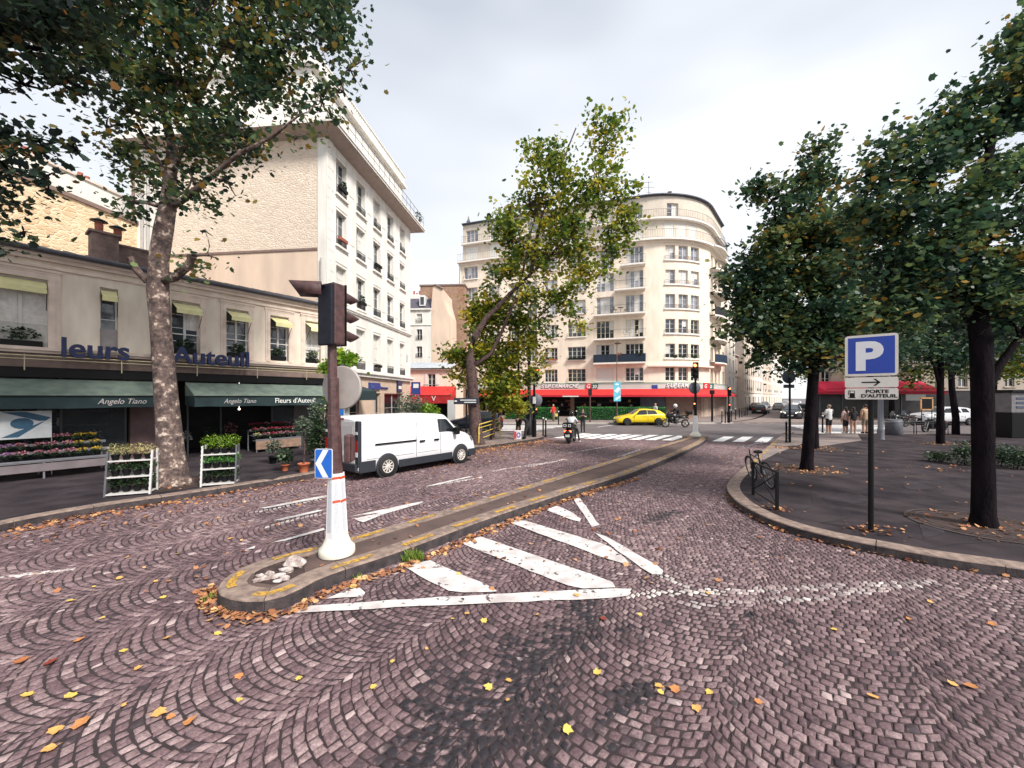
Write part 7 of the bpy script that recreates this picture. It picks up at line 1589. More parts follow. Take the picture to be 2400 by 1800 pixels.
# parking sign
bx, by, _ = G(2041, 1245, .15); ps = thing('parking_sign', 'blue and white P sign over two small plates on a black post', 'road sign', (bx, by, .15)); m_ = MB(); m_.tube([(0, 0, 0), (0, 0, 3.4)], .04, 10); m_.build('post', M_black, ps)
az_ = math.atan2(bx, by); zq = lambda py_: CH-(py_-HY)*(by-.05)/FPX-.15
rzs = -az_
def off(d): return (math.sin(az_)*-d, math.cos(az_)*-d)
dx, dy = off(.06); w_ = .345
za, zb_ = zq(784), zq(881); M_sP = mat('sign_face_royal', (.008, .045, .36), .35, .05, 5)
M_signrim = mat('sign_border', (.70, .66, .60), .5, .05, 8)
o, T2 = plate(ps, (dx, dy, (za+zb_)/2), w_, (za-zb_)/2, .05, .02, M_sP, 'p_panel', rzs, M_signrim, .042)
text('letter_p', 'P', .66, M_sgnw, o, .002, tuple(T2 @ Vector((-.215, -.005, -.235))), (R(90), 0, rzs), bold=.03, sx=1.05)
za, zb_ = zq(884), zq(908); o, T2 = plate(ps, (dx, dy, (za+zb_)/2), w_, (za-zb_)/2, .03, .02, M_signrim, 'arrow_panel', rzs, None)
m_ = MB(); m_.T = T2; m_.add([(-.12, -.004, -.011), (.09, -.004, -.011), (.09, -.004, .011), (-.12, -.004, .011), (.03, -.0045, .06), (.06, -.0045, .06), (.125, -.0045, 0), (.06, -.0045, -.06), (.03, -.0045, -.06), (.09, -.0045, 0)], [(0, 1, 2, 3), (4, 9, 6, 5), (9, 8, 7, 6)]); m_.build('arrow', M_black, o)
za, zb_ = zq(910), zq(936); o, T2 = plate(ps, (dx, dy, (za+zb_)/2), w_, (za-zb_)/2, .03, .02, M_signrim, 'station_panel', rzs, None)
text('lettering', 'PORTE', .078, M_black, o, .001, tuple(T2 @ Vector((-.07, -.004, .015))), (R(90), 0, rzs), bold=.003, sx=1.25); text('lettering', "D'AUTEUIL", .078, M_black, o, .001, tuple(T2 @ Vector((-.13, -.004, -.062))), (R(90), 0, rzs), bold=.003, sx=1.22)
m_ = MB(); m_.T = T2; m_.add([(-.28, -.004, -.065), (-.21, -.004, -.065), (-.21, -.004, .055), (-.28, -.004, .055)], [(0, 1, 2, 3)]); m_.add([(-.3, -.004, -.075), (-.2, -.004, -.075), (-.2, -.004, -.062), (-.3, -.004, -.062)], [(0, 1, 2, 3)]); m_.add([(-.3, -.0042, -.02), (-.29, -.0042, -.02), (-.29, -.0042, .045), (-.27, -.0042, .06), (-.28, -.0042, .066), (-.3, -.0042, .05)], [(0, 1, 2, 3, 4, 5)]); pm_ = m_.build('pump_symbol', M_black, o)
m_ = MB(); m_.T = T2; m_.add([(-.27, -.006, .015), (-.22, -.006, .015), (-.22, -.006, .045), (-.27, -.006, .045)], [(0, 1, 2, 3)]); m_.build('pump_window', M_signrim, pm_)
# bollards
def bollard(px, py, zb, h, lab, grp, ball=True, r=.045):
    bx, by, _ = G(px, py, zb); t = thing('bollard', lab, 'bollard', (bx, by, zb), group=grp); m_ = MB(); m_.lathe([(r*1.6, 0), (r*1.5, .06), (r, .1), (r, h-.1), (r*1.3, h-.08), (r*.6, h-.04)], (0, 0, 0), 10); m_.build('shaft', M_black, t)
    if ball: m_ = MB(); m_.ball((0, 0, h), .062, 10); m_.build('ball_top', mat('ball_white', (.6, .6, .6), .4, .05), t)
g1 = 'black bollards with white ball tops'
bollard(1273, 1021, .15, 1.05, 'left one of two ball topped bollards beside the corner traffic signal', g1); bollard(1279, 1024, .15, 1.02, 'right one of two ball topped bollards beside the corner traffic signal', g1)
bollard(1843, 1037, .15, 1.1, 'left ball topped bollard of the pair next to the round sign seen from behind', g1); bollard(1850, 1029, .15, 1.15, 'rear ball topped bollard of the pair next to the round sign seen from behind', g1)
bollard(1309, 995, .14, 1.1, 'ball topped bollard on the far pavement right of the walker in red', g1); bollard(1351, 993, .14, 1.1, 'ball topped bollard near the dark supermarket entrance', g1); bollard(1928, 1014, .15, 1.1, 'ball topped bollard left of the waiting group on the square', g1)
for i, (px, py) in enumerate([(1692, 990), (1700, 991), (1714, 988), (1724, 983), (1733, 979), (1739, 977), (1744, 975), (1748, 974), (1752, 973)]): bollard(px, py, .14, 1.1, 'slender bollard on the kerb where the side street begins', 'bollards lining the mouth of the side street', i in (0, 2, 3))
bx, by, _ = G(1669, 988, .14); t = thing('sign_post', 'plain dark post standing before the doors of the corner building', 'post', (bx, by, .14)); m_ = MB(); m_.tube([(0, 0, 0), (0, 0, 3.0)], .09, 10); m_.build('post', M_black, t); m_ = MB(); m_.bbox(-.2, .2, -.1, .1, 2.6, 3.0, .03); m_.build('post_head', M_black, t)
bx, by, _ = G(1383, 990, .14); t = thing('pay_post', 'brown pedestrian post with a dark head in front of the right hedge', 'post', (bx, by, .14)); m_ = MB(); m_.tube([(0, 0, 0), (0, 0, 2.7)], .07, 8); m_.build('post', M_brown, t); m_ = MB(); m_.bbox(-.16, .16, -.12, .12, 2.5, 3.1, .03); m_.build('post_head', M_box, t)
# black cross barrier with bicycle
a = np.array(G(1765, 1160, .15)[:2]); b = np.array(G(1821, 1196, .15)[:2]); L_ = float(np.linalg.norm(b-a)); an = math.atan2(*(b-a)[::-1])
bf = thing('pedestrian_barrier', 'black cross-braced barrier on the corner of the square beside the bicycles', 'barrier', (a[0], a[1], .15), an)
for x in (0, L_): m_ = MB(); m_.bbox(x-.028, x+.028, -.028, .028, 0, .8, .008); m_.build('post', M_black, bf)
m_ = MB(); m_.tube([(0, 0, .79), (L_, 0, .79)], .022, 6); m_.tube([(0, 0, .1), (L_, 0, .1)], .014, 6); m_.tube([(0, 0, .14), (L_, 0, .75)], .014, 5); m_.tube([(0, 0, .75), (L_, 0, .12)], .012, 5); m_.build('cross_brace', M_black, bf)
def bicycle(label, loc, rz, fc, lean=0, grp=None):
    t = thing('bicycle', label, 'bicycle', loc, rz, grp); t.rotation_euler = (lean, 0, rz); r = .33
    for x in (-.52, .52):
        m_ = MB(); pts = [(x+r*math.cos(2*math.pi*k/24), 0, r+r*math.sin(2*math.pi*k/24)) for k in range(25)]; m_.tube(pts, .017, 5, cap=False); w = m_.build('wheel', M_rubber, t)
        m_ = MB(); pts = [(x+(r-.03)*math.cos(2*math.pi*k/24), 0, r+(r-.03)*math.sin(2*math.pi*k/24)) for k in range(25)]; m_.tube(pts, .008, 4, cap=False)
        for k in range(12): q = 2*math.pi*k/12; m_.tube([(x, 0, r), (x+(r-.03)*math.cos(q), 0, r+(r-.03)*math.sin(q))], .0025, 3, cap=False)
        m_.build('rim', M_steel, w)
        m_ = MB(); m_.tube([(x+(r+.03)*math.cos(q), 0, r+(r+.03)*math.sin(q)) for q in np.linspace(.3 if x > 0 else .6, 2.4 if x > 0 else 3.2, 10)], .02, 4, cap=False); m_.build('mudguard', fc, t)
    m_ = MB(); 
    for p, q in (((-.52, 0, r), (-.12, 0, .3)), ((-.12, 0, .3), (-.2, 0, .86)), ((-.18, 0, .7), (.36, 0, .78)), ((-.12, 0, .3), (.38, 0, .68)), ((.34, 0, .9), (.40, 0, .62)), ((.40, 0, .62), (.52, 0, r)), ((-.52, 0, r), (-.18, 0, .72))): m_.tube([p, q], .017, 6)
    m_.build('frame', fc, t)
    m_ = MB(); m_.bbox(-.34, -.1, -.07, .07, .88, .94, .02); m_.build('saddle', M_rubber, t)
    m_ = MB(); m_.tube([(.22, -.3, 1.03), (.36, -.16, 1.02), (.34, 0, .98), (.36, .16, 1.02), (.22, .3, 1.03)], .012, 6); m_.build('handlebar', M_steel, t)
    m_ = MB(); m_.lathe([(.09, -.01), (.09, .01)], (-.12, -.05, .3), 14, 'y'); m_.tube([(-.12, -.06, .3), (-.02, -.1, .18)], .01, 4); m_.build('crank', M_steel, t)
    return t
bx, by, _ = G(1786, 1134, .15); bicycle('dark bicycle leaning directly behind the black cross braced barrier', (bx, by, .15), R(80), mat('bike_dark', (.03, .03, .035), .3, .1), R(-12))
# yellow barrier round the tree
a = np.array(G(1122, 1043, .15)[:2]); b = np.array(G(1172, 1026, .15)[:2]); L_ = float(np.linalg.norm(b-a)); an = math.atan2(*(b-a)[::-1]); M_yb = mat('barrier_yellow', (.66, .47, .08), .5, .1)
yb_ = thing('yellow_barrier', 'yellow tubular barrier with four rails standing against the brown plane trunk', 'barrier', (a[0], a[1], .15), an)
m_ = MB(); m_.tube([(0, 0, 0), (.03, 0, .85), (.12, 0, 1.0), (L_, 0, 1.12), (L_, 0, .0)], .025, 8); m_.build('frame', M_yb, yb_); m_ = MB()
for z in (.28, .55, .82): m_.tube([(.02, 0, z), (L_, 0, z+.1)], .02, 6)
m_.build('rail', M_yb, yb_)
# litter bin, railings, kiosk on the far side of the square
bx, by, _ = G(2095, 1019, .15); t = thing('litter_bin', 'grey round litter bin at the far edge of the square', 'bin', (bx, by, .15)); m_ = MB(); m_.lathe([(.36, 0), (.42, .05), (.42, .85), (.38, .95), (.3, .96), (.28, .8)], (0, 0, 0), 20); m_.build('drum', mat('bin_grey', (.10, .10, .12), .7, .2, 6), t); m_ = MB(); m_.lathe([(.43, .78), (.435, .8), (.43, .84)], (0, 0, 0), 20); m_.build('rim', M_steel, t)
def railing(label, px0, px1, Y_): 
    t = thing('railing', label, 'railing', (X(px0, Y_), Y_, .15), 0, 'low railings at the far edge of the square'); L_ = X(px1, Y_)-X(px0, Y_); m_ = MB(); m_.tube([(0, 0, 0), (0, 0, .78), (L_, 0, .78), (L_, 0, 0)], .028, 6); m_.tube([(0, 0, .68), (L_, 0, .68)], .014, 5); m_.build('rail', M_iron, t)
railing('low black railing between the grey post and the litter bin', 2069, 2082, 25); railing('low black railing right of the litter bin', 2112, 2142, 25); railing('low black railing before the parked scooter', 2148, 2215, 25); railing('low black railing before the silver white car', 2222, 2290, 25); railing('low black railing right of the big dark trunk', 2330, 2372, 25)
t = thing('news_kiosk', 'dark kiosk with a lighter upper panel at the right edge of the square', 'kiosk', (X(2372, 22.5), 22.5, .15)); m_ = MB(); m_.bbox(0, 2.2, 0, 1.4, 0, 1.45, .03); m_.build('base_cabinet', M_black, t); m_ = MB(); m_.bbox(0, 2.2, .02, 1.38, 1.45, 2.6, .03); up = m_.build('upper_panel', mat('kiosk_grey', (.16, .15, .16), .6, .2, 3), t); m_ = MB()
for z in (1.7, 1.95, 2.2): m_.box(.25, 1.8, 0, .02, z, z+.12)
m_.build('poster_lines', mat('kiosk_navy', (.05, .06, .1), .6, .1), up); m_ = MB(); m_.bbox(-.1, 2.3, -.1, 1.5, 2.6, 2.75, .03); m_.build('roof', M_black, t)
t = thing('menu_board', 'small wooden framed board standing beyond the railings', 'board', (X(2172, 31), 31, .0), 0); m_ = MB(); w_ = .5
for a, b, c, d in ((-w_, w_, 1.45, 1.55), (-w_, w_, 2.35, 2.45), (-w_, -w_+.1, 1.5, 2.4), (w_-.1, w_, 1.5, 2.4)): m_.box(a, b, -.02, .02, c, d)
m_.build('wooden_frame', mat('wood_orange', (.42, .22, .09), .7, .15, 8), t); m_ = MB(); m_.box(-w_+.1, w_-.1, -.01, .01, 1.5, 2.4); m_.build('board', M_black, t); m_ = MB(); m_.tube([(-.4, 0, 0), (-.4, .0, 1.5)], .03, 5); m_.tube([(.4, 0, 0), (.4, 0, 1.5)], .03, 5); m_.build('leg', M_black, t)

# ================= florist: racks, stalls, pots
def fmat(n, c): return leafmat('petal_'+n, [(0, tuple(x*.55 for x in c)), (1, c)], .2)
PET = {'pink': fmat('pink', (.62, .24, .30)), 'red': fmat('red', (.5, .04, .09)), 'yellow': fmat('yellow', (.72, .48, .05)), 'white': fmat('white', (.55, .48, .5)), 'mauve': fmat('mauve', (.38, .18, .36)), 'lime': LM_lime, 'cream': fmat('cream', (.62, .55, .22))}
_pp = {}
def potflower(kind, loc, label, grp, sc=1.0, pot=None):
    if kind not in _pp:
        t = thing('flower_pot', label, 'potted flowers', loc, 0, grp); m_ = MB(); m_.lathe([(.05, 0), (.075, .12), (.08, .13), (.065, .125)], (0, 0, 0), 10); m_.build('pot', M_black, t)
        bushmesh('leaves', .13, .13, .08, 46, .07, LM_box, len(_pp), t, loc=(0, 0, .1)); bushmesh('blooms', .14, .14, .055, 60, .05, PET[kind], len(_pp)+20, t, loc=(0, 0, .19), solid=.3); _pp[kind] = t
    else: t = copytree(_pp[kind]); t.location = loc
    t['label'] = label; t['group'] = grp; t.scale = (sc, sc, sc); t.rotation_euler[2] = rnd(0, 6); return t
NI = np.array([-FD[1], FD[0]])
def fl(s, y, z=0): p = F0+FD*s+NI*y; return (p[0], p[1], z)
M_stallb = mat('stall_board', (.17, .14, .15), .8, .15, 3); M_stallf = mat('stall_metal', (.2, .2, .22), .5, .1, metal=.4)
def stall(label, s0, s1, y0, tiers, zb, h, wood, stepz, stepy, board):
    x, y, z = fl(s0, y0, .15); t = thing('flower_stall', label, 'flower stall', (x, y, .15), math.atan2(FD[1], FD[0])); L_ = s1-s0
    m_ = MB(); m_.box(0, L_, 0, .03, board[0], board[1]); m_.build('front_board', wood, t)
    for k in range(tiers): m_ = MB(); m_.box(0, L_, .03+k*stepy, .03+(k+1)*stepy, zb+k*stepz-.03, zb+k*stepz); m_.build('shelf', M_stallf, t); m_ = MB(); m_.box(0, L_, .02+k*stepy, .045+k*stepy, zb+k*stepz, zb+k*stepz+.05); m_.build('shelf_lip', M_stallf, t)
    n = max(2, int(L_/1.2)+1)
    for i in range(n):
        xx = .04+(L_-.08)*i/(n-1)
        for yy, zz in ((.05, zb-.03), (.03+tiers*stepy-.05, zb+(tiers-1)*stepz-.03)): m_ = MB(); m_.box(xx-.02, xx+.02, yy-.02, yy+.02, 0, zz); m_.build('leg', M_stallf, t)
    return t
random.seed(33)
sa_, sb_ = s_off(-90, -1.75), s_off(262, -1.75)
stall('long tiered flower stall with a grey front board along the left shop window', sa_, sb_, -1.75, 3, .5, 1, M_stallb, .2, .42, (.22, .44))
gF = 'potted flowers on the long stall under the left awning'
tab = ['mauve', 'mauve', 'white', 'pink', 'white', 'white', 'yellow', 'red', 'red']
for k in range(3):
    n = int((sb_-sa_)/.29)
    for i in range(n):
        s = sa_+.15+i*.29; f_ = i/n; c = 'mauve' if f_ < .3 else ('white' if f_ < .52 and random.random() < .5 else ('pink' if f_ < .7 else random.choice(['yellow', 'red', 'yellow', 'red', 'pink'])))
        x, y, z = fl(s+rnd(-.04, .04), -1.75+.24+k*.42, .65+k*.2); potflower(c, (x, y, z), {'mauve': 'mauve', 'white': 'whitish', 'pink': 'pink', 'yellow': 'yellow', 'red': 'deep red'}[c]+' potted flowers on the '+('front', 'middle', 'back')[k]+' tier of the long stall', gF, 1.05)
s0, s1 = s_off(600, -.9), s_off(706, -.9)
stall('short flower stall with a wooden front under the right awning', s0, s1, -.9, 3, .5, 1, mat('crate_wood', (.24, .15, .11), .8, .25, 6), .2, .3, (.12, .48))
for k in range(3):
    for i in range(int((s1-s0)/.3)):
        x, y, z = fl(s0+.15+i*.3, -.9+.18+k*.3, .65+k*.2); c = random.choice(['pink', 'red', 'pink', 'cream', 'pink']) if k < 1 else random.choice(['pink', 'red']); potflower(c, (x, y, z), {'pink': 'pink', 'red': 'deep red', 'cream': 'cream yellow'}[c]+' potted flowers on the '+('front', 'middle', 'back')[k]+' tier of the short stall', 'potted flowers on the short stall under the right awning', 1.1)
def rack(label, px, py, w, side, seed, tops, flip=1):
    x, y, z = G(px, py, .15); t = thing('plant_rack', label, 'plant rack', (x, y, .15), math.atan2(FD[1], FD[0])+R(-30)); M_rk = mat('rack_white', (.55, .53, .52), .5, .08, 8); dp = .5
    x0, x1 = (-w, 0) if side > 0 else (0, w)
    for xx in (x0, x1):
        m_ = MB(); m_.add([(xx-.018, 0, 0), (xx+.018, 0, 0), (xx+.018, .06, 0), (xx-.018, .06, 0), (xx-.018, .16, 1.05), (xx+.018, .16, 1.05), (xx+.018, .22, 1.05), (xx-.018, .22, 1.05)], [(0, 1, 5, 4), (1, 2, 6, 5), (2, 3, 7, 6), (3, 0, 4, 7), (4, 5, 6, 7)]); m_.box(xx-.018, xx+.018, dp-.04, dp, 0, 1.05)
        for k in range(9): zz = .12+k*.11; m_.box(xx-.03, xx-.018, .02+.15*zz, .08+.15*zz, zz, zz+.04)
        m_.build('upright', M_rk if (xx > x0+.1) == (side > 0) else MATS['shelf_grey'], t)
    for k, zz in enumerate((.03, .42, .8)):
        y0 = .02+.15*zz; m_ = MB(); m_.box(x0, x1, y0-.015, y0+.02, zz, zz+.032); m_.box(x0, x1, y0+.03, dp, zz, zz+.02); m_.build('shelf', M_rk, t)
    for k, (zz, lm_, n_, hh) in enumerate(tops):
        for i in range(4):
            xx = x0+w*(i+.5)/4; x2, y2 = t.location.x+(xx*math.cos(t.rotation_euler[2])-(.27)*math.sin(t.rotation_euler[2])), t.location.y+(xx*math.sin(t.rotation_euler[2])+.27*math.cos(t.rotation_euler[2]))
            p = thing('potted_plant', n_+' on the '+('lowest', 'middle', 'top')[k]+' shelf of the '+('left' if side > 0 else 'right')+' rack, '+('first', 'second', 'third', 'last')[i]+' from left', 'potted plant', (x2, y2, .15+zz+.03), 0, 'potted plants on the white racks'); m_ = MB(); m_.lathe([(.06, 0), (.085, .12), (.09, .13), (.07, .125)], (0, 0, 0), 10); m_.build('pot', M_black, p)
            bushmesh('foliage', .17, .2, hh*1.25, int(190*hh/.12), .06, lm_, seed+i+k*7, p, loc=(0, 0, .1), solid=.2, shape=SH_OVAL if k < 2 else SH_THIN)
rack('white stepped plant rack left of the big plane trunk, cream flowers on top', 350, 1158, .82, 1, 50, [(.03, LM_box, 'dark green plant', .13), (.42, LM_box, 'leafy green plant', .11), (.8, PET['cream'], 'cream yellow flowering plant', .12)])
rack('white stepped plant rack right of the big plane trunk, bright lime plants on top', 470, 1142, .75, -1, 80, [(.03, LM_box, 'dark trailing plant', .13), (.42, leafmat('leaf_fresh', [(0, (.03, .12, .02)), (1, (.12, .35, .06))]), 'fresh green plant', .11), (.8, LM_lime, 'bright lime heather-like plant', .17)])
def potted(label, px, py, pr, ph, potm, bush, seed, trunk=None, zb=.15, Y_=None):
    x, y, z = G(px, py, zb) if Y_ is None else (X(px, Y_), Y_, zb); t = thing('potted_plant', label, 'potted plant', (x, y, zb)); m_ = MB(); m_.lathe([(pr*.72, 0), (pr*.95, ph*.85), (pr*1.06, ph*.86), (pr*1.06, ph), (pr*.9, ph), (pr*.88, ph*.9), (0, ph*.88)], (0, 0, 0), 18); m_.build('pot', potm, t)
    if trunk: m_ = MB(); m_.tube([(0, 0, ph*.8), (.02, .01, trunk*.6), (0, 0, trunk)], [.025, .02, .018], 7); m_.build('stem', M_bark_br, t)
    for (dx, dz, rx, rz_, n, sz, lm_) in bush: bushmesh('foliage', rx, rx, rz_, n, sz, lm_, seed, t, loc=(dx, 0, dz), cz=0, solid=.15, tint=(.5, .3)); seed += 1
    return t
M_terra = mat('terracotta', (.42, .12, .055), .8, .15, 6)
potted('olive tree with a round grey-green crown in a terracotta pot near the kerb', 712, 1106, .17, .28, M_terra, [(0, 1.45, .3, .3, 620, .07, LM_olive)], 5, 1.3)
potted('dark leafy shrub in a brown pot left of the olive tree', 668, 1103, .12, .2, M_terra, [(0, .45, .28, .26, 320, .09, LM_box)], 7)
potted('tall dark evergreen shrub in a blue-grey pot right of the olive tree', 742, 1096, .17, .3, mat('pot_bluegrey', (.12, .15, .19), .6, .1), [(0, 1.0, .38, .75, 1100, .09, LM_box), (.0, 1.9, .25, .4, 300, .08, LM_olive)], 9)
potted('low bushy plant in a dark pot before the short stall', 640, 1086, .14, .25, M_black, [(0, .6, .3, .3, 320, .08, LM_olive)], 12)
potted('grey-leaved shrub in a tub behind the roof of the white van', 958, 1058, .35, .5, M_black, [(0, 1.75, .7, .85, 1300, .10, LM_olive)], 14, Y_=19.5)
potted('brownish twiggy shrub behind the cab of the white van', 985, 1058, .3, .5, M_black, [(0, 1.7, .6, .7, 900, .08, leafmat('leaf_twig', [(0, (.09, .06, .05)), (1, (.2, .15, .1))]))], 16, Y_=20.3)
potted('bright lime shrub behind the cab of the white van', 1006, 1058, .3, .5, M_black, [(0, 1.5, .6, .6, 700, .13, LM_lime)], 18, Y_=19.7)
t = thing('advert_board', 'small white standing board among the restaurant tables', 'board', (X(1058, 30.8), 30.8, .14), R(5)); m_ = MB(); m_.box(-.3, .3, 0, .04, .6, 2.1); m_.build('board', M_white, t); m_ = MB(); m_.box(-.25, -.2, 0, .04, 0, .6); m_.box(.2, .25, 0, .04, 0, .6); m_.build('leg', M_steel, t)
# ================= trees
def B_(lst, Y_, wt=1): return [(P(a, b, (Y_ if len(t) < 2 else t[1])), r*(Y_ if len(t) < 2 else t[1])/FPX, (t[0] if t else wt)) for a, b, r, *t in lst]
def TP(lst): return [P(a, b, y) for a, b, y in lst]
# tree beside the florist
Y1 = 10.9
gx, gy, _ = G(404, 1134, .15)
tk = [(gx, gy, .1), (gx-.02, gy, .35)]+TP([(400, 1060, Y1), (392, 960, Y1), (384, 860, Y1), (376, 760, Y1), (370, 680, Y1), (372, 610, Y1), (383, 540, Y1), (394, 480, Y1)])
tree('big plane tree with pale flaking bark growing between the two plant racks', tk, [.5, .38, .31, .27, .245, .23, .245, .225, .22, .19],
     [(TP([(394, 490, Y1), (430, 468, Y1), (500, 410, Y1-.2), (560, 360, Y1-.4), (640, 320, Y1-.6), (700, 270, Y1-.8)]), .095, .025), (TP([(394, 490, Y1), (398, 420, Y1), (405, 340, Y1+.2), (380, 250, Y1+.5), (360, 150, Y1+.9)]), .19, .06),
      (TP([(402, 400, Y1), (440, 330, Y1+.3), (465, 230, Y1+.6), (520, 120, Y1+.8), (560, 20, Y1+1)]), .13, .04), (TP([(398, 420, Y1), (350, 350, Y1+.2), (320, 290, Y1+.3)]), .09, .04), (TP([(372, 645, Y1), (340, 655, Y1-.1), (318, 630, Y1-.2), (303, 603, Y1-.3)]), .12, .08), (TP([(372, 660, Y1), (410, 650, Y1-.1), (440, 625, Y1-.2), (452, 600, Y1-.3)]), .12, .09)],
     B_([(300, 150, 120), (300, 260, 80, .7), (420, 180, 120), (560, 120, 140), (640, 200, 100, .7), (710, 70, 120), (790, 60, 80, .8), (820, 160, 45, .4), (755, 235, 55, .7), (700, 250, 50, .7), (650, 180, 60, .8), (700, 320, 30, .4), (805, 215, 35, .5), (330, 400, 60, .8), (300, 340, 60), (450, 300, 110), (560, 300, 80), (610, 340, 45, .6), (450, 420, 70, .7), (530, 420, 45, .4), (395, 450, 60, .5), (300, 470, 50, .8), (250, 300, 60, .6), (240, 120, 100), (480, 30, 160), (330, 0, 150), (650, -40, 150), (450, -180, 220), (250, -150, 200), (700, -180, 180), (445, 625, 32, 1.1), (495, 600, 14, .3), (480, 540, 20, .3)], Y1),
     26000, .125, LM_dark, M_plane, 4, tint=(.52, .3), tw=.5, spread=.38, group='plane trees along the left pavement')
tree('dark overhanging tree whose trunk stands outside the left edge', TP([(-420, 1250, 7.6), (-400, 700, 7.6), (-380, 300, 7.8), (-330, 0, 8)]), [.35, .28, .22, .12], [(TP([(-385, 350, 7.8), (-200, 150, 8), (0, 100, 8.2), (120, 120, 8.4)]), .12, .04), (TP([(-390, 500, 7.7), (-200, 420, 8), (-20, 400, 8)]), .09, .03)],
     B_([(0, 30, 120), (110, 60, 110), (190, 20, 80), (60, 200, 90, .7), (160, 190, 60, .6), (-40, 300, 90, .7), (90, 330, 55, .6), (20, 400, 55, .7), (-60, 480, 60, .7), (110, 420, 38, .6), (180, 350, 30, .35), (60, 480, 22, .3), (-20, 555, 35, .7), (55, 545, 28, .45), (-150, 150, 140), (-150, 400, 120), (0, -150, 200), (-250, -100, 220), (200, -120, 120)], 8.0), 15000, .12, LM_blue, M_bark_dk, 6, tint=(.4, .28), spread=.3, group='plane trees along the left pavement')
# centre plane with two stems
gx, gy, _ = G(1119, 1041, .15); Y2 = 20.2
tree('tall plane tree with brown bark and a green crown leaning right at the pavement corner', [(gx, gy, .1), (gx-.05, gy, .5)]+TP([(1112, 960, Y2), (1106, 890, Y2), (1102, 840, Y2), (1112, 790, Y2), (1140, 745, Y2), (1185, 700, Y2), (1225, 660, Y2)]), [.42, .33, .29, .27, .24, .17, .13, .11, .09],
     [(TP([(1106, 860, Y2), (1150, 830, Y2), (1175, 780, Y2), (1200, 720, Y2), (1225, 640, Y2), (1245, 540, Y2), (1290, 400, Y2)]), .11, .03), (TP([(1245, 640, Y2), (1265, 520, Y2), (1310, 400, Y2), (1350, 300, Y2)]), .1, .03), (TP([(1225, 660, Y2), (1330, 560, Y2), (1400, 450, Y2), (1420, 330, Y2)]), .08, .02), (TP([(1200, 700, Y2), (1260, 745, Y2), (1320, 690, Y2)]), .07, .03)],
     B_([(1200, 560, 75, 1), (1185, 640, 55), (1240, 480, 70), (1290, 600, 90), (1340, 510, 90), (1310, 410, 75), (1400, 420, 75), (1450, 480, 55), (1430, 560, 60), (1370, 640, 70), (1300, 700, 65), (1240, 700, 55), (1420, 340, 50), (1440, 290, 34, .9), (1400, 270, 26, .7), (1260, 370, 42, .7), (1240, 350, 25, .5), (1300, 380, 40, .6), (1460, 540, 40), (1280, 770, 35, .7), (1180, 510, 45, .7), (1350, 740, 40, .6)], Y2),
     12500, .17, LM_mid, M_bark_br, 8, tint=(.56, .34), spread=.42)
gx, gy, _ = G(1153, 1030, .15); Y3 = 21.3
tree('small slender tree with yellow green leaves right of the brown trunk', [(gx, gy, .1)]+TP([(1158, 960, Y3), (1160, 900, Y3), (1165, 850, Y3), (1170, 790, Y3)]), [.16, .13, .12, .1, .06], [(TP([(1160, 900, Y3), (1110, 860, Y3), (1085, 820, Y3)]), .06, .02), (TP([(1165, 850, Y3), (1220, 830, Y3), (1250, 800, Y3)]), .05, .02)],
     B_([(1120, 760, 45), (1170, 740, 45), (1225, 760, 40, .8), (1090, 830, 42), (1140, 820, 45), (1190, 840, 50), (1240, 820, 35, .7), (1160, 890, 50), (1200, 900, 45), (1085, 870, 32, .8), (1200, 950, 36, .8), (1110, 720, 28, .7), (1140, 700, 25, .6), (1250, 870, 28, .5), (1280, 850, 14, .3), (1170, 940, 30, .7)], Y3), 10000, .17, LM_yel, M_plane, 9, tint=(.5, .28), spread=.42)
tree('thin young tree growing behind the grey back of the round sign, lime leaves', [(X(764, 14), 14, .1), (X(765, 14), 14, 1.2), (X(770, 14), 14, 2.2), (X(790, 14), 14, 3.4)], [.11, .1, .08, .04], [], B_([(800, 835, 26), (775, 865, 20), (820, 850, 14), (776, 930, 15, .8), (774, 960, 12, .8)], 14), 900, .13, LM_lime, M_bark_br, 12, tint=(.45, .3), spread=.22, name='young_tree')
# trees on the square
gx, gy, _ = G(1890, 1101, .15); Y4 = gy
gT = 'dark trees on the square'
tree('dark tree left of the parking sign, its trunk near the bicycle', [(gx, gy, .1), (gx+.02, gy, .4)]+TP([(1897, 1000, Y4), (1905, 900, Y4), (1912, 800, Y4), (1905, 700, Y4), (1895, 620, Y4), (1905, 540, Y4)]), [.22, .17, .155, .15, .14, .12, .1, .07],
     [(TP([(1912, 810, Y4), (1960, 740, Y4), (2010, 680, Y4)]), .1, .03), (TP([(1905, 700, Y4), (1850, 640, Y4), (1820, 560, Y4), (1815, 480, Y4)]), .1, .03), (TP([(1900, 620, Y4), (1920, 520, Y4), (1925, 420, Y4)]), .08, .03)],
     B_([(1925, 350, 30, .9), (1915, 410, 40), (1880, 460, 42, .8), (1790, 440, 36, .8), (1825, 450, 30, .5), (1830, 520, 60), (1950, 520, 60), (1900, 560, 60), (1780, 600, 60), (1850, 640, 80), (1950, 640, 80), (1990, 570, 50), (1770, 680, 60), (1830, 740, 80), (1920, 740, 80), (1760, 750, 45, .9), (1800, 820, 45, .9), (1720, 770, 28, .6), (1695, 785, 18, .4), (1870, 820, 60), (1840, 860, 30, .5), (1960, 820, 60, .9), (2010, 740, 70), (1740, 640, 40, .7)], Y4),
     27000, .13, LM_dark, M_bark_dk, 14, tint=(.48, .28), spread=.36, group=gT)
gx, gy, _ = G(2305, 1231, .15); Y5 = gy
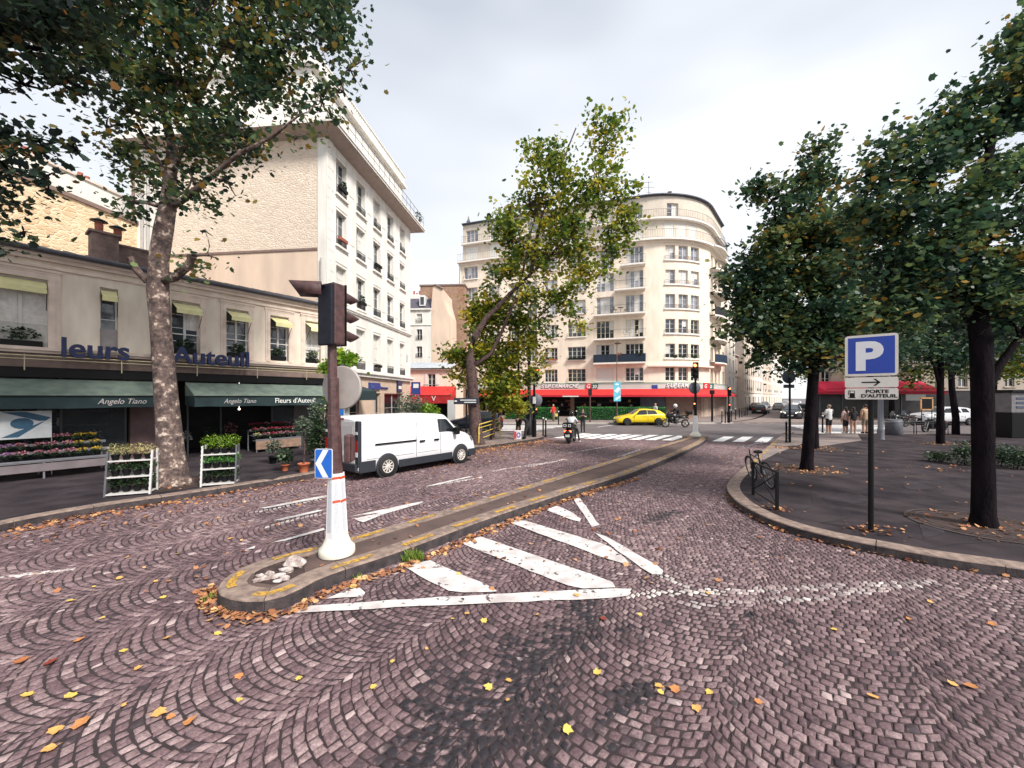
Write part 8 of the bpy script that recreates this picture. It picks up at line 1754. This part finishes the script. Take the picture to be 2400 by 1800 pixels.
tree('nearest big dark tree at the right edge with a thick straight trunk', [(gx, gy, .1), (gx, gy, .35)]+TP([(2305, 1100, Y5), (2303, 950, Y5), (2300, 800, Y5), (2285, 700, Y5), (2280, 600, Y5), (2300, 450, Y5), (2330, 300, Y5)]), [.21, .165, .15, .15, .155, .13, .11, .09, .05],
     [(TP([(2303, 940, Y5), (2340, 860, Y5), (2390, 790, Y5), (2450, 700, Y5)]), .075, .04), (TP([(2290, 720, Y5), (2200, 660, Y5), (2120, 560, Y5), (2060, 480, Y5)]), .1, .03), (TP([(2280, 600, Y5), (2200, 480, Y5), (2170, 380, Y5)]), .08, .03)],
     B_([(2385, 120, 42, .9), (2350, 180, 45, .9), (2400, 220, 90), (2280, 240, 55), (2230, 290, 50, .8), (2300, 330, 80, .8), (2130, 340, 40, .7), (2070, 340, 28, .5), (2090, 400, 55, .8), (2190, 400, 80, .8), (2380, 400, 90, .55), (2050, 440, 35, .6), (2120, 500, 80, .8), (2250, 490, 90, .7), (2360, 520, 60, .5), (2060, 540, 55, .8), (2180, 600, 90), (2300, 620, 90), (2400, 640, 90), (2080, 650, 60), (2150, 710, 70), (2260, 720, 80, .9), (2360, 740, 70, .9), (2500, 400, 160), (2550, 650, 150), (2600, 150, 200), (2450, 50, 70), (2080, 760, 50, .8), (2020, 420, 35, .7), (2010, 500, 45, .8), (2020, 600, 50, .8)], Y5),
     38000, .09, LM_dark, M_bark_dk, 15, tint=(.46, .28), spread=.25, group=gT)
def sq_tree(lab, px, py, r, blobs, n, sd, lm=LM_dark, lean=0, sz=.16, tn_=(.36, .25)):
    gx, gy, _ = G(px, py, .15); top = P(px+lean, 760, gy)
    tree(lab, [(gx, gy, .1), (gx, gy, 1.2), (gx+(top[0]-gx)*.6, gy, 3), top], [r*1.15, r, r*.9, r*.7], [], B_(blobs, gy), n, sz, lm, M_bark_dk, sd, tint=tn_, spread=.5, group=gT)
sq_tree('dark tree with a slim trunk just right of the litter bin', 2204, 1040, .15, [(2130, 620, 60), (2200, 560, 80), (2120, 740, 70), (2200, 700, 80), (2270, 640, 70), (2170, 820, 55, .9), (2260, 790, 65), (2220, 850, 40, .7)], 8500, 16)
sq_tree('slim dark tree behind, in front of the silver white car', 2240, 1018, .17, [(2200, 770, 60), (2280, 720, 80), (2340, 660, 80), (2330, 790, 70), (2260, 840, 45), (2390, 770, 60)], 7000, 17, lean=-15)
sq_tree('dark tree directly behind the leaning tree left of the parking sign', 1907, 1051, .18, [(1980, 700, 70), (2040, 650, 80), (2050, 760, 80), (1980, 800, 60), (2100, 820, 55), (2080, 700, 70), (2030, 840, 40, .8)], 8000, 18)
for i, (px, yy, lab, sd) in enumerate([(2090, 40, 'distant tree over the left part of the crimson awning', 21), (2330, 39, 'distant tree behind the silver white car', 22), (2480, 34, 'distant tree beyond the kiosk at the right edge', 23), (1925, 58, 'distant tree at the mouth of the side street behind the dark trunk', 24)]):
    x = X(px, yy); h = 13
    tree(lab, [(x, yy, .1), (x, yy, 3), (x+.2, yy, 6)], [.25, .2, .12], [], [((x+math.cos(k*2.4)*2.3, yy+math.sin(k*2.4)*2, 5.2+k*.85), 1.7, 1) for k in range(10)], 6000, .26, LM_mid if i != 3 else LM_yel, M_bark_dk, sd, tint=(.45, .28), spread=.8, group='distant trees around the square')
# shrubs in a bed behind the near trunk
for i, (px, py, rx_, h_, n, lab) in enumerate([(2200, 1082, .45, .2, 500, 'low leafy plants at the left end of the planted patch on the square'), (2262, 1090, .4, .45, 700, 'upright shrub left of the nearest big trunk'), (2350, 1092, .6, .38, 900, 'dark shrub right of the nearest big trunk'), (2390, 1100, .5, .4, 700, 'small shrub at the right edge of the picture')]):
    x, y, z = G(px, py, .15); t = thing('shrub', lab, 'shrub', (x, y, .15)); bushmesh('foliage', rx_, .45, h_, n, .075, LM_box, 60+i, t, solid=.1, tint=(.4, .3)); m_ = MB()
    for k in range(5): m_.tube([(rnd(-.2, .2), rnd(-.15, .15), 0), (rnd(-.4, .4)*rx_, rnd(-.2, .2), h_*1.3)], [.012, .006], 4)
    m_.build('stem', M_bark_dk, t)
# ================= grass tufts and moss by the kerb
rg = np.random.RandomState(77)
def grass(label, px, py, rx_, ry_, n, h, seed):
    x, y, z = G(px, py, 0); r = np.random.RandomState(seed); V = []; 
    for i in range(n):
        a = r.rand()*6.28; q = r.rand()**.6; bx_, by_ = x+math.cos(a)*q*rx_, y+math.sin(a)*q*ry_; d = r.rand()*6.28; hh = h*(.5+.7*r.rand())*(1.1-q*.5); ln = .5*hh*r.rand()+q*.25*hh; w = .004+.003*r.rand(); ux, uy = math.cos(d), math.sin(d)
        V += [(bx_-uy*w, by_+ux*w, 0), (bx_+uy*w, by_-ux*w, 0), (bx_+ux*ln*.5+uy*w*.7, by_+uy*ln*.5-ux*w*.7, hh*.65), (bx_+ux*ln, by_+uy*ln, hh)]
    V = np.array(V); me = npmesh('grass_tuft', V-np.array([x, y, 0]), np.full(n, 4), leafmat('grass_blade', [(0, (.05, .11, .02)), (.6, (.16, .28, .03)), (1, (.4, .42, .1))]), extra={'tint': r.rand(n)})
    o = fin(bpy.data.objects.new('grass_tuft', me), 'grass_tuft', None, label, 'grass tuft', kind=None); o.location = (x, y, 0)
grass('bright green grass tuft at the foot of the island kerb beside the first white stripe', 968, 1313, .17, .1, 420, .17, 1)
grass('small green tuft on the kerb foot between the island nose and the big tuft', 830, 1352, .13, .06, 120, .07, 2)
grass('low green weeds at the very tip of the island nose', 560, 1432, .28, .05, 260, .045, 3)
grass('tiny weeds left of the island nose under the leaves', 492, 1402, .06, .1, 120, .06, 4)
# ================= fallen leaves
def gutter(path_px, dens, spread_, side, z=.012, seed=5, zg=0.0):
    r = np.random.RandomState(seed); p = resample([G(a, b, zg)[:2] for a, b in path_px], .1); t = np.gradient(p, axis=0); t /= np.linalg.norm(t, axis=1)[:, None]; nn = np.c_[-t[:, 1], t[:, 0]]*side
    n = int(len(p)*dens); i = r.randint(0, len(p), n); q = np.abs(r.normal(0, 1, n))*spread_; c = p[i]+nn[i]*q[:, None]+r.normal(0, .03, (n, 2)); zz = z+r.rand(n)*.02*(np.exp(-q/.15)+.2)
    return np.c_[c, zz]
isl_r = [r8(x, y) for x, y in [(610, 640), (700, 590), (860, 530), (1060, 470), (1250, 395), (1460, 300), (1700, 205), (1900, 130), (2190, 45)]]
segs = [gutter(isl_r, 8, .07, -1, seed=1), gutter([r8(*a) for a in [(330, 690), (215, 640), (205, 560)]], 13, .09, 1, seed=2), gutter([r8(*a) for a in [(620, 650), (480, 690), (330, 690)]], 10, .07, 1, seed=22),
        gutter([(752, 1110), (603, 1132), (410, 1167), (241, 1194), (0, 1243), (-100, 1262)], 11, .4, 1, seed=3), gutter([(752, 1110), (603, 1132), (410, 1167), (241, 1194), (0, 1243)], 5, .9, 1, seed=4),
        gutter([(1270, 1031), (1200, 1042), (1102, 1057), (930, 1083), (752, 1110)], 9, .5, 1, seed=5), gutter([(1270, 1031), (1102, 1057), (930, 1083)], 9, 1.3, 1, seed=6),
        gutter([(1702, 1160), (1722, 1187), (1760, 1212), (1827, 1244), (1953, 1279)], 12, .09, 1, seed=7), gutter([(1953, 1279), (2080, 1304), (2206, 1330), (2400, 1357)], 6, .1, 1, seed=8), gutter([(1839, 1025), (1805, 1050), (1763, 1092), (1704, 1143)], 7, .15, 1, seed=9)]
pts = np.vstack(segs)
r = np.random.RandomState(8)
# scatter on the cobbles and on the plaza
n = 1500; yy = 5+20*r.rand(n)**.8; xx = (r.rand(n)*2-1)*1.2*yy; ok = in_poly(xx, yy, road_poly) & ~in_poly(xx, yy, isl_s) & ((xx < yy*.35) | (r.rand(n) < .35)); sc1 = np.c_[xx[ok], yy[ok], np.full(ok.sum(), .014)]
ring_pts = []
for (a, b, nn_, rr_) in [(1890, 1101, 170, .8), (2305, 1231, 90, .85), (1908, 1051, 120, .9), (404, 1134, 70, .8), (2204, 1040, 80, .9), (2045, 1243, 60, .35), (1119, 1041, 80, .8), (1700+125, 1193, 30, .25), (1830, 1050, 60, .5), (2230, 1098, 60, .8)]:
    x, y, _ = G(a, b, .15); q = r.normal(0, rr_*.6, (nn_, 2)); ring_pts.append(np.c_[x+q[:, 0], y+q[:, 1]*.8, np.full(nn_, .17)])
q = np.c_[r.rand(160)*12+4, 6+r.rand(160)*18, np.full(160, .16)]; okp = in_poly(q[:, 0], q[:, 1], list(map(tuple, rq_))+[(60, 0), (60, 25)]); ring_pts.append(q[okp])
isq = np.array(isl_s); iq = resample([G(*r8(*a), KH)[:2] for a in [(600, 450), (900, 370), (1400, 220), (1900, 60)]], .25); iq = iq[r.rand(len(iq)) < .6]; ring_pts.append(np.c_[iq+r.normal(0, .2, iq.shape), np.full(len(iq), KH+.01)])
allp = np.vstack([pts, sc1]+ring_pts)
inside = in_poly(allp[:, 0], allp[:, 1], isl_s) & (allp[:, 2] < .1); allp = allp[~inside]
leaves('leaf_litter', allp, .07*(.5+.8*r.rand(len(allp))), LM_fall, np.clip(r.normal(.45, .25, len(allp)), 0, 1), r, flat=.33, curl=.45, kind='stuff', label='orange and brown leaves heaped in the gutters', cat='leaf litter')
# single leaves lying on the cobbles nearest the viewer
big = [(828, 1375, 1.3, .95), (828, 1375, 1.3, .95), (1135, 1455, 1, .8), (1095, 1438, .9, .6), (1352, 1395, 1.2, .7), (1414, 1450, 1, 0), (1500, 1440, .7, .8), (1660, 1390, .8, .7), (1955, 1475, .9, .8), (1400, 1575, 1, .8), (1145, 1610, 1, .9), (1192, 1595, .8, .7), (1190, 1640, .5, .6), (1330, 1710, 1, .9), (1545, 1608, 1.1, .7), (1582, 1615, 1.2, .5), (1548, 1622, .8, .9), (1662, 1622, .8, .8), (1632, 1660, 1, .7), (1778, 1645, .9, .4), (2045, 1632, 1.1, .6), (2232, 1602, 1, .6), (2275, 1608, 1.2, .4), (2325, 1462, 1, .5), (1260, 1440, .6, .7), (1060, 1450, .6, .8), (372, 1672, 1.4, .75), (400, 1680, .8, .5), (445, 1690, 1.2, .5), (560, 1585, 1, .5), (325, 1565, .9, .6), (50, 1548, 1.3, .3), (118, 1552, 1.3, .02), (165, 1630, 1.1, .9), (190, 1695, 1.5, .5), (130, 1712, 1.2, .7), (115, 1755, 1.1, .6), (65, 1628, 1.1, .95), (290, 1525, .9, .8), (185, 1500, 1.2, .4), (510, 1485, 1, .9), (390, 1495, .9, .6), (280, 1355, 1.1, .6), (165, 1408, 1.2, .8), (382, 1400, 1, .8), (365, 1362, .8, .7), (415, 1298, .9, .8), (540, 1262, 1.1, .6), (220, 1375, .6, .9), (290, 1652, .5, .7), (240, 1448, .7, .8), (80, 1345, .8, .5), (2130, 1450, .7, .5), (2180, 1410, .8, .6), (560, 1640, .7, .8), (700, 1590, .8, .8), (875, 1610, .8, .9), (1000, 1520, .5, .7), (920, 1550, .6, .8), (1075, 1345, 1.0, .9)]
def leafmesh(seed):
    r = random.Random(seed); m_ = MB(); rim = []
    for k, (x, y) in enumerate(SH_MAPLE): s_ = 1+r.uniform(-.12, .12); rim.append((x*s_, y*s_, .12*abs(x)+.18*y*y*r.uniform(.2, 1.4)+r.uniform(0, .05)))
    m_.add([(0, 0, .0)]+rim, [(0, 1+k, 1+(k+1) % len(rim)) for k in range(len(rim))], True); m_.tube([(0, -.45, .04), (.03, -.8, .02)], .012, 4); return m_
LMs = []
for k, c in enumerate([(.22, .03, .015), (.36, .12, .04), (.5, .21, .07), (.62, .34, .10), (.68, .46, .10)]): LMs.append(mat('single_leaf_'+['russet', 'brown', 'orange', 'amber', 'gold'][k], c, .7, .2, 9, bump=.3))
bank = {}
random.seed(5)
for i, (px, py, sz, tn) in enumerate(big):
    if i == 1: continue
    k = min(4, int(tn*5)); v = i % 4; x, y, _ = G(px, py, .012); s_ = sz*.048
    if (k, v) in bank: o = bank[(k, v)].copy(); C.objects.link(o)
    else: o = leafmesh(v+10*k).build('fallen_leaf', LMs[k]); bank[(k, v)] = o
    cn = ['dark russet', 'brown orange', 'orange', 'amber', 'golden yellow'][k]; hp = 'in the left foreground' if px < 700 else ('in the middle foreground' if px < 1750 else 'in the right foreground')
    o['label'] = cn+' fallen leaf lying on the cobbles '+hp; o['category'] = 'leaf'; o['group'] = 'fallen leaves on the cobbles'
    o.location = (x, y, .012); o.scale = (s_*1.6, s_*1.6, s_*1.8); o.rotation_euler = (rnd(-.2, .2), rnd(-.2, .2), rnd(0, 6.28))
